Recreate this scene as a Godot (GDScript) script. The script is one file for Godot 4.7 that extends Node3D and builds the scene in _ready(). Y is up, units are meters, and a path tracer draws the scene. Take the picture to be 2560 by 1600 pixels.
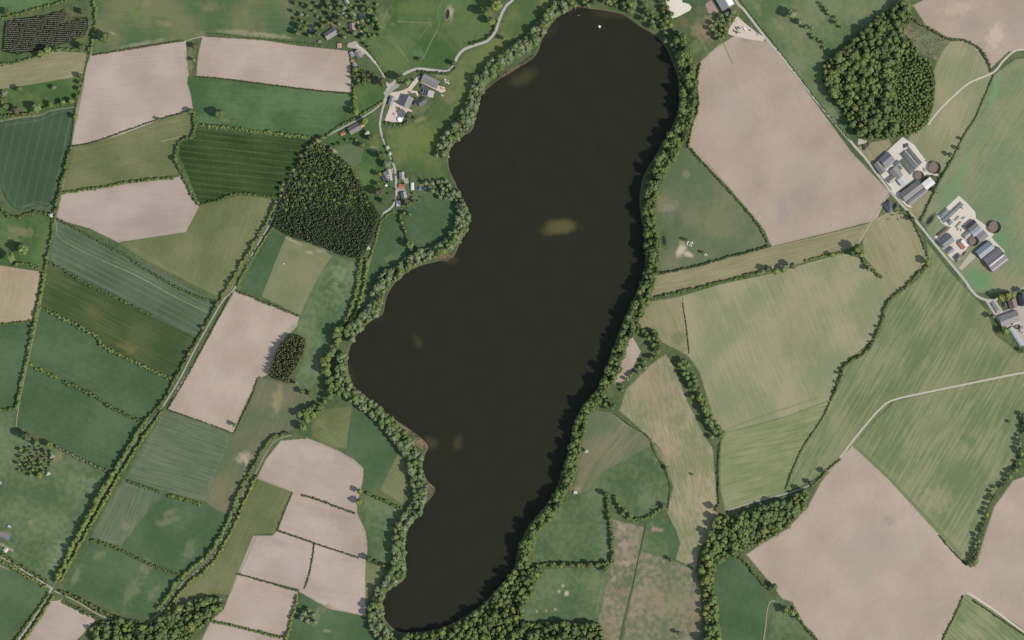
extends Node3D
# An aerial view of a long dark lake between fields, hedges, woods and farms.
# Plan units: f(x, y) is a place on the survey grid (0.8466 m a unit), g(x, y) the finer grid of the farms (0.8 m a unit).
const K := 2048.0 / 2419.0
const MW := 2048
const MH := 1330
const MX0 := -160.0
const MY0 := -130.0
const MQ := 2740.0 / 2048.0

var counts := {}
var mats := {}
var buf := PackedByteArray()
var n1: PackedByteArray
var n2: PackedByteArray
var n3: PackedByteArray
var streak := FastNoiseLite.new()
var rng := RandomNumberGenerator.new()
var field_mat: StandardMaterial3D
var layer := 0
var lake := PackedVector2Array()
var blocked := []          # building footprints [centre, radius] that garden trees keep clear of
var crowns := {}
var trunk_mesh: ArrayMesh
var bushes := {}

func f(x: float, y: float, h := 0.0) -> Vector3:
	return Vector3((x - 1209.5) * K, h, (y - 756.0) * K)
func g(x: float, y: float, h := 0.0) -> Vector3:
	return Vector3((x - 1280.0) * 0.8, h, (y - 800.0) * 0.8)
func pts(a: Array) -> PackedVector2Array:
	var o := PackedVector2Array()
	for i in range(0, a.size(), 2):
		o.append(Vector2((a[i] - 1209.5) * K, (a[i + 1] - 756.0) * K))
	return o
func gpts(a: Array) -> PackedVector2Array:
	var o := PackedVector2Array()
	for i in range(0, a.size(), 2):
		o.append(Vector2((a[i] - 1280.0) * 0.8, (a[i + 1] - 800.0) * 0.8))
	return o
func curve(a: PackedVector2Array, closed: bool, steps: int) -> PackedVector2Array:
	var o := PackedVector2Array()
	var n := a.size()
	for i in (n if closed else n - 1):
		var p0 := a[(i - 1 + n) % n] if closed or i > 0 else a[0]
		var p3 := a[(i + 2) % n] if closed or i + 2 < n else a[n - 1]
		for k in steps:
			o.append(a[i].cubic_interpolate(a[(i + 1) % n], p0, p3, float(k) / steps))
	if not closed:
		o.append(a[n - 1])
	return o

func numbered(called: String) -> String:
	var n: int = counts.get(called, 0)
	counts[called] = n + 1
	return called if n == 0 else "%s_%03d" % [called, n]
func tag(o: Node, label: String, category: String, group := "", kind := "") -> Node:
	if label: o.set_meta("label", label)
	if category: o.set_meta("category", category)
	if group: o.set_meta("group", group)
	if kind: o.set_meta("kind", kind)
	return o
func thing(called: String, at: Vector3, turn: float, label: String, category: String, group := "") -> Node3D:
	var o := Node3D.new()
	o.name = numbered(called)
	add_child(o)
	o.position = at
	o.rotation.y = turn
	tag(o, label, category, group)
	return o
func obj(called: String, m: Mesh, mat: Material, parent: Node = null) -> MeshInstance3D:
	var o := MeshInstance3D.new()
	o.mesh = m
	if mat and m.get_surface_count() == 1:
		m.surface_set_material(0, mat)
	if parent:
		o.name = called
		parent.add_child(o, true)
	else:
		o.name = numbered(called)
		add_child(o)
	return o
func part(called: String, st: SurfaceTool, mat: Material, parent: Node) -> MeshInstance3D:
	st.generate_normals()
	return obj(called, st.commit(), mat, parent)
func tool() -> SurfaceTool:
	var st := SurfaceTool.new()
	st.begin(Mesh.PRIMITIVE_TRIANGLES)
	st.set_smooth_group(-1)
	return st

# ---------- materials
func srgb(r: float, gg: float, b: float) -> Color:
	return Color(r / 255.0, gg / 255.0, b / 255.0)
var grain_tex: NoiseTexture2D
func paint(c: Color, rough := 0.85, grain := true, metal := 0.0) -> StandardMaterial3D:
	var key := "%s %s %s %s" % [c.to_html(), rough, grain, metal]
	if mats.has(key): return mats[key]
	var m := StandardMaterial3D.new()
	m.albedo_color = (c.srgb_to_linear() * BUILT).linear_to_srgb()
	m.roughness = rough
	m.metallic = metal
	m.metallic_specular = 0.35
	if grain:
		m.albedo_texture = grain_tex
		m.uv1_triplanar = true
		m.uv1_world_triplanar = true
		m.uv1_scale = Vector3.ONE * 0.045
	mats[key] = m
	return m
func leaf(c: Color) -> StandardMaterial3D:
	var key := "leaf" + c.to_html()
	if mats.has(key): return mats[key]
	var m := StandardMaterial3D.new()
	m.albedo_color = c
	m.vertex_color_use_as_albedo = true
	m.roughness = 0.8
	m.metallic_specular = 0.25
	m.backlight_enabled = true
	m.backlight = Color(0.5, 0.56, 0.34)
	mats[key] = m
	return m
func lin(r: float, gg: float, b: float) -> Color:
	return Color(r, gg, b).linear_to_srgb()

# ---------- solid shapes
func quad(st: SurfaceTool, a: Vector3, b: Vector3, c: Vector3, d: Vector3) -> void:
	for v in [a, b, c, a, c, d]: st.add_vertex(v)
func face_out(st: SurfaceTool, a: Vector3, b: Vector3, c: Vector3, from: Vector3) -> void:
	if (b - a).cross(c - a).dot((a + b + c) / 3.0 - from) > 0.0:
		st.add_vertex(a); st.add_vertex(c); st.add_vertex(b)
	else:
		st.add_vertex(a); st.add_vertex(b); st.add_vertex(c)
func box(st: SurfaceTool, c: Vector3, s: Vector3, t := Transform3D()) -> void:
	var h := s * 0.5
	var v := []
	for i in 8:
		v.append(t * (c + Vector3(h.x if i & 1 else -h.x, h.y if i & 2 else -h.y, h.z if i & 4 else -h.z)))
	for q in [[0, 1, 3, 2], [4, 6, 7, 5], [0, 4, 5, 1], [2, 3, 7, 6], [0, 2, 6, 4], [1, 5, 7, 3]]:
		face_out(st, v[q[0]], v[q[1]], v[q[2]], t * c)
		face_out(st, v[q[0]], v[q[2]], v[q[3]], t * c)
func tube(st: SurfaceTool, a: Vector3, b: Vector3, ra: float, rb: float, n := 8, caps := true) -> void:
	var d := (b - a).normalized()
	var u := d.cross(Vector3.UP if absf(d.y) < 0.9 else Vector3.RIGHT).normalized()
	var w := d.cross(u)
	var mid := (a + b) * 0.5
	for i in n:
		var t0 := TAU * i / n
		var t1 := TAU * (i + 1) / n
		var e0 := u * cos(t0) + w * sin(t0)
		var e1 := u * cos(t1) + w * sin(t1)
		face_out(st, a + e0 * ra, a + e1 * ra, b + e1 * rb, mid)
		face_out(st, a + e0 * ra, b + e1 * rb, b + e0 * rb, mid)
		if caps:
			face_out(st, a, a + e0 * ra, a + e1 * ra, mid)
			face_out(st, b, b + e0 * rb, b + e1 * rb, mid)
func lump(st: SurfaceTool, c: Vector3, r: Vector3, rings: int, segs: int, rough: float, col: Color) -> void:
	var v := []
	for i in rings + 1:
		var row := []
		var ph := PI * i / rings
		for j in segs:
			var th := TAU * (j + 0.5 * (i % 2)) / segs
			var k := 1.0 + rng.randf_range(-rough, rough)
			row.append(c + Vector3(sin(ph) * cos(th), cos(ph), sin(ph) * sin(th)) * r * k)
		if i == 0 or i == rings:
			for j in segs: row[j] = c + Vector3(0, r.y * cos(ph), 0)
		v.append(row)
	st.set_color(col)
	for i in rings:
		for j in segs:
			var n := (j + 1) % segs
			if i > 0: face_out(st, v[i][j], v[i][n], v[i + 1][j], c)
			if i < rings - 1: face_out(st, v[i][n], v[i + 1][n], v[i + 1][j], c)
func leafcard(st: SurfaceTool, c: Vector3, n: Vector3, s: float, col: Color) -> void:
	n = n.normalized()
	var u := n.cross(Vector3(rng.randf_range(-1, 1), rng.randf_range(-1, 1), rng.randf_range(-1, 1))).normalized()
	if u.length() < 0.5: u = n.cross(Vector3.RIGHT).normalized()
	var w := n.cross(u)
	st.set_color(col)
	var a := c + u * s
	var b := c + w * s * 0.75 - n * s * 0.25
	var d := c - u * s - n * s * 0.2
	var e := c - w * s * 0.8
	face_out(st, a, b, d, c - n * 10.0)
	face_out(st, a, d, e, c - n * 10.0)
func flat_poly(poly: PackedVector2Array, y: float, st: SurfaceTool, uv := false) -> void:
	var ix := Geometry2D.triangulate_polygon(poly)
	for i in range(0, ix.size(), 3):
		var t := [poly[ix[i]], poly[ix[i + 1]], poly[ix[i + 2]]]
		var area: float = (t[1] - t[0]).cross(t[2] - t[0])
		if area < 0.0: t.reverse()          # clockwise seen from above
		for q: Vector2 in t:
			if uv: st.set_uv(map_uv(q))
			st.set_normal(Vector3.UP)
			st.add_vertex(Vector3(q.x, y, q.y))
func map_uv(q: Vector2) -> Vector2:
	return Vector2((q.x / K + 1209.5 - MX0) / 2740.0, (q.y / K + 756.0 - MY0) / (MH * MQ))
func ribbon(line: PackedVector2Array, width: float, y: float, called: String, mat: Material, wobble := 0.12) -> MeshInstance3D:
	var c := curve(line, false, 5)
	var st := SurfaceTool.new()
	st.begin(Mesh.PRIMITIVE_TRIANGLES)
	var prev := []
	for i in c.size():
		var d := (c[mini(i + 1, c.size() - 1)] - c[maxi(i - 1, 0)]).normalized()
		var n := Vector2(-d.y, d.x)
		var now := [c[i] + n * width * 0.5 * (1.0 + rng.randf_range(-wobble, wobble)), c[i] - n * width * 0.5 * (1.0 + rng.randf_range(-wobble, wobble))]
		if prev:
			for q in [prev[0], now[1], now[0], prev[0], prev[1], now[1]]:
				st.set_normal(Vector3.UP)
				st.add_vertex(Vector3(q.x, y, q.y))
		prev = now
	var o := obj(called, st.commit(), mat)
	o.set_meta("kind", "structure")
	return o

# ---------- the colour map of the land: crops, soils, mown swathes and wheel tracks (colours of the matter only)
func noise_bytes(freq: float, octaves: int, sd: int, type := FastNoiseLite.TYPE_SIMPLEX_SMOOTH) -> PackedByteArray:
	var n := FastNoiseLite.new()
	n.noise_type = type
	n.frequency = freq
	n.seed = sd
	n.fractal_type = FastNoiseLite.FRACTAL_FBM if octaves > 1 else FastNoiseLite.FRACTAL_NONE
	n.fractal_octaves = octaves
	var im := n.get_image(MW, MH, false, false, true)
	im.convert(Image.FORMAT_L8)
	return im.get_data()
func fill_field(a: Array, style: Array, angle: float) -> void:
	var n := a.size() / 2
	var px := PackedFloat32Array()
	var py := PackedFloat32Array()
	var y0 := 1e9
	var y1 := -1e9
	for i in n:
		px.append((a[i * 2] - MX0) / MQ)
		py.append((a[i * 2 + 1] - MY0) / MQ)
		y0 = minf(y0, py[i])
		y1 = maxf(y1, py[i])
	var c1: Array = style[0]
	var c2: Array = style[1]
	var tone := rng.randf_range(0.965, 1.01)          # no two fields are quite the same colour
	var warm := rng.randf_range(-0.002, 0.012)
	var wl: float = style[2] / 128.0
	var wm: float = style[3] / 128.0
	var ws: float = style[4]
	var across: float = MQ / style[5]
	var along: float = MQ / style[6]
	var gr: float = style[7] / 128.0
	var tram: float = style[8] / MQ
	var tc: Array = style[9]
	var ca := cos(deg_to_rad(angle))
	var sa := sin(deg_to_rad(angle))
	var r0: float = c1[0] * (tone + warm)
	var g0: float = c1[1] * tone
	var b0: float = c1[2] * (tone - warm)
	var dr: float = (c2[0] - c1[0]) * tone
	var dg: float = (c2[1] - c1[1]) * tone
	var db: float = (c2[2] - c1[2]) * tone
	for yy in range(maxi(0, int(y0) - 1), mini(MH, int(y1) + 2)):
		var xs := []
		var cy := clampf(yy + 0.5, y0 + 0.01, y1 - 0.01)
		for i in n:
			var j := (i + 1) % n
			if (py[i] <= cy) != (py[j] <= cy):
				xs.append(px[i] + (cy - py[i]) / (py[j] - py[i]) * (px[j] - px[i]))
		xs.sort()
		for k in range(0, xs.size() - 1, 2):
			for xx in range(maxi(0, int(xs[k] - 1.0)), mini(MW, int(xs[k + 1] + 2.0))):
				var at := yy * MW + xx
				var t := 0.5 + wl * (n1[at] - 128) + wm * (n2[at] - 128)
				var v := yy * ca - xx * sa
				if ws > 0.0:
					t += ws * streak.get_noise_2d((xx * ca + yy * sa) * along, v * across)
				t = clampf(t, 0.0, 1.0)
				var q := 1.0 + gr * (n3[at] - 128)
				var r := (r0 + dr * t) * q
				var gg := (g0 + dg * t) * q
				var b := (b0 + db * t) * q
				if tram > 0.0:
					var m := fposmod(v + 0.004 * (n1[at] - 128), tram)
					if m < 1.0 or (m > 1.7 and m < 2.3):
						var e := 0.25 + 0.5 * n2[at] / 255.0
						r += (tc[0] - r) * e
						gg += (tc[1] - gg) * e
						b += (tc[2] - b) * e
				at *= 3
				buf[at] = clampi(int(r), 0, 255)
				buf[at + 1] = clampi(int(gg), 0, 255)
				buf[at + 2] = clampi(int(b), 0, 255)
func blend(at: int, c: Array, e: float) -> void:
	var q := 0.94 + 0.12 * n3[at] / 255.0
	at *= 3
	for k in 3:
		buf[at + k] = clampi(int(buf[at + k] + (c[k] * q - buf[at + k]) * e), 0, 255)
func patch(x: float, y: float, rx: float, ry: float, angle: float, c: Array, a: float, ragged := 1.3) -> void:
	x = (x - MX0) / MQ
	y = (y - MY0) / MQ
	rx /= MQ
	ry /= MQ
	var ca := cos(deg_to_rad(angle))
	var sa := sin(deg_to_rad(angle))
	var m := maxf(rx, ry) * 1.3
	for yy in range(maxi(0, int(y - m)), mini(MH, int(y + m) + 1)):
		for xx in range(maxi(0, int(x - m)), mini(MW, int(x + m) + 1)):
			var dx := xx - x
			var dy := yy - y
			var u := (dx * ca + dy * sa) / rx
			var v := (dy * ca - dx * sa) / ry
			var d := sqrt(u * u + v * v)
			if d < 1.3:
				var at := yy * MW + xx
				var e := clampf((1.0 - d) * 1.7 + (n2[at] / 255.0 - 0.5) * ragged, 0.0, 1.0) * a
				if e > 0.01: blend(at, c, e)
func track(a: Array, width: float, c: Array, e0: float) -> void:
	var l := PackedVector2Array()
	for i in range(0, a.size(), 2): l.append(Vector2((a[i] - MX0) / MQ, (a[i + 1] - MY0) / MQ))
	l = curve(l, false, 4)
	var w := width / MQ * 0.5
	var seen := {}
	for i in l.size() - 1:
		var p0 := l[i]
		var p1 := l[i + 1]
		for yy in range(maxi(0, int(minf(p0.y, p1.y) - w - 1)), mini(MH, int(maxf(p0.y, p1.y) + w + 2))):
			for xx in range(maxi(0, int(minf(p0.x, p1.x) - w - 1)), mini(MW, int(maxf(p0.x, p1.x) + w + 2))):
				var q := Vector2(xx + 0.5, yy + 0.5)
				var d := q.distance_to(Geometry2D.get_closest_point_to_segment(q, p0, p1))
				var e := clampf(w + 0.5 - d, 0.0, 1.0)
				if e > 0.0:
					var at := yy * MW + xx
					if e > seen.get(at, 0.0):
						e *= e0 * (0.55 + 0.6 * n2[at] / 255.0)
						if not seen.has(at): blend(at, c, clampf(e, 0.0, 1.0))
						seen[at] = 1.0
func sheet(called: String, poly: PackedVector2Array, mat: Material = null, y := -1.0) -> MeshInstance3D:
	var st := SurfaceTool.new()
	st.begin(Mesh.PRIMITIVE_TRIANGLES)
	layer += 1
	flat_poly(poly, 0.02 + layer * 0.006 if y < 0.0 else y, st, true)
	var o := obj(called, st.commit(), mat if mat else field_mat)
	o.set_meta("kind", "structure")
	return o

# ---------- trees and hedges
func tint(spread: float) -> Color:
	var k := 1.0 + rng.randf_range(-spread, spread)
	return Color(k * rng.randf_range(0.93, 1.1), k, k * rng.randf_range(0.85, 1.1))
func broad_crown(lobes: int, cards: int, spread: float) -> ArrayMesh:
	var st := tool()
	st.set_smooth_group(0)
	lump(st, Vector3(0, 1.55, 0), Vector3(0.72, 0.75, 0.72), 6, 9, 0.08, tint(0.1))
	var made := []
	for i in lobes:
		var a := TAU * i / lobes * 1.618 * 2.0 + rng.randf_range(-0.4, 0.4)
		var up := rng.randf_range(-0.55, 0.95)
		var out := sqrt(maxf(0.05, 1.0 - up * up)) * rng.randf_range(0.5, 0.72)
		var r := rng.randf_range(0.26, 0.42)
		var c := Vector3(cos(a) * out, 1.55 + up * 0.62, sin(a) * out)
		made.append([c, r])
		lump(st, c, Vector3(r, r * rng.randf_range(0.8, 1.05), r), 5, 8, 0.16, tint(spread))
	st.set_smooth_group(-1)
	for i in cards:
		var m: Array = made[i % made.size()]
		var d := Vector3(rng.randfn(), rng.randfn() + 0.45, rng.randfn()).normalized()
		leafcard(st, m[0] + d * m[1] * rng.randf_range(0.92, 1.22), d + Vector3(rng.randfn(), rng.randfn(), rng.randfn()) * 0.45, rng.randf_range(0.06, 0.13), tint(spread * 1.6))
	st.generate_normals()
	return st.commit()
func conifer_crown(tiers: int, points: int) -> ArrayMesh:
	var st := tool()
	for i in tiers:
		var k := float(i) / tiers
		var y := 1.45 + 1.5 * k
		var r := (1.0 - k) * 0.92 + 0.1
		var top := y + 0.75 * (1.0 - k * 0.4)
		var off := rng.randf() * TAU
		st.set_color(tint(0.22))
		for j in points:
			var a0 := off + TAU * j / points
			var a1 := off + TAU * (j + 0.5) / points
			var a2 := off + TAU * (j + 1) / points
			var p0 := Vector3(cos(a0), 0, sin(a0)) * r * 0.6 + Vector3(0, y + 0.16, 0)
			var p1 := Vector3(cos(a1), 0, sin(a1)) * r * rng.randf_range(0.85, 1.12) + Vector3(0, y - 0.1, 0)
			var p2 := Vector3(cos(a2), 0, sin(a2)) * r * 0.6 + Vector3(0, y + 0.16, 0)
			var tip := Vector3(0, top, 0)
			face_out(st, p0, p1, tip, Vector3(0, y, 0))
			face_out(st, p1, p2, tip, Vector3(0, y, 0))
	for i in 60:
		var k := rng.randf()
		var a := rng.randf() * TAU
		var r := (1.0 - k) * 0.8 + 0.08
		leafcard(st, Vector3(cos(a) * r, 1.5 + 1.6 * k, sin(a) * r), Vector3(cos(a), rng.randf_range(0.2, 1.2), sin(a)), rng.randf_range(0.08, 0.15), tint(0.35))
	st.generate_normals()
	return st.commit()
func bush_mesh(cards: int, spread: float) -> ArrayMesh:
	var st := tool()
	st.set_smooth_group(0)
	var c := Vector3(0, 0.5, 0)
	lump(st, c, Vector3(0.52, 0.5, 0.52), 4, 7, 0.2, tint(spread))
	st.set_smooth_group(-1)
	for i in cards:
		var d := Vector3(rng.randfn(), absf(rng.randfn()), rng.randfn()).normalized()
		leafcard(st, c + d * rng.randf_range(0.45, 0.62), d + Vector3(rng.randfn(), rng.randfn(), rng.randfn()) * 0.4, rng.randf_range(0.1, 0.2), tint(spread * 1.8))
	st.generate_normals()
	return st.commit()

# leaf colours by kind (linear base colours of the foliage)
var LEAF := {
	"broad": [lin(0.082, 0.114, 0.036), lin(0.074, 0.106, 0.036), lin(0.094, 0.128, 0.042), lin(0.08, 0.102, 0.038)],
	"bright": [lin(0.112, 0.145, 0.042), lin(0.124, 0.142, 0.044), lin(0.104, 0.142, 0.048)],
	"dark": [lin(0.054, 0.075, 0.03), lin(0.066, 0.086, 0.034)],
	"willow": [lin(0.118, 0.143, 0.076), lin(0.108, 0.138, 0.07), lin(0.126, 0.146, 0.086)],
	"young": [lin(0.08, 0.118, 0.046), lin(0.094, 0.128, 0.05)],
	"spruce": [lin(0.054, 0.07, 0.035), lin(0.064, 0.074, 0.04), lin(0.052, 0.078, 0.036), lin(0.072, 0.078, 0.046)],
	"pine": [lin(0.085, 0.095, 0.045), lin(0.1, 0.104, 0.052)],
	"brown": [lin(0.085, 0.078, 0.042), lin(0.08, 0.066, 0.042)],
	"blossom": [lin(0.3, 0.32, 0.26), lin(0.26, 0.29, 0.22)],
	"nursery": [lin(0.15, 0.15, 0.12), lin(0.12, 0.125, 0.1)],
}
func make_tree_meshes() -> void:
	var shapes := {"broad": [], "willow": [], "spruce": []}
	for i in 5: shapes.broad.append(broad_crown(rng.randi_range(11, 15), 150, 0.14))
	for i in 4: shapes.willow.append(broad_crown(rng.randi_range(9, 12), 240, 0.2))
	for i in 3: shapes.spruce.append(conifer_crown(5, 9))
	for kind in LEAF:
		crowns[kind] = []
		var from: String = "spruce" if kind in ["spruce", "pine", "nursery"] else "willow" if kind in ["willow", "blossom"] else "broad"
		for m: ArrayMesh in shapes[from]:
			for c: Color in LEAF[kind]:
				var copy: ArrayMesh = m.duplicate()
				copy.surface_set_material(0, leaf(c))
				crowns[kind].append(copy)
		bushes[kind] = []
		for i in 3:
			var b := bush_mesh(14, 0.22)
			bushes[kind].append(b)
	var st := tool()
	tube(st, Vector3(0, -0.02, 0), Vector3(0, 1.0, 0), 0.085, 0.055, 7)
	tube(st, Vector3(0, 1.0, 0), Vector3(0.03, 1.7, 0.02), 0.055, 0.02, 6)
	for i in 4:
		var a := TAU * i / 4 + 0.4
		tube(st, Vector3(0, 0.75 + 0.1 * i, 0), Vector3(cos(a) * 0.5, 1.35 + 0.08 * i, sin(a) * 0.5), 0.035, 0.012, 5)
	st.generate_normals()
	trunk_mesh = st.commit()
	trunk_mesh.surface_set_material(0, paint(lin(0.09, 0.07, 0.05), 0.9, false))
const TREE_NAME := {"broad": "broadleaf_tree", "bright": "broadleaf_tree", "dark": "broadleaf_tree", "young": "broadleaf_tree", "brown": "broadleaf_tree", "willow": "willow_tree", "spruce": "conifer_tree", "pine": "pine_tree", "blossom": "blossoming_tree", "nursery": "plantation_conifer"}
func tree_shape(kind: String) -> Vector2:      # height factor and spread of its variation
	if kind == "spruce": return Vector2(1.2, 0.12)
	if kind == "pine": return Vector2(1.75, 0.15)
	if kind == "nursery": return Vector2(1.25, 0.2)
	if kind == "willow": return Vector2(0.88, 0.22)
	if kind == "blossom": return Vector2(0.7, 0.1)
	return Vector2(1.0, 0.15)
func one_tree(at: Vector3, r: float, kind: String, label: String, group := "", called := "", tall := 0.0, stretch := 1.0) -> Node3D:
	var s := tree_shape(kind)
	var t := thing(called if called else TREE_NAME[kind], at, rng.randf() * TAU, label, "shrub" if called in ["shrub", "garden_bush"] else "tree", group)
	var h := tall if tall > 0.0 else s.x * stretch * rng.randf_range(1.0 - s.y, 1.0 + s.y)
	var tr := MeshInstance3D.new()
	tr.name = "trunk"
	tr.mesh = trunk_mesh
	tr.scale = Vector3(r, r * h, r)
	t.add_child(tr)
	var cr := MeshInstance3D.new()
	cr.name = "crown"
	cr.mesh = crowns[kind][rng.randi() % crowns[kind].size()]
	cr.scale = Vector3(r * rng.randf_range(0.92, 1.1), r * h, r * rng.randf_range(0.92, 1.1))
	t.add_child(cr)
	return t
# spots: [Vector3 place, radius, kind]; the largest become single trees, what is left over one mass of canopy
func plant(spots: Array, most: int, label: String, group: String, mass_name := "", mass_label := "", called := "", tall := 1.0) -> void:
	spots.sort_custom(func(a, b): return a[1] > b[1])
	if mass_label == "": spots = spots.slice(0, most)
	var lo := Vector3.ONE * 1e9
	var hi := -lo
	for q in spots:
		lo = lo.min(q[0])
		hi = hi.max(q[0])
	var single := mini(most, spots.size())
	for i in single:
		var e: Vector3 = (spots[i][0] - lo) / (hi - lo).max(Vector3.ONE)
		var where: String = (["north", "", "south"][clampi(int(e.z * 3.0), 0, 2)] + "-" + ["west", "", "east"][clampi(int(e.x * 3.0), 0, 2)]).trim_prefix("-").trim_suffix("-")
		var said: String = ["large ", "middling ", "smaller "][clampi(int(i * 3.0 / single), 0, 2)] + label + (", %s part" % (where if where else "middle"))
		one_tree(spots[i][0], spots[i][1], spots[i][2], said, group, called if TREE_NAME[spots[i][2]] == "broadleaf_tree" else "", 0.0, tall)
	if spots.size() <= most: return
	var by := {}
	for i in range(most, spots.size()):
		var k: String = spots[i][2]
		if not by.has(k): by[k] = []
		by[k].append(spots[i])
	var root := Node3D.new()
	root.name = numbered(mass_name)
	add_child(root)
	tag(root, mass_label, "wood", "", "stuff")
	for k in by:
		var sets := {}
		for s in by[k]:
			var v := rng.randi() % mini(6, crowns[k].size())
			if not sets.has(v): sets[v] = []
			sets[v].append(s)
		for v in sets:
			var mm := MultiMesh.new()
			mm.transform_format = MultiMesh.TRANSFORM_3D
			mm.mesh = crowns[k][v * (crowns[k].size() / mini(6, crowns[k].size()))]
			mm.instance_count = sets[v].size()
			var shape := tree_shape(k)
			for i in sets[v].size():
				var s: Array = sets[v][i]
				var r: float = s[1]
				var h: float = shape.x * tall * rng.randf_range(1.0 - shape.y, 1.0 + shape.y)
				mm.set_instance_transform(i, Transform3D(Basis(Vector3.UP, rng.randf() * TAU).scaled_local(Vector3(r, r * h, r)), s[0]))
			var o := MultiMeshInstance3D.new()
			o.multimesh = mm
			o.name = "canopy"
			root.add_child(o, true)
			o.set_meta("kind", "stuff")
func clear_of(q: Vector2) -> bool:
	for b in blocked:
		if q.distance_to(b[0]) < b[1]: return false
	return true
func scatter(poly: PackedVector2Array, gap: float, r0: float, r1: float, kinds: Array, edge_kind := "") -> Array:
	var lo := poly[0]
	var hi := poly[0]
	for q in poly:
		lo = lo.min(q)
		hi = hi.max(q)
	var out := []
	var cells := {}
	var tries := int((hi.x - lo.x) * (hi.y - lo.y) / (gap * gap) * 5.0)
	for i in tries:
		var q := Vector2(rng.randf_range(lo.x, hi.x), rng.randf_range(lo.y, hi.y))
		if not Geometry2D.is_point_in_polygon(q, poly) or not clear_of(q): continue
		var c := Vector2i((q / gap).floor())
		var ok := true
		for dx in [-1, 0, 1]:
			for dy in [-1, 0, 1]:
				var n := c + Vector2i(dx, dy)
				if cells.has(n):
					for o: Vector2 in cells[n]:
						if o.distance_to(q) < gap: ok = false
		if not ok: continue
		if not cells.has(c): cells[c] = []
		cells[c].append(q)
		out.append([Vector3(q.x, 0, q.y), lerpf(r0, r1, pow(rng.randf(), 1.4)), kinds[rng.randi() % kinds.size()]])
	return out
func along(line: PackedVector2Array, width: float, gap: float, r0: float, r1: float, kinds: Array) -> Array:
	var c := curve(line, false, 6)
	var out := []
	var rows := maxi(1, int(width / gap))
	for row in rows:
		var left := rng.randf() * gap
		for i in c.size() - 1:
			var d := c[i].distance_to(c[i + 1])
			var n := (c[i + 1] - c[i]).normalized().orthogonal()
			while left < d:
				var off := ((row + 0.5) / rows - 0.5) * width + rng.randf_range(-0.55, 0.55) * width / rows
				var q := c[i].lerp(c[i + 1], left / d) + n * off
				if clear_of(q): out.append([Vector3(q.x, 0, q.y), lerpf(r0, r1, pow(rng.randf(), 1.4)), kinds[rng.randi() % kinds.size()]])
				left += gap * rng.randf_range(0.75, 1.3)
			left -= d
	return out
# a hedge is one thing: bushes grown into each other along a line
func hedge(label: String, a: Array, width: float, height: float, kind := "broad", dense := 1.0, standards := 0) -> void:
	width *= 1.22
	var c := curve(pts(a), false, 5)
	var st := SurfaceTool.new()
	st.begin(Mesh.PRIMITIVE_TRIANGLES)
	var step := maxf(1.0, width * 0.3)
	var left := 0.0
	var base := Vector3(c[0].x, 0, c[0].y)
	var any := false
	var wave := rng.randf() * 100.0
	for i in c.size() - 1:
		var d := c[i].distance_to(c[i + 1])
		var n := (c[i + 1] - c[i]).normalized().orthogonal()
		while left < d:
			wave += step
			var gap_here := streak.get_noise_2d(wave * 0.35, 7.0) * 0.5 + 0.5
			if gap_here < dense + 0.12 or rng.randf() < dense * 0.6:
				var q := c[i].lerp(c[i + 1], left / d) + n * rng.randf_range(-0.3, 0.3) * width
				var w := width * rng.randf_range(0.5, 0.95) * (1.0 + 0.5 * streak.get_noise_2d(wave * 0.35, 31.0))
				var h := height * rng.randf_range(0.65, 1.2) * (1.0 + 0.7 * streak.get_noise_2d(wave * 0.35, 31.0))
				var b: ArrayMesh = bushes[kind][rng.randi() % bushes[kind].size()]
				st.append_from(b, 0, Transform3D(Basis(Vector3.UP, rng.randf() * TAU).scaled_local(Vector3(w, h, w)), Vector3(q.x, -0.1, q.y) - base))
				any = true
			left += step * rng.randf_range(0.8, 1.2)
		left -= d
	if not any: return
	var cols: Array = LEAF[kind]
	var o := obj("hedge", st.commit(), leaf(cols[rng.randi() % cols.size()]))
	o.position = base
	tag(o, label, "hedge", "hedges and bushy banks between the fields")

# ---------- buildings
func glass() -> StandardMaterial3D:
	return paint(lin(0.03, 0.04, 0.05), 0.12, false)
func prism_wall(st: SurfaceTool, l: float, w: float, eave: float, ridge: float, hip: bool) -> void:
	var x := l * 0.5
	var z := w * 0.5
	var c := Vector3(0, eave * 0.5, 0)
	if hip:
		box(st, c, Vector3(l, eave, w))
		return
	for s in [-1.0, 1.0]:
		var a := Vector3(s * x, -0.1, -z)
		var b := Vector3(s * x, -0.1, z)
		var d := Vector3(s * x, eave, z)
		var e := Vector3(s * x, ridge, 0)
		var g2 := Vector3(s * x, eave, -z)
		face_out(st, a, b, d, c)
		face_out(st, a, d, g2, c)
		face_out(st, g2, d, e, c)
		var p := Vector3(-x, -0.1, s * z)
		var q := Vector3(x, -0.1, s * z)
		var r := Vector3(x, eave, s * z)
		var t := Vector3(-x, eave, s * z)
		face_out(st, p, q, r, c)
		face_out(st, p, r, t, c)
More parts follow.
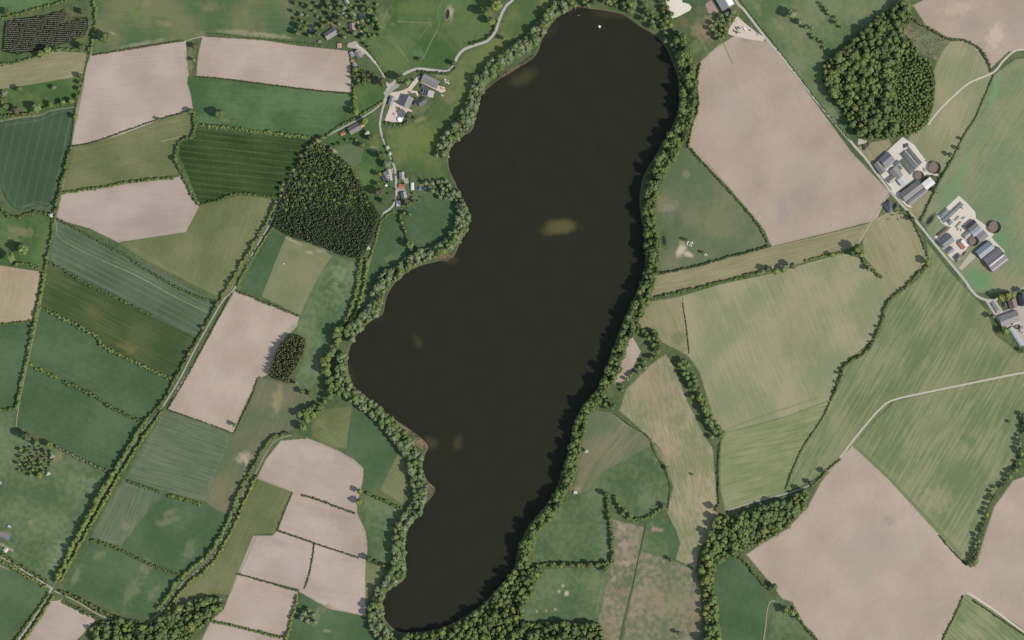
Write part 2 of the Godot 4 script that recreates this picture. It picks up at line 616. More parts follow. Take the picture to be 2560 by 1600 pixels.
func slope(st: SurfaceTool, l: float, w: float, eave: float, ridge: float, side: float, hip: float) -> void:
	# one roof plane with an overhang and a thickness
	var x := l * 0.5 + 0.35
	var z := w * 0.5 + 0.45
	var fall := (ridge - eave) / (w * 0.5)
	var low := eave - fall * 0.45
	var a := Vector3(-x, low, side * z)
	var b := Vector3(x, low, side * z)
	var c := Vector3(x - hip, ridge, 0)
	var d := Vector3(-x + hip, ridge, 0)
	var up := Vector3(0, 0.22, 0)
	var mid := (a + b + c + d) * 0.25 + up * 0.5
	face_out(st, a + up, b + up, c + up, mid)
	face_out(st, a + up, c + up, d + up, mid)
	face_out(st, a, b, c, mid)
	face_out(st, a, c, d, mid)
	for e in [[a, b], [b, c], [c, d], [d, a]]:
		face_out(st, e[0], e[1], e[1] + up, mid)
		face_out(st, e[0], e[1] + up, e[0] + up, mid)
func on_slope(l: float, w: float, eave: float, ridge: float, side: float, u: float, v: float) -> Transform3D:
	# a frame on a roof plane: u along the ridge (-1..1), v up the slope (0..1)
	var lowz := w * 0.5
	var p := Vector3(u * l * 0.5, lerpf(eave, ridge, v) + 0.25, side * lowz * (1.0 - v))
	var upv := Vector3(0, ridge - eave, -side * lowz).normalized()
	var nrm := Vector3(0, lowz, side * (ridge - eave)).normalized()
	return Transform3D(Basis(Vector3.RIGHT, nrm, Vector3.RIGHT.cross(nrm)), p)
func house(called: String, label: String, cat: String, x: float, y: float, l: float, w: float, angle: float, eave: float, rise: float, roof: Color, opt := {}) -> Node3D:
	l *= 0.8
	w *= 0.8
	var at := g(x, y)
	var t := thing(called, at, -deg_to_rad(angle), label, cat, opt.get("group", ""))
	blocked.append([Vector2(at.x, at.z), maxf(l, w) * 0.55 + 1.0])
	var ridge := eave + rise
	var hip: float = minf(w * 0.5, l * 0.4) if opt.get("hip", false) else 0.0
	var st := tool()
	prism_wall(st, l - 0.5, w - 0.5, eave, ridge - 0.15, hip > 0.0)
	part("wall", st, paint(opt.get("wall", lin(0.32, 0.24, 0.2)), 0.9), t)
	var roof_node: MeshInstance3D
	if opt.has("roof2"):
		for side in [-1.0, 1.0]:
			st = tool()
			slope(st, l, w, eave, ridge, side, hip)
			roof_node = part("roof", st, paint(roof if side < 0 else opt.roof2, opt.get("rough", 0.6)), t)
	else:
		st = tool()
		for side in [-1.0, 1.0]: slope(st, l, w, eave, ridge, side, hip)
		if hip > 0.0:
			for s in [-1.0, 1.0]:
				var e := Vector3(s * (l * 0.5 + 0.35), eave - rise / (w * 0.5) * 0.45 + 0.22, 0)
				var zz := Vector3(0, 0, w * 0.5 + 0.45)
				face_out(st, e - zz, e + zz, Vector3(s * (l * 0.5 + 0.35 - hip), ridge + 0.22, 0), Vector3(0, eave, 0))
		roof_node = part("roof", st, paint(roof, opt.get("rough", 0.6)), t)
	st = tool()
	box(st, Vector3(0, ridge + 0.24, 0), Vector3(l + 0.7 - 2.0 * hip, 0.16, 0.5))
	part("ridge_cap", st, paint(roof.darkened(0.15), 0.8), roof_node)
	# openings: a door or gate on a long side, windows along both
	var big: bool = cat in ["barn", "shed"]
	var dw := minf(4.0 if big else 1.2, l * 0.4)
	var dh := minf(3.6 if big else 2.1, eave - 0.3)
	st = tool()
	box(st, Vector3(l * 0.18, dh * 0.5, w * 0.5 - 0.22), Vector3(dw, dh, 0.14))
	part("door", st, paint(lin(0.1, 0.14, 0.1) if big else lin(0.16, 0.1, 0.06), 0.7), t)
	var n := clampi(int(l / 4.5), 1, 6)
	for i in n:
		for s in [-1.0, 1.0]:
			var ux: float = (i + 0.5) / n * 2.0 - 1.0
			if s > 0 and absf(ux * l * 0.46 - l * 0.18) < dw * 0.5 + 0.7: continue
			st = tool()
			box(st, Vector3(ux * l * 0.46, eave * 0.62, s * (w * 0.5 - 0.24)), Vector3(1.1, minf(1.1, eave * 0.4), 0.1))
			part("window", st, glass(), t)
	for u in opt.get("chimneys", []):
		st = tool()
		box(st, Vector3(u * l * 0.5, ridge + 0.35, 0.3), Vector3(0.7, 1.5, 0.7))
		part("chimney", st, paint(lin(0.25, 0.12, 0.08), 0.9), roof_node)
	# rows of panels or rooflights: [side, v, count, along, up, colour, name]
	for row in opt.get("rows", []):
		for i in row[2]:
			var u: float = ((i + 0.5) / row[2] * 2.0 - 1.0) * 0.94
			st = tool()
			box(st, Vector3(0, 0.06, 0), Vector3(row[3], 0.1, row[4]), on_slope(l, w, eave, ridge, row[0], u, row[1]))
			part(row[6], st, paint(row[5], 0.3, false), roof_node)
	return t
func dormers(t: Node3D, l: float, w: float, eave: float, ridge: float, side: float, list: Array) -> void:
	for u in list:
		var fr := on_slope(l * 0.8, w * 0.8, eave, ridge, side, u, 0.45)
		var st := tool()
		box(st, fr.origin + Vector3(0, 0.4, 0), Vector3(2.4, 1.6, 2.2))
		part("dormer", st, paint(lin(0.75, 0.75, 0.73), 0.7), t)
func slurry_tank(label: String, x: float, y: float, r: float, tall: float) -> void:
	tall += 0.8
	var t := thing("slurry_tank", g(x, y), 0.0, label, "tank", "open round slurry tanks on the farms")
	r *= 0.8
	var at := g(x, y)
	blocked.append([Vector2(at.x, at.z), r + 1.5])
	var st := tool()
	var n := 40
	for i in n:
		var a0 := TAU * i / n
		var a1 := TAU * (i + 1) / n
		var e0 := Vector3(cos(a0), 0, sin(a0))
		var e1 := Vector3(cos(a1), 0, sin(a1))
		var h := Vector3(0, tall, 0)
		var ri := r - 0.25
		quad(st, e0 * r, e0 * r + h, e1 * r + h, e1 * r)
		quad(st, e1 * ri, e1 * ri + h, e0 * ri + h, e0 * ri)
		quad(st, e0 * r + h, e0 * ri + h, e1 * ri + h, e1 * r + h)
	part("wall", st, paint(lin(0.2, 0.22, 0.22), 0.6), t)
	st = tool()
	for i in n:
		var a0 := TAU * i / n
		var a1 := TAU * (i + 1) / n
		face_out(st, Vector3(0, tall * 0.18, 0), Vector3(cos(a0) * (r - 0.2), tall * 0.18, sin(a0) * (r - 0.2)), Vector3(cos(a1) * (r - 0.2), tall * 0.18, sin(a1) * (r - 0.2)), Vector3(0, -9, 0))
	part("slurry", st, paint(lin(0.21, 0.155, 0.125), 0.7), t)
	st = tool()
	for s in [-0.3, 0.3]: tube(st, Vector3(r + 0.15, 0, s), Vector3(r + 0.1, tall + 0.6, s), 0.05, 0.05, 5)
	for i in 8: tube(st, Vector3(r + 0.13, 0.4 + i * 0.45, -0.3), Vector3(r + 0.13, 0.4 + i * 0.45, 0.3), 0.03, 0.03, 4)
	part("ladder", st, paint(lin(0.4, 0.4, 0.4), 0.5, false, 0.6), t)
func silage_clamp(label: String, x: float, y: float, l: float, w: float, angle: float, c: Color) -> void:
	l *= 0.8
	w *= 0.8
	var t := thing("silage_clamp", g(x, y), -deg_to_rad(angle), label, "silage clamp", "silage clamps on the concrete yards")
	var st := tool()
	st.set_smooth_group(0)
	var nx := 22
	var nz := 7
	var grid := []
	for i in nx + 1:
		var row := []
		for j in nz + 1:
			var u := float(i) / nx
			var v := float(j) / nz
			var h := 1.9 * pow(clampf(sin(PI * v), 0, 1), 0.35) * pow(clampf(sin(PI * u), 0, 1), 0.3) + (rng.randf_range(-0.12, 0.12) if i % nx and j % nz else 0.0)
			row.append(Vector3((u - 0.5) * l, h + 0.55, (v - 0.5) * (w - 0.8)))
		grid.append(row)
	for i in nx:
		for j in nz:
			face_out(st, grid[i][j], grid[i + 1][j], grid[i + 1][j + 1], Vector3(0, -40, 0))
			face_out(st, grid[i][j], grid[i + 1][j + 1], grid[i][j + 1], Vector3(0, -40, 0))
	part("cover_sheet", st, paint(c, 0.55), t)
	for s in [-1.0, 1.0]:
		st = tool()
		box(st, Vector3(0, 1.1, s * (w * 0.5 - 0.1)), Vector3(l, 2.2, 0.35))
		part("side_wall", st, paint(lin(0.42, 0.4, 0.36), 0.9), t)
	st = tool()
	for i in int(l * w / 14.0):
		var u := rng.randf_range(-0.42, 0.42)
		var v := rng.randf_range(-0.36, 0.36)
		var p := Vector3(u * l, 2.35, v * w)
		for k in 8:
			var a0 := TAU * k / 8
			var a1 := TAU * (k + 1) / 8
			tube(st, p + Vector3(cos(a0), 0, sin(a0)) * 0.38, p + Vector3(cos(a1), 0, sin(a1)) * 0.38, 0.13, 0.13, 4, false)
	part("tyres", st, paint(lin(0.03, 0.03, 0.03), 0.9, false), t).set_meta("kind", "stuff")
func bale(at: Vector3, c: Color, label: String, group: String) -> void:
	var st := tool()
	tube(st, Vector3(-0.6, 0.75, 0), Vector3(0.6, 0.75, 0), 0.75, 0.75, 14)
	tube(st, Vector3(-0.68, 0.75, 0), Vector3(-0.6, 0.75, 0), 0.66, 0.75, 14)
	tube(st, Vector3(0.6, 0.75, 0), Vector3(0.68, 0.75, 0), 0.75, 0.66, 14)
	st.generate_normals()
	var o := obj("round_bale", st.commit(), paint(c, 0.4, false))
	o.position = at
	o.rotation.y = rng.randf_range(-0.2, 0.2) + 0.4
	tag(o, label, "bale", group)
func car(label: String, x: float, y: float, angle: float, c: Color, long := 4.4, tall := 1.45, called := "parked_car", cat := "car") -> void:
	var t := thing(called, g(x, y, 0.5), -deg_to_rad(angle), label, cat, "vehicles parked on the yards")
	var st := tool()
	st.set_smooth_group(-1)
	var prof: Array
	if tall > 2.0:
		prof = [[-0.5, 0.35], [-0.5, tall], [0.28, tall], [0.36, tall * 0.62], [0.48, tall * 0.5], [0.5, 0.35]]
	else:
		prof = [[-0.5, 0.3], [-0.49, 0.85], [-0.38, 0.92], [0.2, 0.9], [0.46, 0.72], [0.5, 0.55], [0.49, 0.3]]
	var hw := 0.88
	var cen := Vector3(0, 0.7, 0)
	for i in prof.size():
		var p: Array = prof[i]
		var q: Array = prof[(i + 1) % prof.size()]
		var a := Vector3(p[0] * long, p[1], -hw)
		var b := Vector3(q[0] * long, q[1], -hw)
		face_out(st, a, b, b + Vector3(0, 0, hw * 2), cen)
		face_out(st, a, b + Vector3(0, 0, hw * 2), a + Vector3(0, 0, hw * 2), cen)
		for s in [-hw, hw]:
			face_out(st, Vector3(0, 0.6, s), Vector3(p[0] * long, p[1], s), Vector3(q[0] * long, q[1], s), cen)
	part("body", st, paint(c, 0.25, false), t)
	if tall < 2.0:
		st = tool()
		var lo := [Vector3(-0.4 * long, 0.9, -0.8), Vector3(0.2 * long, 0.9, -0.8), Vector3(0.2 * long, 0.9, 0.8), Vector3(-0.4 * long, 0.9, 0.8)]
		var hi := [Vector3(-0.3 * long, tall, -0.6), Vector3(0.05 * long, tall, -0.6), Vector3(0.05 * long, tall, 0.6), Vector3(-0.3 * long, tall, 0.6)]
		for i in 4:
			face_out(st, lo[i], lo[(i + 1) % 4], hi[(i + 1) % 4], Vector3(0, 1.1, 0))
			face_out(st, lo[i], hi[(i + 1) % 4], hi[i], Vector3(0, 1.1, 0))
		part("window", st, glass(), t)
		st = tool()
		box(st, Vector3(-0.125 * long, tall + 0.02, 0), Vector3(0.36 * long, 0.06, 1.25))
		part("roof", st, paint(c, 0.25, false), t)
	else:
		st = tool()
		box(st, Vector3(0.325 * long, tall * 0.8, 0), Vector3(0.06 * long, tall * 0.18, 1.5))
		part("window", st, glass(), t)
	for sx in [-0.32, 0.32]:
		for sz in [-0.8, 0.8]:
			st = tool()
			tube(st, Vector3(sx * long, 0.32, sz - 0.1), Vector3(sx * long, 0.32, sz + 0.12), 0.32, 0.32, 12)
			part("wheel", st, paint(lin(0.03, 0.03, 0.03), 0.8, false), t)
	for sz in [-0.6, 0.6]:
		st = tool()
		box(st, Vector3(0.49 * long, 0.6, sz), Vector3(0.1, 0.16, 0.3))
		part("headlight", st, paint(lin(0.7, 0.7, 0.7), 0.2, false), t)

func tractor(label: String, x: float, y: float, angle: float, c: Color) -> void:
	var t := thing("tractor", g(x, y, 0.5), -deg_to_rad(angle), label, "tractor", "machines on the farmyards")
	var st := tool()
	box(st, Vector3(0.95, 1.15, 0), Vector3(1.9, 0.8, 0.8))
	box(st, Vector3(0.2, 0.85, 0), Vector3(3.2, 0.3, 0.5))
	for s in [-0.85, 0.85]: box(st, Vector3(-0.8, 1.62, s), Vector3(1.3, 0.1, 0.5))
	part("body", st, paint(c, 0.35, false), t)
	st = tool()
	box(st, Vector3(-0.65, 1.95, 0), Vector3(1.3, 1.1, 1.2))
	part("cab", st, glass(), t)
	st = tool()
	box(st, Vector3(-0.65, 2.55, 0), Vector3(1.5, 0.12, 1.4))
	part("cab_roof", st, paint(c, 0.4, false), t)
	for q in [[-0.8, 0.8, 0.9], [1.5, 0.52, 0.75]]:
		for s in [-1.0, 1.0]:
			st = tool()
			tube(st, Vector3(q[0], q[1], s * q[2] - 0.22), Vector3(q[0], q[1], s * q[2] + 0.22), q[1], q[1], 16)
			part("wheel", st, paint(lin(0.03, 0.03, 0.03), 0.9, false), t)
	st = tool()
	tube(st, Vector3(0.9, 1.5, 0.45), Vector3(0.9, 2.5, 0.45), 0.06, 0.05, 6)
	part("exhaust_pipe", st, paint(lin(0.1, 0.1, 0.1), 0.5, false), t)
func trailer(label: String, x: float, y: float, angle: float, l: float, c: Color) -> void:
	var t := thing("farm_trailer", g(x, y, 0.5), -deg_to_rad(angle), label, "trailer", "machines on the farmyards")
	var st := tool()
	box(st, Vector3(0, 1.0, 0), Vector3(l, 0.15, 2.4))
	part("bed", st, paint(lin(0.3, 0.26, 0.2), 0.9, false), t)
	for s in [-1.2, 1.2]:
		st = tool()
		box(st, Vector3(0, 1.4, s), Vector3(l, 0.7, 0.08))
		part("side_panel", st, paint(c, 0.5, false), t)
	for s in [-0.5, 0.5]:
		st = tool()
		box(st, Vector3(s * l, 1.4, 0), Vector3(0.08, 0.7, 2.4))
		part("end_panel", st, paint(c, 0.5, false), t)
		for z in [-1.0, 1.0]:
			st = tool()
			tube(st, Vector3(s * l * 0.6, 0.45, z - 0.15), Vector3(s * l * 0.6, 0.45, z + 0.15), 0.45, 0.45, 12)
			part("wheel", st, paint(lin(0.03, 0.03, 0.03), 0.9, false), t)
	st = tool()
	tube(st, Vector3(l * 0.5, 0.7, 0), Vector3(l * 0.5 + 1.6, 0.6, 0), 0.07, 0.07, 6)
	part("drawbar", st, paint(c, 0.5, false), t)
func fence(label: String, a: Array) -> void:
	var c := gpts(a)
	var base := Vector3(c[0].x, 0.3, c[0].y)
	var t := thing("fence", base, 0.0, label, "fence")
	var wood := paint(lin(0.2, 0.15, 0.11), 0.9, false)
	for i in c.size() - 1:
		var p0 := Vector3(c[i].x, 0.3, c[i].y) - base
		var p1 := Vector3(c[i + 1].x, 0.3, c[i + 1].y) - base
		for h in [0.5, 1.1]:
			var st := tool()
			tube(st, p0 + Vector3.UP * h, p1 + Vector3.UP * h, 0.09, 0.09, 4)
			part("rail", st, wood, t)
		var n := maxi(1, int(p0.distance_to(p1) / 3.0))
		for k in n:
			var st := tool()
			tube(st, p0.lerp(p1, float(k) / n) + Vector3.DOWN * 0.3, p0.lerp(p1, float(k) / n) + Vector3.UP * 1.4, 0.12, 0.1, 6)
			part("post", st, wood, t)

# ---------- cattle: one continuous skin meshed from joints and radii
func skin(bones: Array, cell: float) -> ArrayMesh:
	var lo := Vector3.ONE * 1e9
	var hi := -lo
	for b in bones:
		for k in [0, 1]:
			var r: Vector3 = Vector3.ONE * (b[2 + k] + cell * 2.0)
			lo = lo.min(b[k] - r)
			hi = hi.max(b[k] + r)
	var n := Vector3i(((hi - lo) / cell).ceil()) + Vector3i.ONE
	var d := PackedFloat32Array()
	d.resize(n.x * n.y * n.z)
	for x in n.x:
		for y in n.y:
			for z in n.z:
				var p := lo + Vector3(x, y, z) * cell
				var s := 1e3
				for b in bones:
					var ab: Vector3 = b[1] - b[0]
					var t: float = clampf((p - b[0]).dot(ab) / maxf(ab.length_squared(), 1e-6), 0.0, 1.0)
					var e: float = p.distance_to(b[0] + ab * t) - lerpf(b[2], b[3], t)
					var h := clampf(0.5 + 0.5 * (s - e) / 0.09, 0.0, 1.0)
					s = lerpf(s, e, h) - 0.09 * h * (1.0 - h)
				d[(x * n.y + y) * n.z + z] = s
	var verts := {}
	var st := SurfaceTool.new()
	st.begin(Mesh.PRIMITIVE_TRIANGLES)
	st.set_smooth_group(0)
	var corner := [Vector3i(0, 0, 0), Vector3i(1, 0, 0), Vector3i(0, 1, 0), Vector3i(1, 1, 0), Vector3i(0, 0, 1), Vector3i(1, 0, 1), Vector3i(0, 1, 1), Vector3i(1, 1, 1)]
	var edges := [[0, 1], [2, 3], [4, 5], [6, 7], [0, 2], [1, 3], [4, 6], [5, 7], [0, 4], [1, 5], [2, 6], [3, 7]]
	for x in n.x - 1:
		for y in n.y - 1:
			for z in n.z - 1:
				var v := []
				for c: Vector3i in corner: v.append(d[((x + c.x) * n.y + y + c.y) * n.z + z + c.z])
				var sum := Vector3.ZERO
				var k := 0
				for e in edges:
					if (v[e[0]] < 0.0) != (v[e[1]] < 0.0):
						var t: float = v[e[0]] / (v[e[0]] - v[e[1]])
						sum += Vector3(corner[e[0]]).lerp(Vector3(corner[e[1]]), t)
						k += 1
				if k: verts[Vector3i(x, y, z)] = lo + (Vector3(x, y, z) + sum / k) * cell
	for q: Vector3i in verts:
		for ax in 3:
			var u := Vector3i.ZERO
			var w := Vector3i.ZERO
			var e := Vector3i.ZERO
			u[(ax + 1) % 3] = 1
			w[(ax + 2) % 3] = 1
			e[ax] = 1
			var a := d[(q.x * n.y + q.y) * n.z + q.z]
			var q2 := q + e
			var b := d[(q2.x * n.y + q2.y) * n.z + q2.z]
			if (a < 0.0) == (b < 0.0) or not (verts.has(q - u) and verts.has(q - w) and verts.has(q - u - w)): continue
			var p := [verts[q], verts[q - u], verts[q - u - w], verts[q - w]]
			if a >= 0.0: p.reverse()
			for k in [0, 2, 1, 0, 3, 2]: st.add_vertex(p[k])
	st.generate_normals()
	return st.commit()
func cow_mesh() -> ArrayMesh:
	var V := func(x, y, z): return Vector3(x, y, z)
	var b := [[V.call(-0.7, 1.0, 0), V.call(0.0, 0.95, 0), 0.33, 0.36], [V.call(0.0, 0.95, 0), V.call(0.62, 1.02, 0), 0.36, 0.3], [V.call(0.62, 1.1, 0), V.call(1.05, 0.8, 0), 0.2, 0.14], [V.call(1.05, 0.8, 0), V.call(1.3, 0.42, 0), 0.13, 0.085],
		[V.call(-0.98, 1.15, 0), V.call(-1.08, 0.55, 0), 0.04, 0.035], [V.call(1.03, 0.88, 0.08), V.call(0.98, 0.92, 0.24), 0.05, 0.04], [V.call(1.03, 0.88, -0.08), V.call(0.98, 0.92, -0.24), 0.05, 0.04], [V.call(-0.5, 0.66, 0), V.call(-0.4, 0.6, 0), 0.13, 0.12]]
	for s in [-1.0, 1.0]:
		b.append([V.call(0.55, 0.8, s * 0.2), V.call(0.56, 0.42, s * 0.2), 0.13, 0.07])
		b.append([V.call(0.56, 0.42, s * 0.2), V.call(0.55, 0.04, s * 0.2), 0.065, 0.06])
		b.append([V.call(-0.72, 0.9, s * 0.22), V.call(-0.62, 0.6, s * 0.22), 0.2, 0.1])
		b.append([V.call(-0.62, 0.6, s * 0.22), V.call(-0.78, 0.42, s * 0.22), 0.085, 0.065])
		b.append([V.call(-0.78, 0.42, s * 0.22), V.call(-0.74, 0.04, s * 0.22), 0.06, 0.06])
	return skin(b, 0.06)

func _ready() -> void:
	# ---------- camera, sky, sun, exposure
	var cam := Camera3D.new()
	cam.name = "camera"
	add_child(cam)
	cam.position = Vector3(0, 5200, 0)
	cam.rotation_degrees = Vector3(-90, 0, 0)
	cam.fov = rad_to_deg(2.0 * atan(640.0 / 5200.0))
	cam.near = 1.0
	cam.far = 30000.0
	cam.current = true
	var env := Environment.new()
	env.background_mode = Environment.BG_SKY
	var sky := Sky.new()
	var sm := ProceduralSkyMaterial.new()
	sm.sky_top_color = lin(0.28, 0.35, 0.46)
	sm.sky_horizon_color = lin(0.54, 0.58, 0.62)
	sm.ground_horizon_color = lin(0.3, 0.32, 0.28)
	sm.ground_bottom_color = lin(0.15, 0.18, 0.12)
	sm.sun_angle_max = 1.0
	sky.sky_material = sm
	env.sky = sky
	env.tonemap_mode = Environment.TONE_MAPPER_LINEAR
	env.tonemap_exposure = EXPOSURE
	env.sdfgi_enabled = true
	env.ssao_enabled = true
	env.ssil_enabled = true
	var we := WorldEnvironment.new()
	we.name = "environment"
	we.environment = env
	add_child(we)
	var sun := DirectionalLight3D.new()
	sun.name = "sun"
	sun.light_energy = 1.28
	sun.light_color = Color(1.0, 0.965, 0.91)
	sun.light_angular_distance = 0.5
	sun.shadow_enabled = true
	add_child(sun)
	var el := deg_to_rad(38.0)
	var az := deg_to_rad(21.0)      # shadows run to the west and a little north
	sun.look_at_from_position(Vector3.ZERO, Vector3(-cos(az) * cos(el), -sin(el), -sin(az) * cos(el)), Vector3.UP)
	rng.seed = 20240511
	streak.seed = 5
	streak.noise_type = FastNoiseLite.TYPE_SIMPLEX_SMOOTH
	streak.frequency = 1.0
	streak.fractal_type = FastNoiseLite.FRACTAL_FBM
	streak.fractal_octaves = 2
	grain_tex = NoiseTexture2D.new()
	grain_tex.width = 512
	grain_tex.height = 512
	grain_tex.seamless = true
	var gn := FastNoiseLite.new()
	gn.frequency = 0.02
	gn.fractal_octaves = 5
	grain_tex.noise = gn
	var ramp := Gradient.new()
	ramp.colors = PackedColorArray([Color(0.74, 0.725, 0.71), Color(1, 1, 1)])
	grain_tex.color_ramp = ramp
	make_tree_meshes()
	land()
	farms()
	hedges()
	trees()
	small_things()

# ---------- the setting
func land() -> void:
	n1 = noise_bytes(0.009, 3, 11)
	n2 = noise_bytes(0.07, 3, 23)
	n3 = noise_bytes(0.45, 2, 37)
	buf.resize(MW * MH * 3)
	lake = curve(pts(LAKE), true, 4)
	field_mat = StandardMaterial3D.new()
	field_mat.roughness = 0.95
	field_mat.metallic_specular = 0.15
	fill_field([-160, -130, 2600, -130, 2600, 1680, -160, 1680], STYLE.rough, 0.0)
	for fd in FIELDS: fill_field(fd[3], STYLE[fd[1]], fd[2])
	# the headland that each tillage pass leaves round a field
	for fd in FIELDS:
		if fd[1] in ["soil", "soil_grey", "dark_tram", "grey_tram", "tan", "hay", "swathe", "grey_stripe"]:
			var poly := PackedVector2Array()
			for i in range(0, fd[3].size(), 2): poly.append(Vector2(fd[3][i], fd[3][i + 1]))
			for inset in ([9.0, 10.6] if fd[1] in ["dark_tram", "grey_tram", "grey_stripe"] else [10.0]):
				for ring in Geometry2D.offset_polygon(poly, -inset, Geometry2D.JOIN_ROUND):
					var flat := []
					for v in ring: flat.append_array([v.x, v.y])
					flat.append_array([ring[0].x, ring[0].y])
					var soft: bool = fd[1] in ["soil", "soil_grey", "tan"]
					if ring.size() > 3: track(flat, 1.8 if soft else 1.2, [196, 184, 174] if soft else [128, 136, 110], 0.3 if soft else 0.5)
	for q in PATCHES: patch(q[0], q[1], q[2], q[3], q[4], q[5], q[6], q[7] if q.size() > 7 else 1.3)
	for q in TRACKS: track(q[0], q[1], q[2], q[3])
	# the survey colours are what the sun at this exposure makes of the ground; the matter itself is a little darker
	var table := [PackedByteArray(), PackedByteArray(), PackedByteArray()]
	for k in 3:
		for i in 256:
			var l: float = Color(i / 255.0, 0, 0).srgb_to_linear().r * GROUND[k]
			table[k].append(int(round(Color(l, 0, 0).linear_to_srgb().r * 255.0)))
	for k in 3:
		var t: PackedByteArray = table[k]
		for i in range(k, buf.size(), 3): buf[i] = t[buf[i]]
	field_mat.albedo_texture = ImageTexture.create_from_image(Image.create_from_data(MW, MH, false, Image.FORMAT_RGB8, buf))
	field_mat.texture_repeat = false
	# ground with a hole for the lake, and the country beyond it
	var st := SurfaceTool.new()
	st.begin(Mesh.PRIMITIVE_TRIANGLES)
	for half in [[-160, -130, 1150, -130, 1150, 1649, -160, 1649], [1150, -130, 2580, -130, 2580, 1649, 1150, 1649]]:
		for piece in Geometry2D.clip_polygons(pts(half), lake):
			if not Geometry2D.is_polygon_clockwise(piece): flat_poly(piece, 0.0, st, true)
	obj("ground", st.commit(), field_mat).set_meta("kind", "structure")
	var far_mat := paint(lin(0.085, 0.12, 0.06), 0.95)
	st = SurfaceTool.new()
	st.begin(Mesh.PRIMITIVE_TRIANGLES)
	for r in [[-9000, -9000, 9000, -130], [-9000, 1649, 9000, 10000], [-9000, -130, -160, 1649], [2580, -130, 9000, 1649]]:
		flat_poly(pts([r[0], r[1], r[2], r[1], r[2], r[3], r[0], r[3]]), -0.02, st)
	obj("far_ground", st.commit(), far_mat).set_meta("kind", "structure")
	# bank, lake bed with its pale shoals, and the turbid water
	st = SurfaceTool.new()
	st.begin(Mesh.PRIMITIVE_TRIANGLES)
	var n := lake.size()
	var inner := []
	var cw := -1.0 if Geometry2D.is_polygon_clockwise(lake) else 1.0
	for i in n:
		var d := (lake[(i + 1) % n] - lake[(i - 1 + n) % n]).normalized()
		inner.append(lake[i] + Vector2(-d.y, d.x) * cw * (1.6 + 3.6 * absf(streak.get_noise_2d(i * 0.13, 3.0))))
	for i in n:
		var j := (i + 1) % n
		var a := Vector3(lake[i].x, 0.01, lake[i].y)
		var b := Vector3(lake[j].x, 0.01, lake[j].y)
		var c := Vector3(inner[j].x, -1.6, inner[j].y)
		var d := Vector3(inner[i].x, -1.6, inner[i].y)
		quad(st, a, b, c, d)
	st.generate_normals()
	obj("shore", st.commit(), paint(lin(0.24, 0.18, 0.13), 0.95)).set_meta("kind", "structure")
	var bed := Image.create(685, 445, false, Image.FORMAT_RGB8)
	var bn := FastNoiseLite.new()
	bn.frequency = 0.06
	bn.fractal_octaves = 4
	for y in 445:
		for x in 685:
			var px := MX0 + x * 4.0
			var py := MY0 + y * 4.0
			var k := bn.get_noise_2d(x, y)
			var c := Color(0.034, 0.034, 0.02) * (1.0 + 0.25 * k)
			for s in SHOALS:
				var ca := cos(deg_to_rad(s[4]))
				var sa := sin(deg_to_rad(s[4]))
				var dx: float = px - s[0]
				var dy: float = py - s[1]
				var e := sqrt(pow((dx * ca + dy * sa) / s[2], 2) + pow((dy * ca - dx * sa) / s[3], 2)) + k * 0.4
				c = c.lerp(Color(s[5], s[6], s[7]), clampf((1.0 - e) * 1.6, 0.0, 1.0) * s[8])
			bed.set_pixel(x, y, c.linear_to_srgb())
	var bm := StandardMaterial3D.new()
	bm.albedo_texture = ImageTexture.create_from_image(bed)
	bm.texture_repeat = false
	bm.roughness = 1.0
	var bottom := SurfaceTool.new()
	bottom.begin(Mesh.PRIMITIVE_TRIANGLES)
	flat_poly(lake, -1.5, bottom, true)
	obj("lake_bed", bottom.commit(), bm).set_meta("kind", "structure")
	var water := StandardMaterial3D.new()
	water.albedo_color = Color(lin(0.0112, 0.0125, 0.0074), 0.66)
	water.transparency = BaseMaterial3D.TRANSPARENCY_ALPHA
	water.roughness = 0.3
	water.metallic_specular = 0.2
	var ws := SurfaceTool.new()
	ws.begin(Mesh.PRIMITIVE_TRIANGLES)
	flat_poly(lake, -0.45, ws, true)
	obj("lake", ws.commit(), water).set_meta("kind", "structure")
	# fields as sheets of their own
	for fd in FIELDS:
		var st2 := SurfaceTool.new()
		st2.begin(Mesh.PRIMITIVE_TRIANGLES)
		layer += 1
		for piece in Geometry2D.clip_polygons(pts(fd[3]), lake):
			if not Geometry2D.is_polygon_clockwise(piece): flat_poly(piece, 0.02 + layer * 0.005, st2, true)
		obj(fd[0], st2.commit(), field_mat).set_meta("kind", "structure")
	for r in ROADS:
		ribbon(pts(r[3]), r[2], 0.5 + 0.004 * (counts.get("road", 0) + counts.get("track", 0)), r[0], paint(r[1], 0.9), r[4] if r.size() > 4 else 0.1)
	for r in YARDS: sheet(r[0], gpts(r[2]), paint(r[1], 0.92), 0.46 + 0.003 * counts.get(r[0], 0))
	for q in PONDS:
		var poly := PackedVector2Array()
		var rim := PackedVector2Array()
		for i in 22:
			var a := TAU * i / 22
			var e := Vector2(cos(a) * q[2], sin(a) * q[3]).rotated(deg_to_rad(q[4])) * rng.randf_range(0.9, 1.1)
			poly.append(Vector2((q[0] + e.x - 1209.5) * K, (q[1] + e.y - 756.0) * K))
			rim.append(Vector2((q[0] + e.x * q[6] - 1209.5) * K, (q[1] + e.y * q[6] - 756.0) * K))
		sheet("pond_bank", rim, paint(q[5], 0.95), 0.47)
		sheet("pond", poly, paint(lin(0.022, 0.024, 0.02), 0.15, false), 0.5)

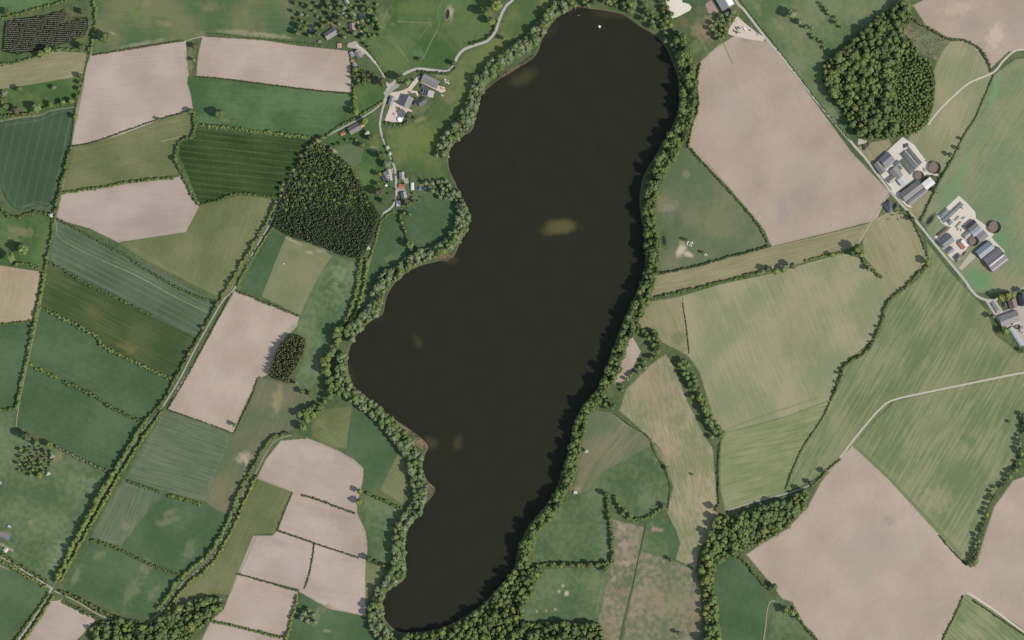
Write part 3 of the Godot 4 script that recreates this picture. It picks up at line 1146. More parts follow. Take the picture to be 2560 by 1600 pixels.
func farms() -> void:
	for h in HOUSES:
		var o: Dictionary = h[11] if h.size() > 11 else {}
		if h[2] == "barn": h[8] += 1.0
		var t := house(h[0], h[1], h[2], h[3], h[4], h[5], h[6], h[7], h[8], h[9], h[10], o)
		if o.has("dormers"): dormers(t, h[5], h[6], h[8], h[8] + h[9], 1.0, o.dormers)
	for t in TANKS: slurry_tank(t[0], t[1], t[2], t[3], t[4])
	for c in CLAMPS: silage_clamp(c[0], c[1], c[2], c[3], c[4], c[5], c[6])
	# white domed round store
	var t := thing("round_store", g(999.6, 298.5), 0.0, "white round store with a domed cover on the sandy yard", "store")
	var st := tool()
	for i in 28:
		var a0 := TAU * i / 28
		var a1 := TAU * (i + 1) / 28
		var e0 := Vector3(cos(a0), 0, sin(a0)) * 5.0
		var e1 := Vector3(cos(a1), 0, sin(a1)) * 5.0
		quad(st, e0, e0 + Vector3.UP * 2.6, e1 + Vector3.UP * 2.6, e1)
	part("wall", st, paint(lin(0.5, 0.5, 0.48), 0.7), t)
	st = tool()
	st.set_smooth_group(0)
	for i in 28:
		for k in 4:
			var v := []
			for q in [[i, k], [i + 1, k], [i + 1, k + 1], [i, k + 1]]:
				var r: float = 5.15 * cos(q[1] * PI / 8.0)
				v.append(Vector3(cos(TAU * q[0] / 28) * r, 2.6 + 1.7 * sin(q[1] * PI / 8.0), sin(TAU * q[0] / 28) * r))
			face_out(st, v[0], v[1], v[2], Vector3.ZERO)
			if k < 3: face_out(st, v[0], v[2], v[3], Vector3.ZERO)
	part("dome", st, paint(lin(0.82, 0.82, 0.8), 0.5, false), t)
	# plastic tunnel at the right edge
	t = thing("polytunnel", g(2540.5, 841.5, 0.45), -deg_to_rad(57.0), "long pale plastic tunnel beside the right-hand farm's grey barn", "tunnel")
	st = tool()
	st.set_smooth_group(0)
	for i in 18:
		for k in 10:
			var v := []
			for q in [[i, k], [i + 1, k], [i + 1, k + 1], [i, k + 1]]:
				var sag: float = 0.08 if int(q[0]) % 3 else 0.0
				v.append(Vector3((q[0] / 18.0 - 0.5) * 43.0, (3.4 - sag) * sin(PI * q[1] / 10.0), -5.4 * cos(PI * q[1] / 10.0)))
			face_out(st, v[0], v[1], v[2], Vector3(v[0].x, -1, 0))
			face_out(st, v[0], v[2], v[3], Vector3(v[0].x, -1, 0))
	part("cover", st, paint(lin(0.42, 0.46, 0.46), 0.35), t)
	for s in [-21.5, 21.5]:
		st = tool()
		for k in 10:
			face_out(st, Vector3(s, 0, 0), Vector3(s, 3.4 * sin(PI * k / 10.0), -5.4 * cos(PI * k / 10.0)), Vector3(s, 3.4 * sin(PI * (k + 1) / 10.0), -5.4 * cos(PI * (k + 1) / 10.0)), Vector3.ZERO)
		part("end_panel", st, paint(lin(0.7, 0.72, 0.72), 0.5), t)
	for i in 7:
		st = tool()
		for k in 10: tube(st, Vector3((i / 6.0 - 0.5) * 42.6, 3.45 * sin(PI * k / 10.0), -5.45 * cos(PI * k / 10.0)), Vector3((i / 6.0 - 0.5) * 42.6, 3.45 * sin(PI * (k + 1) / 10.0), -5.45 * cos(PI * (k + 1) / 10.0)), 0.09, 0.09, 5)
		part("hoop", st, paint(lin(0.6, 0.6, 0.6), 0.5, false), t)
	car("white box trailer van on the triangular gravel yard", 1861.9, 73.0, 58, lin(0.75, 0.75, 0.74), 9.0, 2.6, "box_van", "van")
	car("small dark car beside the white van on the gravel yard", 1875, 75.6, 58, lin(0.08, 0.09, 0.1))
	car("pale blue van by the road end of the gravel yard", 1895.4, 86.8, 52, lin(0.4, 0.46, 0.52), 6.4, 2.3, "panel_van", "van")
	car("grey car nearest the grass verge on the gravel yard", 1878, 66, 40, lin(0.3, 0.3, 0.3))
	car("white car parked before the black solar roof house", 1043.3, 237.5, 20, lin(0.8, 0.8, 0.8))
	car("silver car parked by the striped-roof farm stores", 2300, 452, 40, lin(0.45, 0.46, 0.47))
	for q in TRACTORS: tractor(q[0], q[1], q[2], q[3], q[4])
	for q in TRAILERS: trailer(q[0], q[1], q[2], q[3], q[4], q[5])
	for q in FENCES: fence(q[0], q[1])
	for i in 5:
		for j in 4:
			if (i + j) % 2 == 0 or rng.randf() < 0.35:
				bale(g(1111.5 + i * 2.4 + j * 0.5, 197.5 + j * 3.0 + i * 0.8), lin(0.72, 0.74, 0.72), "white wrapped bale in the pile behind the long grey barn", "white bales behind the long barn")
	for q in [[1103, 236], [1105.5, 237.5], [1107.5, 239.5], [1104.5, 239]]:
		bale(g(q[0], q[1]), lin(0.68, 0.66, 0.6), "pale bale in the heap on the meadow below the barn", "pale bales on the meadow")
	# raft, boat and jetties
	t = thing("bathing_raft", g(1499.3, 66.5, -0.45), deg_to_rad(45), "small white square raft floating in the north of the lake", "raft")
	for i in 8:
		st = tool()
		box(st, Vector3(0, 0.35, (i - 3.5) * 0.5), Vector3(4.0, 0.1, 0.46))
		part("plank", st, paint(lin(0.74, 0.74, 0.72), 0.7, false), t)
	for s in [-1.4, 1.4]:
		st = tool()
		tube(st, Vector3(-1.9, 0.05, s), Vector3(1.9, 0.05, s), 0.28, 0.28, 10)
		part("float", st, paint(lin(0.1, 0.12, 0.2), 0.4, false), t)
	t = thing("rowing_boat", g(1446.7, 38.5, -0.45), deg_to_rad(25), "small pale rowing boat near the north shore jetty", "boat")
	st = tool()
	var rows := []
	for i in 9:
		var u := i / 8.0
		var w := 0.75 * pow(sin(PI * (0.12 + 0.88 * u) * 0.94), 0.6)
		rows.append([Vector3((u - 0.5) * 4.2, 0.5 + 0.15 * absf(u - 0.4), -w), Vector3((u - 0.5) * 4.2, -0.05, -w * 0.5), Vector3((u - 0.5) * 4.2, -0.05, w * 0.5), Vector3((u - 0.5) * 4.2, 0.5 + 0.15 * absf(u - 0.4), w)])
	for i in 8:
		for j in 3:
			quad(st, rows[i][j], rows[i + 1][j], rows[i + 1][j + 1], rows[i][j + 1])
	part("hull", st, paint(lin(0.6, 0.6, 0.56), 0.5, false), t)
	for i in 2:
		st = tool()
		box(st, Vector3(-0.7 + i * 1.3, 0.38, 0), Vector3(0.3, 0.05, 1.2))
		part("thwart", st, paint(lin(0.3, 0.2, 0.1), 0.8, false), t)
	for j in JETTIES:
		t = thing("jetty", g(j[1], j[2], 0.0), -deg_to_rad(j[3]), j[0], "jetty", "small jetties on the lake")
		for i in int(j[4] / 0.6):
			st = tool()
			box(st, Vector3(i * 0.6 - 1.0, 0.2, 0), Vector3(0.52, 0.08, j[5]))
			part("plank", st, paint(j[6], 0.85, false), t)
		for i in int(j[4] / 2.4):
			for s in [-0.5, 0.5]:
				st = tool()
				tube(st, Vector3(i * 2.4 - 0.6, -1.5, s * j[5]), Vector3(i * 2.4 - 0.6, 0.5, s * j[5]), 0.09, 0.09, 6)
				part("post", st, paint(lin(0.14, 0.1, 0.07), 0.9, false), t)

func hedges() -> void:
	for h in HEDGES:
		hedge(h[0], h[4], h[1], h[2], h[3], h[5] if h.size() > 5 else 1.0)

func trees() -> void:
	for t in LONE:
		var p := f(t[0], t[1])
		one_tree(p, t[2], t[3], t[4], "", t[5] if t.size() > 5 else "")
	for b in BELTS:
		var spots := along(pts(b[5]), b[1], b[2], b[3], b[4], b[6])
		var keep := []
		for s in spots:
			if not Geometry2D.is_point_in_polygon(Vector2(s[0].x, s[0].z), lake): keep.append(s)
		if b.size() > 9 and b[9] != "":          # the low growth that closes the belt between its trees
			for q in along(pts(b[5]), b[1], b[2] * 0.62, b[3] * 0.65, b[3] * 0.95, b[6]):
				if not Geometry2D.is_point_in_polygon(Vector2(q[0].x, q[0].z), lake): keep.append(q)
		plant(keep, b[7], b[0], b[8], "tree_belt", b[9] if b.size() > 9 else "", b[10] if b.size() > 10 else "hedgerow_tree", b[11] if b.size() > 11 else 1.0)
	for w in WOODS:
		var spots := scatter(pts(w[5]), w[1], w[2], w[3], w[4])
		var keep := []
		for s in spots:
			if not Geometry2D.is_point_in_polygon(Vector2(s[0].x, s[0].z), lake): keep.append(s)
		if w[8] != "" and w[1] > 4.0:
			for q in scatter(pts(w[5]), w[1] * 0.6, w[2] * 0.55, w[2] * 0.9, w[4]):
				if not Geometry2D.is_point_in_polygon(Vector2(q[0].x, q[0].z), lake): keep.append(q)
		plant(keep, w[6], w[0], w[7], "wood", w[8], w[9] if w.size() > 9 else "woodland_tree", w[10] if w.size() > 10 else 1.0)
	# nursery rows
	var rows := []
	var region := pts(NURSERY)
	for r in 24:
		for i in 80:
			var p := f(8 + i * 2.75 + rng.randf_range(-0.35, 0.35), 32 + r * 4.6 + (16 - i) * 0.16 + rng.randf_range(-0.35, 0.35))
			if rng.randf() < 0.93 and Geometry2D.is_point_in_polygon(Vector2(p.x, p.z), region):
				rows.append([p, rng.randf_range(1.15, 1.6), "nursery"])
	plant(rows, 280, "small grey-green conifer in the planted rows, top left", "conifers in the nursery rows", "plantation", "rows of small grey-green conifers filling the top left plantation")

func small_things() -> void:
	var cm := cow_mesh()
	for q in COWS:
		var o := obj("cow", cm, null)
		o.position = f(q[0], q[1], 0.4)
		o.rotation.y = q[2]
		o.material_override = paint(q[3], 0.8, false)
		tag(o, q[4], "cow", "cattle on the lakeside pastures")
	# reeds and rough tufts that nobody could count
	for q in REEDS:
		var spots := scatter(pts(q[3]), q[2], 0.6, 1.2, ["broad"])
		var st := tool()
		for i in 9:
			var a := TAU * i / 9.0 + rng.randf()
			var o := Vector3(cos(a), 0, sin(a)) * rng.randf_range(0.1, 0.7)
			var lean := Vector3(rng.randf_range(-0.4, 0.4), rng.randf_range(1.2, 1.9), rng.randf_range(-0.4, 0.4))
			var side := Vector3(-sin(a), 0, cos(a)) * 0.22
			st.add_vertex(o - side); st.add_vertex(o + side); st.add_vertex(o + lean)
			st.add_vertex(o + side * 0.6); st.add_vertex(o + lean * 0.9); st.add_vertex(o + lean * 0.5 + Vector3(cos(a), 0.1, sin(a)) * 0.6)
		st.generate_normals()
		var mm := MultiMesh.new()
		mm.transform_format = MultiMesh.TRANSFORM_3D
		mm.mesh = st.commit()
		mm.mesh.surface_set_material(0, paint(q[1], 0.9, false))
		mm.instance_count = spots.size()
		for i in spots.size():
			var s: float = spots[i][1] * rng.randf_range(0.8, 1.3)
			mm.set_instance_transform(i, Transform3D(Basis(Vector3.UP, rng.randf() * TAU).scaled_local(Vector3(s, s, s)), spots[i][0] + Vector3(0, -0.5 if q[4] else 0.3, 0)))
		var o := MultiMeshInstance3D.new()
		o.multimesh = mm
		o.name = numbered("reeds")
		add_child(o)
		tag(o, q[0], "reeds", "", "stuff")
	# stones and thickets of the pasture hollow, feeders and troughs
	for q in HEAPS:
		var t := thing(q[0], f(q[2], q[3], 0.35), rng.randf() * 3.0, q[1], q[4])
		for i in q[5]:
			var st := tool()
			var a := rng.randf() * TAU
			var d: float = q[6] * sqrt(rng.randf())
			var r: float = q[7] * rng.randf_range(0.6, 1.3)
			lump(st, Vector3(cos(a) * d, r * 0.4, sin(a) * d), Vector3(r, r * 0.7, r * 0.85), 4, 7, 0.2, Color.WHITE)
			part(q[9], st, paint(q[8], 0.9, false), t)

# ---------- data: the land
const EXPOSURE := 1.8
const GROUND := [0.5, 0.49, 0.472]
const BUILT := 0.72       # painted and mineral surfaces against the exposure
const LAKE := [1345, 25, 1360, 15, 1400, 20, 1440, 25, 1475, 35, 1510, 60, 1545, 80, 1570, 105, 1592, 150, 1605, 200, 1605, 250, 1593, 290, 1572, 330, 1548, 370, 1525, 410, 1514, 450, 1513, 490, 1521, 540, 1526, 580, 1523, 640, 1507, 690, 1482, 740, 1462, 790, 1442, 850, 1417, 910, 1387, 950, 1362, 990, 1350, 1040, 1337, 1090, 1318, 1150, 1288, 1200, 1253, 1240, 1228, 1290, 1217, 1340, 1192, 1375, 1142, 1428, 1095, 1460, 1045, 1484, 1000, 1493, 950, 1496, 922, 1481, 907, 1461, 901, 1434, 907, 1406, 927, 1386, 952, 1369, 958, 1346, 955, 1296, 960, 1256, 972, 1234, 992, 1214, 1002, 1191, 1027, 1159, 1007, 1134, 996, 1106, 1001, 1075, 1009, 1050, 967, 1016, 917, 981, 890, 958, 855, 931, 830, 906, 820, 861, 825, 820, 850, 780, 885, 750, 904, 738, 912, 700, 940, 658, 980, 632, 1030, 617, 1065, 611, 1082, 580, 1108, 525, 1104, 495, 1088, 462, 1073, 430, 1058, 392, 1063, 350, 1090, 323, 1112, 308, 1122, 280, 1133, 232, 1167, 195, 1215, 165, 1263, 132, 1280, 92, 1300, 57, 1320, 37]
const SHOALS := [[1320, 535, 54, 24, -3, 0.36, 0.33, 0.11, 1.0], [1336, 533, 34, 18, 0, 0.4, 0.34, 0.13, 0.6], [985, 805, 22, 11, 60, 0.17, 0.15, 0.07, 0.6], [1078, 1045, 26, 14, 110, 0.22, 0.18, 0.07, 0.7], [1235, 180, 40, 22, -30, 0.2, 0.19, 0.08, 0.8], [1010, 1045, 26, 20, 0, 0.26, 0.2, 0.12, 0.6], [895, 745, 20, 12, -30, 0.2, 0.17, 0.09, 0.6], [1060, 612, 26, 12, 0, 0.22, 0.18, 0.1, 0.6], [1440, 32, 60, 12, 5, 0.16, 0.13, 0.07, 0.7], [828, 890, 12, 40, -10, 0.18, 0.14, 0.08, 0.5], [1300, 70, 30, 12, -55, 0.14, 0.13, 0.07, 0.5]]
# [colour, colour, broad mottle, fine mottle, streaks, streak width, streak length, grain, wheel-track spacing, track colour]
const NO := [0, 0, 0]
const STYLE := {
	"rough": [[78, 98, 67], [108, 118, 85], 0.5, 0.5, 0.0, 4, 60, 0.12, 0, NO],
	"soil": [[172, 158, 149], [189, 176, 167], 0.8, 0.08, 0.35, 3.5, 120, 0.025, 0, NO],
	"soil_grey": [[170, 157, 146], [187, 174, 163], 0.6, 0.12, 0.3, 3, 45, 0.03, 0, NO],
	"tan": [[166, 153, 130], [184, 172, 148], 0.4, 0.15, 0.5, 4, 90, 0.04, 0, NO],
	"top": [[86, 110, 78], [118, 124, 92], 1.1, 0.25, 0.3, 5, 150, 0.05, 0, NO],
	"green": [[77, 104, 67], [100, 125, 89], 0.9, 0.3, 0.3, 5, 120, 0.06, 0, NO],
	"deep": [[75, 100, 70], [93, 115, 86], 0.7, 0.3, 0.35, 3, 140, 0.05, 0, NO],
	"dark_tram": [[66, 88, 66], [75, 97, 74], 0.7, 0.15, 0.2, 3, 120, 0.035, 20.5, [108, 120, 96]],
	"dark_mown": [[54, 74, 42], [70, 90, 54], 0.7, 0.1, 0.7, 5, 160, 0.04, 14.5, [106, 112, 86]],
	"olive": [[104, 114, 79], [127, 131, 97], 0.7, 0.2, 0.5, 2.6, 90, 0.06, 0, NO],
	"grey_tram": [[78, 98, 76], [97, 113, 93], 0.6, 0.15, 0.7, 3.5, 200, 0.04, 14, [122, 132, 108]],
	"stripe": [[69, 90, 58], [93, 105, 71], 0.9, 0.1, 0.8, 6, 180, 0.04, 0, NO],
	"grey_stripe": [[92, 108, 86], [114, 126, 102], 0.4, 0.15, 0.9, 4, 120, 0.04, 0, NO],
	"pasture": [[83, 107, 76], [114, 129, 97], 0.7, 0.55, 0.0, 4, 60, 0.08, 0, NO],
	"village": [[76, 104, 63], [102, 123, 80], 0.9, 0.35, 0.1, 5, 60, 0.07, 0, NO],
	"buttercup": [[85, 108, 69], [114, 125, 81], 1.2, 0.4, 0.0, 5, 60, 0.06, 0, NO],
	"dry": [[122, 130, 98], [138, 140, 110], 0.6, 0.3, 0.1, 5, 60, 0.05, 0, NO],
	"hay": [[138, 140, 108], [162, 156, 128], 0.6, 0.15, 0.8, 3.5, 110, 0.05, 0, NO],
	"big_hay": [[138, 147, 115], [166, 162, 134], 0.8, 0.15, 0.6, 4, 160, 0.05, 0, NO],
	"swathe": [[116, 131, 93], [148, 151, 118], 0.6, 0.2, 0.8, 8, 140, 0.05, 0, NO],
	"fine_swathe": [[120, 134, 94], [149, 152, 118], 0.4, 0.2, 0.8, 4, 110, 0.05, 0, NO],
	"ridged": [[110, 133, 100], [144, 144, 116], 0.7, 0.15, 0.9, 2.4, 150, 0.06, 6.2, [160, 156, 128]],
	"worn": [[130, 137, 106], [166, 156, 133], 0.7, 0.45, 0.9, 4, 70, 0.06, 0, NO],
	"moor": [[108, 118, 92], [150, 140, 120], 0.6, 0.9, 0.0, 4, 60, 0.16, 0, NO],
	"slope": [[103, 116, 88], [127, 125, 103], 0.8, 0.2, 0.5, 7, 120, 0.05, 0, NO],
	"upland": [[88, 112, 76], [122, 132, 102], 0.8, 0.4, 0.1, 5, 60, 0.06, 0, NO],
	"grey_pasture": [[100, 118, 88], [124, 128, 102], 0.9, 0.3, 0.0, 4, 60, 0.06, 0, NO],
	"wood_floor": [[44, 56, 34], [66, 74, 46], 0.4, 0.8, 0.0, 4, 60, 0.15, 0, NO],
}
const FIELDS := [
	["field", "green", -12, [-160, -130, 150, -130, 148, 0, 125, 12, 80, 25, 40, 35, -160, 60]],
	["field", "top", 2, [228, -130, 690, -130, 690, 20, 702, 60, 702, 95, 620, 88, 470, 82, 440, 93, 330, 108, 225, 126, 228, 60]],
	["mown_field", "hay", -9, [-160, 195, 0, 157, 130, 120, 200, 125, 206, 150, 196, 176, 100, 200, 0, 210, -160, 240]],
	["orchard_meadow", "village", 0, [-160, 240, 0, 212, 195, 180, 180, 245, 100, 262, 0, 283, -160, 300]],
	["crop_field", "dark_tram", 103, [-160, 305, 0, 287, 90, 275, 125, 260, 178, 250, 172, 300, 160, 360, 145, 430, 130, 495, 115, 492, 85, 487, 45, 500, 20, 482, 0, 447, -160, 430]],
	["ploughed_field", "soil", -2, [216, 130, 330, 111, 437, 98, 440, 140, 445, 185, 453, 225, 455, 258, 430, 265, 370, 285, 280, 320, 220, 335, 170, 343, 182, 260, 205, 160]],
	["ploughed_field", "soil", 6, [480, 87, 620, 95, 700, 108, 820, 120, 825, 160, 828, 218, 740, 212, 600, 195, 465, 180, 470, 130]],
	["field", "green", 5, [446, 183, 600, 196, 740, 213, 828, 221, 832, 270, 760, 320, 720, 322, 590, 305, 465, 290, 458, 260, 453, 225, 444, 195]],
	["field", "olive", -8, [172, 345, 225, 336, 300, 315, 370, 287, 440, 267, 452, 290, 445, 320, 420, 322, 412, 360, 425, 395, 420, 412, 300, 435, 200, 450, 148, 455]],
	["crop_field", "dark_mown", 6, [462, 300, 590, 315, 735, 332, 715, 370, 685, 420, 655, 468, 600, 460, 570, 457, 520, 470, 472, 482, 460, 450, 440, 400, 425, 365, 428, 335, 458, 330]],
	["ploughed_field", "soil", -3, [145, 458, 250, 441, 350, 428, 425, 418, 440, 440, 450, 470, 470, 487, 440, 548, 280, 572, 215, 540, 135, 518]],
	["field", "olive", 112, [474, 486, 570, 462, 600, 465, 650, 470, 640, 510, 610, 570, 580, 620, 545, 685, 530, 707, 440, 662, 340, 612, 283, 574, 440, 549]],
	["crop_field", "grey_tram", 27, [132, 520, 215, 556, 285, 592, 400, 655, 512, 713, 470, 799, 357, 746, 250, 690, 175, 652, 117, 622]],
	["field", "stripe", 26, [112, 626, 175, 655, 250, 692, 357, 748, 468, 801, 405, 894, 330, 863, 242, 818, 235, 802, 165, 758, 94, 725]],
	["field", "deep", 25, [92, 730, 165, 761, 233, 805, 240, 820, 330, 866, 403, 896, 360, 985, 350, 997, 325, 986, 250, 951, 187, 913, 120, 881, 66, 857]],
	["field", "deep", 25, [64, 862, 120, 886, 187, 918, 250, 956, 325, 990, 349, 1001, 272, 1123, 200, 1087, 155, 1065, 130, 1051, 85, 1016, 38, 1008, 50, 930]],
	["meadow", "village", 0, [-160, 500, 0, 482, 20, 505, 85, 507, 118, 510, 105, 580, 95, 635, 30, 628, 0, 625, -160, 620]],
	["stubble_field", "tan", 100, [-160, 625, 0, 627, 93, 642, 75, 755, 0, 765, -160, 770]],
	["field", "deep", 5, [-160, 772, 0, 768, 72, 762, 50, 870, 38, 965, 0, 968, -160, 970]],
	["meadow", "pasture", 0, [-160, 975, 35, 970, 28, 1015, 130, 1060, 272, 1128, 225, 1210, 160, 1300, 120, 1377, 60, 1345, 0, 1310, -160, 1230]],
	["ploughed_field", "soil", 115, [555, 690, 600, 705, 705, 748, 700, 770, 660, 810, 640, 880, 607, 896, 575, 960, 550, 1023, 480, 997, 398, 966, 420, 920, 470, 840, 520, 750]],
	["crop_field", "grey_stripe", 17, [389, 970, 480, 999, 551, 1025, 510, 1130, 482, 1182, 390, 1157, 298, 1132, 320, 1090, 352, 1030]],
	["crop_field", "grey_stripe", 112, [292, 1136, 350, 1155, 385, 1164, 330, 1230, 285, 1289, 217, 1271, 250, 1198]],
	["field", "deep", 18, [390, 1166, 480, 1187, 548, 1222, 530, 1262, 490, 1322, 430, 1357, 360, 1327, 290, 1291, 340, 1227]],
	["field", "deep", 20, [215, 1277, 285, 1296, 360, 1331, 425, 1361, 380, 1412, 340, 1457, 280, 1440, 200, 1410, 148, 1395, 175, 1350]],
	["meadow", "slope", 110, [612, 890, 640, 900, 705, 905, 735, 945, 715, 1000, 650, 1035, 610, 1100, 575, 1170, 548, 1221, 500, 1196, 485, 1181, 530, 1080, 555, 1025, 580, 960]],
	["field", "deep", 30, [-160, 1235, 0, 1319, 55, 1351, 115, 1386, 105, 1400, 60, 1460, 20, 1506, -160, 1680]],
	["ploughed_field", "soil", 10, [120, 1420, 145, 1418, 190, 1440, 228, 1460, 205, 1485, 180, 1512, 120, 1640, -20, 1640, 55, 1512, 85, 1470]],
	["meadow", "olive", 118, [612, 1133, 690, 1162, 655, 1258, 600, 1263, 565, 1350, 540, 1405, 500, 1400, 430, 1440, 385, 1463, 470, 1340, 540, 1256]],
	["ploughed_field", "soil", 15, [608, 1131, 630, 1086, 665, 1041, 725, 1036, 755, 1046, 800, 1066, 837, 1088, 857, 1106, 855, 1134, 841, 1195, 842, 1213, 712, 1170, 690, 1162]],
	["ploughed_field", "soil", 15, [691, 1163, 712, 1170, 842, 1213, 862, 1255, 868, 1300, 863, 1322, 840, 1320, 659, 1252]],
	["ploughed_field", "soil", 15, [655, 1256, 738, 1284, 718, 1386, 712, 1393, 564, 1355, 600, 1266, 645, 1265]],
	["ploughed_field", "soil", 12, [738, 1284, 840, 1320, 863, 1322, 861, 1400, 862, 1455, 780, 1438, 704, 1396, 718, 1387]],
	["ploughed_field", "soil", 15, [562, 1358, 702, 1396, 690, 1460, 670, 1502, 500, 1466, 530, 1440]],
	["ploughed_field", "soil", 15, [498, 1470, 668, 1506, 655, 1640, 420, 1640]],
	["meadow", "olive", -25, [735, 985, 775, 965, 830, 960, 825, 1060, 780, 1055, 740, 1030]],
	["field", "deep", 60, [832, 958, 870, 985, 900, 1030, 940, 1075, 900, 1155, 865, 1160, 862, 1105, 838, 1083, 820, 1062]],
	["meadow", "olive", 120, [940, 1075, 960, 1100, 950, 1190, 900, 1156]],
	["mown_field", "pasture", 15, [862, 1168, 900, 1184, 950, 1206, 945, 1260, 930, 1335, 870, 1320, 870, 1260, 858, 1218]],
	["meadow", "olive", 90, [865, 1328, 905, 1340, 895, 1380, 864, 1425]],
	["field", "deep", 40, [712, 1402, 780, 1441, 862, 1459, 895, 1470, 890, 1640, 668, 1640, 690, 1470]],
	["paddock", "deep", 112, [640, 545, 675, 563, 620, 701, 568, 686, 600, 625]],
	["paddock", "dry", 112, [675, 563, 730, 575, 785, 605, 755, 660, 735, 700, 710, 749, 665, 722, 620, 701]],
	["pasture", "pasture", 0, [785, 605, 848, 620, 835, 690, 810, 760, 790, 800, 780, 830, 760, 870, 735, 915, 690, 905, 720, 850, 722, 800, 702, 785, 708, 750, 735, 690]],
	["pasture", "deep", 60, [920, 488, 942, 495, 960, 540, 972, 590, 967, 612, 905, 645, 866, 690, 866, 640, 885, 570]],
	["pasture", "deep", 30, [958, 482, 985, 485, 1000, 460, 1080, 470, 1100, 500, 1090, 540, 1060, 570, 1010, 595, 975, 607, 972, 570, 955, 520]],
	["meadow", "village", 30, [850, 100, 905, 60, 935, 0, 935, -130, 1185, -130, 1170, 20, 1150, 60, 1140, 95, 1100, 115, 1075, 150, 1030, 165, 985, 163, 950, 183, 925, 200, 880, 140]],
	["meadow", "buttercup", 0, [1000, 172, 1085, 150, 1110, 112, 1180, 88, 1210, 10, 1260, -30, 1320, 0, 1290, 70, 1240, 115, 1150, 165, 1120, 220, 1095, 290, 1060, 335, 1050, 370, 1055, 425, 970, 400, 930, 390, 902, 310, 960, 300, 1010, 275, 1045, 200, 1060, 185]],
	["meadow", "village", -40, [845, 200, 905, 190, 918, 222, 905, 240, 840, 275, 836, 230]],
	["meadow", "village", 0, [765, 335, 850, 290, 900, 285, 912, 330, 930, 395, 915, 440, 905, 480, 880, 492, 850, 430, 790, 350]],
	["paddock", "grey_pasture", 0, [800, 345, 840, 338, 855, 352, 852, 382, 830, 396, 805, 380, 783, 357]],
	["ploughed_field", "soil_grey", 60, [1735, 85, 1815, 98, 1840, 125, 1900, 210, 2010, 360, 2099, 453, 2068, 520, 1960, 548, 1825, 581, 1800, 535, 1720, 440, 1627, 347, 1632, 315, 1650, 247, 1648, 225, 1652, 150, 1690, 115]],
	["pasture", "grey_pasture", 0, [1595, 345, 1625, 350, 1720, 443, 1805, 545, 1817, 577, 1700, 610, 1560, 646, 1535, 600, 1535, 480, 1560, 430]],
	["mown_field", "hay", -14, [1550, 652, 1700, 614, 1825, 583, 1960, 551, 2052, 528, 2040, 562, 2015, 582, 1990, 592, 1830, 640, 1700, 666, 1530, 703, 1535, 665]],
	["mown_field", "hay", 70, [1495, 775, 1525, 715, 1612, 700, 1627, 840, 1600, 825, 1560, 805, 1530, 775]],
	["hay_field", "big_hay", 68, [1610, 700, 1700, 672, 1830, 645, 1990, 598, 2035, 612, 2087, 656, 2096, 702, 2077, 770, 2060, 802, 1995, 857, 1965, 942, 1850, 985, 1715, 1020, 1690, 1000, 1655, 880, 1627, 840]],
	["mown_field", "fine_swathe", -13, [1712, 1022, 1850, 987, 1962, 945, 1945, 985, 1890, 1070, 1862, 1120, 1850, 1166, 1770, 1191, 1715, 1206, 1702, 1150, 1702, 1060]],
	["mown_field", "hay", 65, [2050, 528, 2110, 495, 2145, 515, 2175, 555, 2190, 610, 2170, 650, 2120, 690, 2094, 722, 2087, 656, 2040, 605, 2040, 570]],
	["hay_field", "swathe", 120, [2190, 575, 2240, 640, 2330, 735, 2348, 790, 2405, 835, 2560, 830, 2560, 862, 2420, 878, 2260, 910, 2110, 943, 2060, 998, 2000, 1067, 1945, 1113, 1910, 1140, 1856, 1162, 1865, 1115, 1900, 1060, 1962, 945, 1995, 862, 2060, 808, 2085, 760, 2096, 715, 2170, 660, 2195, 625]],
	["hay_field", "swathe", 120, [2115, 947, 2260, 915, 2420, 882, 2560, 868, 2560, 930, 2425, 965, 2405, 1000, 2412, 1050, 2385, 1110, 2342, 1170, 2312, 1240, 2300, 1330, 2280, 1325, 2200, 1242, 2100, 1132, 2017, 1055, 2060, 1003]],
	["ploughed_field", "soil_grey", 118, [2014, 1055, 2100, 1136, 2200, 1246, 2280, 1332, 2305, 1340, 2330, 1258, 2350, 1198, 2395, 1135, 2600, 1060, 2600, 1680, 1990, 1680, 1930, 1512, 1900, 1478, 1860, 1430, 1830, 1387, 1765, 1310, 1800, 1285, 1860, 1250, 1910, 1198, 1940, 1140, 1985, 1082]],
	["field", "swathe", 42, [2278, 1406, 2290, 1404, 2420, 1488, 2600, 1610, 2600, 1700, 2170, 1700, 2225, 1512]],
	["field", "ridged", 125, [2600, 60, 2419, 138, 2400, 140, 2348, 178, 2328, 226, 2303, 283, 2273, 330, 2252, 372, 2232, 406, 2206, 457, 2190, 492, 2178, 522, 2200, 560, 2228, 600, 2300, 690, 2340, 692, 2419, 685, 2600, 650]],
	["ploughed_field", "soil_grey", -20, [2158, 12, 2230, -22, 2300, -130, 2600, -130, 2600, 95, 2419, 115, 2380, 122, 2350, 150, 2336, 166, 2300, 112, 2240, 92, 2190, 62]],
	["mown_field", "big_hay", 110, [2203, 180, 2225, 120, 2245, 97, 2290, 102, 2335, 165, 2340, 182, 2320, 236, 2296, 290, 2262, 345, 2240, 388, 2225, 405, 2200, 400, 2145, 345, 2150, 318, 2190, 290, 2205, 230]],
	["meadow", "hay", 130, [2140, 492, 2172, 468, 2205, 446, 2222, 420, 2204, 457, 2188, 491, 2173, 520, 2158, 512]],
	["meadow", "hay", 60, [2024, 348, 2060, 336, 2098, 330, 2104, 342, 2060, 388, 2048, 376]],
	["rough_meadow", "moor", 0, [2145, 35, 2190, 62, 2245, 94, 2212, 140, 2125, 110]],
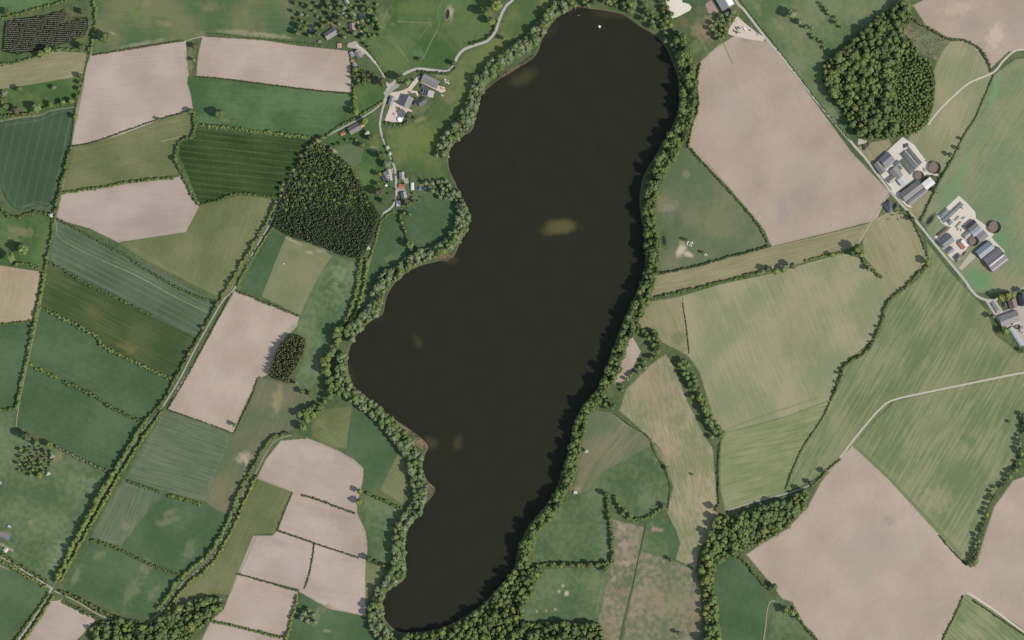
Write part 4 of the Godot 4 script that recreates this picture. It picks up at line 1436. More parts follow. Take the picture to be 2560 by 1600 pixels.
	["meadow", "upland", 50, [1748, -130, 2145, -130, 2145, 10, 2060, 60, 2000, 85, 1960, 130, 1945, 200, 1990, 300, 2012, 332, 1900, 203, 1820, 88, 1742, 0]],
	["ploughed_field", "soil", 70, [1490, 792, 1512, 830, 1500, 855, 1480, 895, 1455, 908, 1448, 900]],
	["mown_field", "worn", 75, [1572, 838, 1592, 870, 1622, 950, 1662, 1030, 1682, 1060, 1692, 1200, 1697, 1260, 1652, 1290, 1642, 1342, 1595, 1320, 1606, 1280, 1592, 1240, 1577, 1210, 1592, 1150, 1562, 1060, 1522, 1020, 1465, 970, 1480, 920, 1540, 860]],
	["field", "slope", 125, [1390, 970, 1445, 973, 1500, 1013, 1542, 1043, 1530, 1061, 1430, 1111, 1392, 1160, 1355, 1170, 1365, 1090, 1380, 1020]],
	["pasture", "pasture", 0, [1530, 1059, 1557, 1075, 1582, 1150, 1572, 1200, 1540, 1222, 1500, 1232, 1460, 1202, 1440, 1165, 1388, 1162, 1430, 1111]],
	["pasture", "pasture", 0, [1388, 1162, 1432, 1165, 1442, 1240, 1447, 1325, 1260, 1328, 1252, 1295, 1275, 1240, 1330, 1188]],
	["pasture", "pasture", 0, [1280, 1345, 1442, 1335, 1422, 1400, 1417, 1462, 1228, 1466, 1250, 1400]],
	["rough_meadow", "moor", 0, [1448, 1228, 1520, 1245, 1508, 1320, 1488, 1400, 1463, 1512, 1445, 1640, 1425, 1640, 1415, 1460, 1442, 1345]],
	["rough_meadow", "moor", 0, [1512, 1300, 1590, 1323, 1642, 1347, 1655, 1400, 1660, 1512, 1655, 1640, 1450, 1640]],
	["pasture", "pasture", 0, [1524, 1240, 1560, 1224, 1592, 1245, 1605, 1285, 1594, 1321, 1513, 1300]],
	["field", "deep", 80, [1690, 1320, 1720, 1300, 1765, 1340, 1792, 1372, 1812, 1420, 1802, 1512, 1790, 1640, 1700, 1640, 1697, 1500, 1687, 1400]],
	["meadow", "pasture", 30, [1832, 1410, 1870, 1422, 1900, 1482, 1940, 1522, 1985, 1640, 1790, 1640, 1812, 1512]],
	["wood_floor", "wood_floor", 0, [735, 340, 770, 345, 800, 370, 835, 400, 860, 450, 885, 490, 895, 510, 880, 560, 860, 600, 845, 612, 800, 600, 740, 575, 690, 560, 645, 535, 660, 480, 690, 430, 710, 380]],
	["wood_floor", "wood_floor", 0, [2129, 8, 2150, 15, 2150, 40, 2130, 75, 2150, 95, 2170, 130, 2200, 150, 2207, 190, 2205, 240, 2190, 290, 2165, 312, 2130, 320, 2090, 325, 2040, 325, 2010, 300, 1990, 260, 1960, 220, 1945, 190, 1945, 150, 1975, 130, 2010, 100, 2040, 75, 2070, 40, 2100, 25]],
	["wood_floor", "wood_floor", 0, [12, 50, 80, 38, 105, 36, 150, 22, 165, 40, 205, 40, 207, 62, 195, 88, 120, 113, 40, 128, 6, 122, 8, 95]],
]
const PALE := [128, 134, 102]
const STRAW := [150, 142, 112]
const SAND := [190, 176, 158]
const LUSH := [76, 110, 72]
const WHITISH := [150, 158, 136]
const MAUVE := [158, 146, 140]
# patches of bare, dry, lush or flowering ground: [x, y, rx, ry, turn, colour, strength, raggedness]
const PATCHES := [
	[995, 1045, 22, 20, 30, [156, 136, 114], 0.9, 0.9], [1014, 1160, 14, 30, 10, [140, 128, 104], 0.9, 0.9], [1052, 602, 24, 12, -15, [156, 130, 110], 0.9, 0.9], [1215, 164, 54, 9, -30, [142, 130, 106], 0.9, 0.9], [1140, 222, 8, 26, 30, [130, 122, 96], 0.7], [1055, 360, 8, 30, 0, [130, 122, 96], 0.6], [955, 1010, 26, 8, 40, [140, 126, 104], 0.8], [900, 968, 30, 6, 35, [134, 122, 100], 0.7], [826, 870, 7, 40, -8, [130, 124, 98], 0.7],
	[318, 30, 14, 28, -20, [112, 132, 80], 0.6], [385, 55, 26, 10, 10, STRAW, 0.5], [345, 8, 16, 14, 0, STRAW, 0.4], [490, 15, 40, 14, 5, STRAW, 0.35], [640, 84, 60, 7, 5, SAND, 0.5], [330, 103, 70, 6, -9, SAND, 0.45], [560, 75, 60, 8, 3, SAND, 0.35],
	[265, 78, 10, 6, 0, SAND, 0.5], [530, 282, 14, 7, 0, STRAW, 0.4], [55, 170, 40, 10, -8, STRAW, 0.4], [150, 160, 30, 10, -8, [120, 132, 94], 0.4],
	[50, 545, 42, 16, 10, [150, 140, 112], 0.55], [28, 560, 26, 14, 20, [126, 134, 96], 0.5], [300, 820, 32, 16, 25, [132, 122, 76], 0.45], [220, 735, 20, 10, 20, [110, 110, 62], 0.4], [440, 750, 30, 8, 25, [92, 96, 70], 0.4],
	[315, 430, 40, 12, 0, MAUVE, 0.25], [310, 525, 60, 14, -5, [164, 152, 144], 0.4], [330, 190, 60, 14, -10, [166, 156, 148], 0.45], [300, 230, 30, 40, 0, [176, 166, 158], 0.3],
	[178, 1365, 10, 36, 25, PALE, 0.7], [235, 1310, 22, 12, -20, PALE, 0.6], [310, 1395, 22, 46, 30, PALE, 0.6], [345, 1340, 18, 22, 10, STRAW, 0.45], [360, 1400, 14, 30, 40, PALE, 0.5], [395, 1230, 40, 13, -18, PALE, 0.6], [445, 1300, 18, 34, 25, PALE, 0.5], [400, 1210, 22, 8, -30, STRAW, 0.4], [295, 1245, 14, 14, 0, MAUVE, 0.4],
	[655, 945, 16, 46, 12, STRAW, 0.8], [575, 1080, 26, 14, -20, SAND, 0.8], [580, 1105, 6, 30, 8, SAND, 0.6], [530, 1150, 26, 60, 25, [124, 124, 92], 0.4], [525, 1260, 14, 6, 15, SAND, 0.5],
	[75, 1232, 14, 8, 0, STRAW, 0.6], [130, 1330, 26, 16, 0, WHITISH, 0.35, 2.2], [150, 1290, 30, 22, 0, WHITISH, 0.25, 2.2], [215, 1145, 30, 22, 0, WHITISH, 0.3, 2.4], [10, 1262, 20, 9, 15, [152, 140, 126], 0.8], [90, 1080, 36, 40, 0, [118, 116, 84], 0.6, 1.8], [135, 1080, 14, 24, 20, STRAW, 0.6],
	[760, 590, 18, 10, 0, SAND, 0.4], [690, 600, 20, 16, 0, [102, 118, 84], 0.5], [700, 640, 50, 50, 0, [136, 136, 102], 0.35], [800, 650, 22, 26, 0, WHITISH, 0.45, 2.4], [790, 700, 24, 40, 0, WHITISH, 0.2, 2.4], [692, 568, 26, 5, 28, SAND, 0.6], [730, 595, 12, 6, 0, SAND, 0.6],
	[925, 610, 30, 14, -15, [122, 134, 98], 0.45], [1010, 470, 10, 8, 0, [100, 112, 70], 0.4],
	[905, 45, 18, 40, 15, [138, 146, 112], 0.55], [925, 58, 14, 8, 0, STRAW, 0.3], [1062, 30, 11, 24, -5, SAND, 0.85], [1080, 75, 60, 40, 0, [106, 118, 84], 0.6], [985, 125, 22, 12, 30, [96, 124, 92], 0.8, 0.3], [980, 20, 60, 20, 0, [106, 124, 74], 0.4],
	[1060, 225, 24, 30, 30, [136, 126, 98], 0.55], [1120, 250, 30, 50, 20, [124, 130, 60], 0.5], [1020, 330, 40, 30, 0, [116, 126, 62], 0.4], [1005, 350, 60, 20, -20, [104, 124, 66], 0.3], [990, 283, 20, 6, -20, STRAW, 0.7], [1040, 180, 24, 7, 3, STRAW, 0.6],
	[885, 335, 18, 26, 0, [132, 128, 92], 0.55], [880, 350, 10, 8, 0, SAND, 0.5], [788, 356, 12, 6, 30, SAND, 0.9, 0.6],
	[955, 470, 26, 20, 0, [124, 116, 92], 0.6], [1000, 440, 14, 16, 0, [132, 126, 92], 0.6], [990, 250, 30, 34, 20, [150, 142, 116], 0.4],
	[1608, 590, 14, 24, 30, [202, 186, 170], 0.95, 0.5], [1612, 570, 14, 12, 0, [152, 146, 106], 0.8, 0.6], [1625, 600, 16, 9, 20, [202, 186, 170], 0.9, 0.5], [1580, 490, 18, 22, 30, MAUVE, 0.5, 2.4], [1600, 520, 14, 30, 0, [80, 94, 70], 0.4], [1700, 520, 60, 60, 0, [130, 132, 104], 0.35], [1570, 560, 20, 30, 0, [92, 112, 76], 0.5],
	[1620, 410, 16, 12, 0, MAUVE, 0.5], [1560, 480, 14, 30, 20, STRAW, 0.45],
	[1890, 470, 40, 26, 20, [160, 148, 144], 0.4], [1850, 500, 16, 40, -5, [156, 146, 146], 0.45], [1760, 95, 14, 7, 0, [150, 140, 128], 0.6], [1720, 250, 40, 80, -30, [176, 164, 154], 0.5], [1900, 420, 50, 60, 0, [172, 160, 150], 0.4],
	[2260, 20, 50, 22, -10, [198, 184, 168], 0.6], [2350, 85, 26, 40, 25, [202, 186, 172], 0.85], [2290, 60, 30, 24, 0, [162, 150, 144], 0.4], [2400, 60, 40, 40, 0, [168, 156, 150], 0.4],
	[1830, 640, 60, 30, 0, [152, 146, 112], 0.3], [1880, 770, 60, 120, 0, [164, 154, 122], 0.35], [1660, 760, 40, 60, 0, [158, 150, 118], 0.3], [1560, 740, 26, 26, 0, [138, 146, 112], 0.5], [1600, 800, 24, 24, 0, [112, 120, 92], 0.6],
	[2295, 1045, 17, 20, 20, [102, 130, 88], 0.8], [2210, 1010, 50, 20, -20, [118, 128, 98], 0.5], [2300, 1240, 16, 12, 0, [98, 126, 80], 0.5], [2255, 800, 14, 50, 28, [112, 128, 90], 0.5], [2160, 860, 14, 60, 28, [104, 124, 80], 0.5], [2330, 760, 26, 40, 0, STRAW, 0.35],
	[2240, 590, 60, 14, 45, [116, 146, 110], 0.9], [2310, 660, 50, 34, 20, [112, 146, 108], 0.95], [2360, 560, 24, 70, -10, [114, 146, 110], 0.9], [2250, 460, 26, 60, 30, [116, 146, 110], 0.8], [2275, 400, 14, 70, 25, [122, 150, 112], 0.7], [2350, 215, 12, 60, 18, [126, 154, 116], 0.8], [2320, 500, 26, 16, 0, [120, 136, 104], 0.5],
	[2250, 180, 40, 60, 20, [140, 150, 112], 0.4], [2200, 350, 30, 30, 0, [146, 138, 108], 0.4], [2190, 95, 40, 30, 30, [120, 130, 100], 0.6, 2.4],
	[1730, 20, 30, 40, 20, [122, 116, 84], 0.8], [1660, 75, 40, 26, 30, [140, 128, 104], 0.9], [1680, 60, 30, 36, 0, [142, 132, 106], 0.8], [1645, 110, 26, 20, -30, [116, 128, 90], 0.9], [1614, 50, 20, 20, 0, [112, 108, 78], 0.8],
	[1545, 925, 60, 70, 0, [152, 140, 114], 0.4], [1580, 1070, 40, 40, 0, [168, 148, 122], 0.45], [1600, 990, 30, 18, 0, [118, 122, 90], 0.5], [1640, 1090, 14, 60, 0, [144, 140, 108], 0.4], [1375, 1130, 14, 40, 15, [150, 130, 112], 0.5], [1360, 1155, 16, 9, 0, [168, 140, 118], 0.6],
	[1310, 1220, 20, 14, -30, [136, 138, 112], 0.5], [1525, 1180, 24, 24, 0, [110, 130, 96], 0.6], [1395, 1370, 40, 30, 0, [122, 130, 92], 0.35], [1338, 1400, 9, 9, 0, SAND, 0.9, 0.8], [1329, 1383, 6, 5, 0, SAND, 0.8, 0.8], [1320, 1396, 5, 5, 0, SAND, 0.8, 0.8], [1311, 1439, 4, 4, 0, SAND, 0.8, 0.8], [1290, 1443, 4, 3, 0, SAND, 0.7, 0.8], [1268, 1444, 4, 4, 0, SAND, 0.7, 0.8],
	[1465, 1250, 12, 14, 0, SAND, 0.4, 2.2], [1478, 1330, 16, 10, 0, SAND, 0.45, 2.2], [1472, 1290, 14, 20, 0, SAND, 0.3, 2.4], [1450, 1370, 9, 10, 0, [172, 150, 136], 0.7, 2.0], [1465, 1400, 20, 26, 0, [140, 120, 102], 0.4, 2.4], [1555, 1250, 20, 6, 0, [168, 140, 126], 0.8, 1.8], [1541, 1248, 5, 10, 0, [168, 140, 126], 0.8, 1.8], [1535, 1265, 22, 14, 0, [104, 112, 68], 0.5],
	[1550, 1410, 30, 40, 0, [142, 122, 104], 0.35, 2.4], [1640, 1460, 18, 60, 0, [140, 116, 100], 0.5, 2.2], [1600, 1400, 34, 60, 0, [128, 132, 104], 0.5, 2.0], [1570, 1480, 14, 26, 0, [96, 114, 82], 0.5],
	[2060, 1290, 80, 60, 0, [170, 158, 150], 0.4], [2040, 1330, 40, 60, 20, [172, 168, 152], 0.45], [2210, 1180, 50, 40, 0, [184, 170, 158], 0.35], [2380, 1350, 40, 60, 0, [176, 170, 156], 0.4], [2150, 1440, 60, 60, 0, [178, 164, 152], 0.4], [2100, 1230, 20, 16, 0, [152, 142, 136], 0.5], [2165, 1280, 18, 50, 40, [176, 174, 156], 0.4],
	[745, 1070, 60, 24, 10, [200, 186, 176], 0.4], [760, 1240, 50, 26, 10, [202, 188, 178], 0.4], [640, 1300, 50, 26, 10, [202, 186, 174], 0.4], [655, 1280, 30, 10, 15, [166, 154, 148], 0.5], [790, 1360, 50, 40, 0, [196, 180, 168], 0.4], [745, 1460, 10, 30, 20, [132, 136, 106], 0.7, 1.8], [760, 1440, 26, 12, -20, [126, 132, 100], 0.5, 1.8], [770, 1490, 14, 6, 0, SAND, 0.4],
	[1150, 60, 30, 20, 0, [96, 118, 66], 0.4], [1845, 60, 26, 14, 30, STRAW, 0.3], [1880, 110, 30, 14, 40, STRAW, 0.25], [1790, 20, 20, 12, 50, STRAW, 0.4], [1920, 170, 24, 30, 40, [96, 118, 70], 0.4],
	[160, 40, 40, 24, 0, [122, 116, 86], 0.6, 1.8], [195, 95, 20, 20, 0, [112, 122, 74], 0.5], [450, 140, 14, 40, 0, [132, 134, 102], 0.7, 1.8], [458, 170, 10, 10, 0, [96, 84, 66], 0.4], [470, 80, 24, 7, -8, [132, 130, 102], 0.6, 1.8], [60, 230, 50, 14, 0, [116, 124, 82], 0.5],
	[480, 1415, 30, 12, -20, [142, 130, 104], 0.5, 1.8], [505, 1400, 16, 12, 0, [116, 116, 66], 0.5], [760, 1000, 22, 16, 0, [124, 136, 92], 0.6], [775, 1030, 30, 14, 30, [118, 134, 88], 0.5], [905, 1245, 40, 8, 12, [112, 128, 92], 0.6], [900, 1290, 40, 10, 12, [84, 106, 66], 0.5], [690, 800, 26, 70, 30, [112, 128, 90], 0.4],
]
# wheel tracks, paths, furrows and ditches worn into the land: [line, width, colour, strength]
const TRACKS := [
	[[134, 525, 136, 555, 160, 575, 240, 615, 330, 655, 420, 705, 505, 745], 1.6, [176, 164, 142], 0.9], [[140, 545, 165, 567, 245, 607, 335, 648, 425, 698, 508, 741], 1.4, [166, 154, 132], 0.7], [[165, 560, 300, 622, 430, 692], 2.0, [128, 118, 96], 0.5],
	[[0, 287, 50, 277, 95, 273, 120, 262, 178, 253], 1.8, [178, 168, 148], 0.9], [[0, 446, 10, 470, 28, 492, 45, 498, 60, 488, 85, 484, 110, 492, 122, 485], 1.4, [150, 148, 124], 0.7],
	[[437, 98, 450, 93, 480, 86], 2.2, [196, 188, 168], 0.9], [[225, 10, 235, 40, 232, 100, 240, 118], 1.2, [116, 130, 98], 0.6], [[240, 14, 250, 40, 246, 90], 1.2, [116, 130, 98], 0.5],
	[[180, 345, 300, 318, 440, 274], 1.3, [140, 142, 106], 0.7], [[180, 355, 300, 330, 430, 300], 1.0, [150, 150, 118], 0.5], [[400, 290, 440, 282], 1.5, [176, 170, 142], 0.6], [[380, 335, 430, 322], 1.5, [186, 178, 150], 0.8],
	[[165, 445, 168, 400, 180, 350], 1.2, [136, 140, 104], 0.6], [[300, 575, 380, 625, 470, 675, 525, 700], 2.0, [134, 140, 102], 0.6], [[462, 305, 590, 320, 730, 337], 1.3, [132, 132, 100], 0.6], [[437, 345, 440, 400, 470, 470], 1.6, [50, 72, 40], 0.5],
	[[0, 1270, 60, 1305, 110, 1335, 150, 1358], 2.4, [124, 124, 94], 0.6], [[15, 1010, 25, 1060, 15, 1110, 5, 1180], 1.8, [120, 120, 94], 0.5],
	[[300, 1137, 345, 1152, 385, 1163, 335, 1232, 283, 1288], 1.2, [134, 136, 112], 0.5], [[390, 1157, 290, 1288], 2.2, [84, 100, 78], 0.8], [[235, 1268, 275, 1281, 290, 1274, 340, 1215], 1.0, [140, 142, 116], 0.7], [[300, 1143, 380, 1166], 1.0, [142, 146, 122], 0.7], [[330, 1140, 480, 1178, 505, 1130], 1.0, [138, 144, 120], 0.7], [[545, 1030, 505, 1140, 490, 1180], 2.5, [96, 114, 84], 0.7], [[385, 975, 355, 1050, 320, 1125], 1.0, [132, 138, 112], 0.6],
	[[710, 749, 740, 690, 752, 655, 785, 607], 1.0, [70, 84, 58], 0.7], [[675, 563, 650, 640, 620, 701], 0.8, [84, 104, 70], 0.5],
	[[790, 965, 820, 985, 826, 970], 1.2, [140, 122, 96], 0.8], [[832, 960, 822, 1010, 806, 1045], 2.0, [146, 126, 102], 0.8], [[755, 1005, 785, 1020, 806, 1030], 1.6, [158, 146, 118], 0.7],
	[[880, 90, 900, 110, 930, 140, 950, 160], 1.0, [106, 132, 84], 0.6], [[885, 95, 905, 88, 925, 92, 945, 115, 958, 135], 1.4, [128, 150, 112], 0.8], [[903, 100, 900, 115, 915, 125, 935, 130], 1.2, [128, 150, 112], 0.7], [[910, 98, 910, 112, 925, 118, 945, 122], 1.2, [122, 146, 106], 0.7], [[900, 105, 905, 130, 930, 140, 955, 132], 1.2, [122, 146, 106], 0.6], [[920, 95, 945, 118, 965, 145], 2.2, [128, 146, 112], 0.8],
	[[1045, 0, 1035, 30, 1037, 65, 1020, 95, 1005, 130, 992, 145], 2.6, [118, 138, 100], 0.8], [[1035, 70, 1022, 92, 998, 140], 1.6, [146, 150, 122], 0.8], [[938, 50, 975, 53, 1015, 54], 1.8, [168, 142, 110], 0.9], [[1018, 55, 1005, 70, 990, 92], 1.6, [150, 138, 104], 0.8], [[1016, 45, 1020, 65, 1024, 85], 1.4, [146, 132, 98], 0.7], [[968, 110, 975, 102, 982, 105, 1000, 125], 1.2, [150, 158, 132], 0.8],
	[[982, 295, 987, 330, 990, 347, 1030, 352], 1.0, [84, 100, 62], 0.8], [[938, 390, 965, 395, 966, 440], 0.9, [66, 76, 50], 0.8],
	[[1700, 165, 1690, 115, 1720, 98, 1750, 87], 2.2, [188, 176, 164], 0.7], [[1670, 300, 1672, 240, 1668, 160, 1690, 130, 1730, 98], 1.4, [186, 174, 160], 0.6], [[1960, 540, 1965, 525, 1975, 515, 1985, 522, 1980, 540], 1.2, [158, 146, 138], 0.5], [[2030, 500, 2035, 490, 2050, 497, 2045, 515], 1.2, [158, 146, 138], 0.5],
	[[1612, 700, 1615, 730, 1620, 770, 1627, 835], 1.5, [62, 82, 52], 0.9], [[1627, 820, 1605, 830], 8.0, [104, 116, 88], 0.4],
	[[1640, 350, 1710, 430, 1800, 540], 1.4, [104, 116, 88], 0.5], [[2040, 540, 2028, 575], 1.8, [184, 178, 152], 0.8],
	[[1930, 940, 1870, 960, 1780, 990, 1712, 1018], 4.5, [116, 130, 86], 0.5], [[1720, 1030, 1715, 1100, 1722, 1190, 1770, 1178], 3.0, [140, 148, 112], 0.6],
	[[2020, 1056, 2060, 1090, 2120, 1150, 2200, 1235, 2270, 1310], 6.0, [112, 128, 88], 0.8], [[2040, 1062, 2110, 1130, 2220, 1245, 2275, 1300], 1.6, [150, 152, 116], 0.6], [[2065, 1080, 2130, 1140, 2230, 1260], 1.2, [146, 150, 114], 0.5],
	[[2130, 700, 2085, 770, 2040, 850, 1985, 940, 1900, 1075], 6.0, [116, 132, 88], 0.4], [[2110, 955, 2260, 925, 2419, 892], 5.0, [146, 138, 108], 0.45], [[2110, 937, 2260, 903, 2419, 871], 5.0, [144, 140, 108], 0.4], [[2100, 935, 2040, 995, 1985, 1065], 8.0, [142, 138, 106], 0.4],
	[[2345, 790, 2380, 840, 2419, 880], 12.0, [150, 140, 110], 0.4], [[2205, 600, 2200, 640, 2185, 660], 5.0, [140, 138, 104], 0.5], [[2205, 615, 2205, 640, 2190, 655], 1.4, [166, 160, 128], 0.7],
	[[1815, 590, 1950, 560, 2040, 535], 2.0, [112, 122, 84], 0.6], [[1905, 622, 1960, 612, 2000, 602], 2.0, [168, 164, 138], 0.7],
	[[1525, 1240, 1512, 1300, 1495, 1380, 1475, 1460, 1462, 1520], 3.2, [60, 82, 50], 0.95], [[1428, 1345, 1420, 1390, 1412, 1440, 1420, 1480, 1435, 1530], 1.4, [136, 140, 108], 0.7], [[1580, 1330, 1565, 1350, 1565, 1380, 1575, 1420], 2.0, [100, 112, 78], 0.6], [[1515, 1298, 1560, 1315, 1640, 1342], 1.8, [92, 110, 74], 0.7],
	[[1405, 1075, 1440, 1040, 1475, 1000], 1.6, [156, 146, 118], 0.6], [[1420, 1085, 1455, 1050, 1490, 1012], 1.6, [156, 146, 118], 0.6], [[1440, 1092, 1475, 1060, 1505, 1025], 1.4, [150, 142, 114], 0.6], [[1400, 1105, 1430, 1070, 1465, 1030], 4.0, [96, 112, 76], 0.5],
	[[1449, 978, 1480, 1005, 1520, 1020, 1545, 1050, 1560, 1075, 1575, 1105, 1582, 1135], 1.6, [182, 170, 148], 0.7], [[1660, 1110, 1655, 1150, 1650, 1180], 3.0, [120, 132, 96], 0.6],
	[[1690, 60, 1712, 110, 1730, 150], 3.0, [112, 116, 80], 0.6], [[1618, 130, 1640, 110, 1655, 95], 1.2, [80, 92, 60], 0.8], [[1652, 88, 1675, 128], 1.6, [150, 156, 126], 0.7],
	[[1730, 82, 1680, 115, 1652, 148], 3.0, [104, 122, 84], 0.8],
	[[30, 1300, 0, 1285], 7.0, [176, 156, 138], 0.9], [[26, 1330, -10, 1312], 6.0, [176, 158, 140], 0.9], [[20, 1345, -10, 1332], 4.0, [170, 152, 134], 0.8],
	[[2295, 1412, 2262, 1450, 2235, 1512], 4.0, [150, 148, 118], 0.6], [[2272, 1412, 2255, 1440, 2235, 1480, 2215, 1530], 2.0, [196, 182, 166], 0.7],
	[[862, 1455, 800, 1440, 740, 1420], 1.6, [150, 132, 112], 0.8], [[863, 1322, 862, 1390, 862, 1450], 2.4, [188, 176, 158], 0.6], [[868, 1298, 862, 1255, 845, 1215], 2.0, [150, 130, 108], 0.8], [[857, 1106, 800, 1068, 745, 1045], 2.4, [146, 140, 116], 0.7],
	[[605, 1268, 570, 1345, 545, 1400], 2.0, [126, 116, 94], 0.7], [[690, 1164, 655, 1250], 2.0, [96, 104, 74], 0.7], [[610, 1132, 650, 1146, 690, 1163], 1.8, [112, 104, 82], 0.6], [[650, 1195, 620, 1250], 1.0, [164, 160, 128], 0.6],
	[[2346, 178, 2326, 225, 2301, 283, 2271, 330, 2250, 372, 2231, 406, 2204, 457, 2188, 491, 2174, 521], 1.6, [52, 64, 46], 0.8],
	[[2420, 610, 2400, 660, 2360, 690, 2310, 695], 1.4, [150, 152, 124], 0.5], [[2400, 480, 2385, 560, 2395, 620, 2370, 670], 1.4, [150, 152, 122], 0.5],
]
var PONDS := [
	[1057, 34, 4.5, 13, 8, lin(0.3, 0.24, 0.18), 1.25], [1568, 568, 4.5, 12, -8, lin(0.09, 0.12, 0.05), 1.9], [2197, 519, 4.5, 13, 38, lin(0.13, 0.15, 0.09), 1.7],
]
var ROADS := [
	["road", lin(0.2, 0.2, 0.18), 2.8, [123, 1390, 160, 1325, 200, 1248, 245, 1167, 282, 1105, 318, 1045, 352, 997, 385, 960]],
	["road", lin(0.38, 0.38, 0.35), 3.0, [385, 960, 422, 900, 462, 822, 497, 760, 527, 710, 555, 680, 602, 590, 640, 524, 662, 470, 692, 415, 722, 360, 760, 330, 800, 306, 840, 286, 880, 262, 905, 240, 915, 215]],
	["road", lin(0.44, 0.43, 0.4), 5.2, [915, 215, 925, 200, 950, 178, 985, 163, 1030, 167, 1058, 168, 1072, 155, 1080, 135, 1095, 118, 1115, 109, 1150, 97, 1170, 75, 1180, 45, 1195, 15, 1215, -5, 1245, -60]],
	["road", lin(0.52, 0.49, 0.43), 5.0, [918, 205, 900, 165, 880, 140, 858, 118, 840, 106]],
	["road", lin(0.42, 0.41, 0.37), 4.2, [912, 232, 902, 265, 898, 300, 908, 335, 922, 368, 933, 400, 936, 440, 935, 470, 925, 490, 905, 505]],
	["track", lin(0.26, 0.25, 0.19), 3.2, [905, 505, 890, 550, 875, 610, 862, 660, 848, 720, 825, 760]],
	["road", lin(0.37, 0.37, 0.34), 4.6, [123, 1390, 60, 1350, 0, 1313, -140, 1230]],
	["road", lin(0.37, 0.37, 0.34), 4.6, [123, 1390, 92, 1440, 60, 1490, 25, 1535, -30, 1620]],
	["road", lin(0.46, 0.45, 0.4), 5.0, [1690, -90, 1737, 0, 1759, 25, 1807, 87, 1840, 125, 1876, 170, 1939, 250, 2012, 337, 2047, 378, 2102, 450, 2126, 478, 2159, 515, 2199, 565, 2219, 590, 2277, 660, 2294, 685, 2314, 703, 2346, 709, 2400, 690, 2500, 640]],
	["track", lin(0.5, 0.46, 0.38), 4.0, [2600, 848, 2419, 880, 2300, 904, 2180, 929, 2110, 945, 2080, 965, 2040, 1010, 2012, 1045, 1985, 1080]],
	["track", lin(0.36, 0.33, 0.27), 3.0, [1985, 1080, 1945, 1125, 1905, 1150, 1850, 1168, 1790, 1183, 1720, 1205]],
	["track", lin(0.54, 0.5, 0.42), 3.8, [2520, 112, 2419, 117, 2395, 122, 2372, 142, 2345, 172, 2290, 196, 2250, 230, 2215, 265, 2193, 295]],
	["track", lin(0.4, 0.36, 0.27), 2.8, [2102, 458, 2074, 498, 2050, 538, 2027, 577]],
	["track", lin(0.6, 0.54, 0.46), 4.0, [2285, 1400, 2340, 1435, 2419, 1493, 2560, 1590]],
	["track", lin(0.25, 0.25, 0.18), 3.0, [345, 1475, 385, 1440, 430, 1378, 490, 1330, 522, 1285, 550, 1230, 575, 1168, 606, 1114, 628, 1072, 652, 1040, 690, 1028]],
	["track", lin(0.3, 0.29, 0.22), 2.4, [1790, 1560, 1805, 1505, 1812, 1445, 1820, 1422, 1832, 1420]],
	["track", lin(0.25, 0.25, 0.17), 2.6, [38, 1010, 42, 975, 55, 905, 75, 815, 92, 735, 108, 640, 122, 560, 138, 490, 152, 425, 166, 350, 182, 275, 200, 185]],
	["track", lin(0.44, 0.4, 0.34), 3.0, [835, 30, 845, 50, 850, 70, 865, 84]],
	["track", lin(0.36, 0.34, 0.26), 2.4, [128, 1396, 180, 1420, 240, 1455, 300, 1470]],
]
var CONC := lin(0.66, 0.61, 0.54)
var GRAV := lin(0.62, 0.54, 0.46)
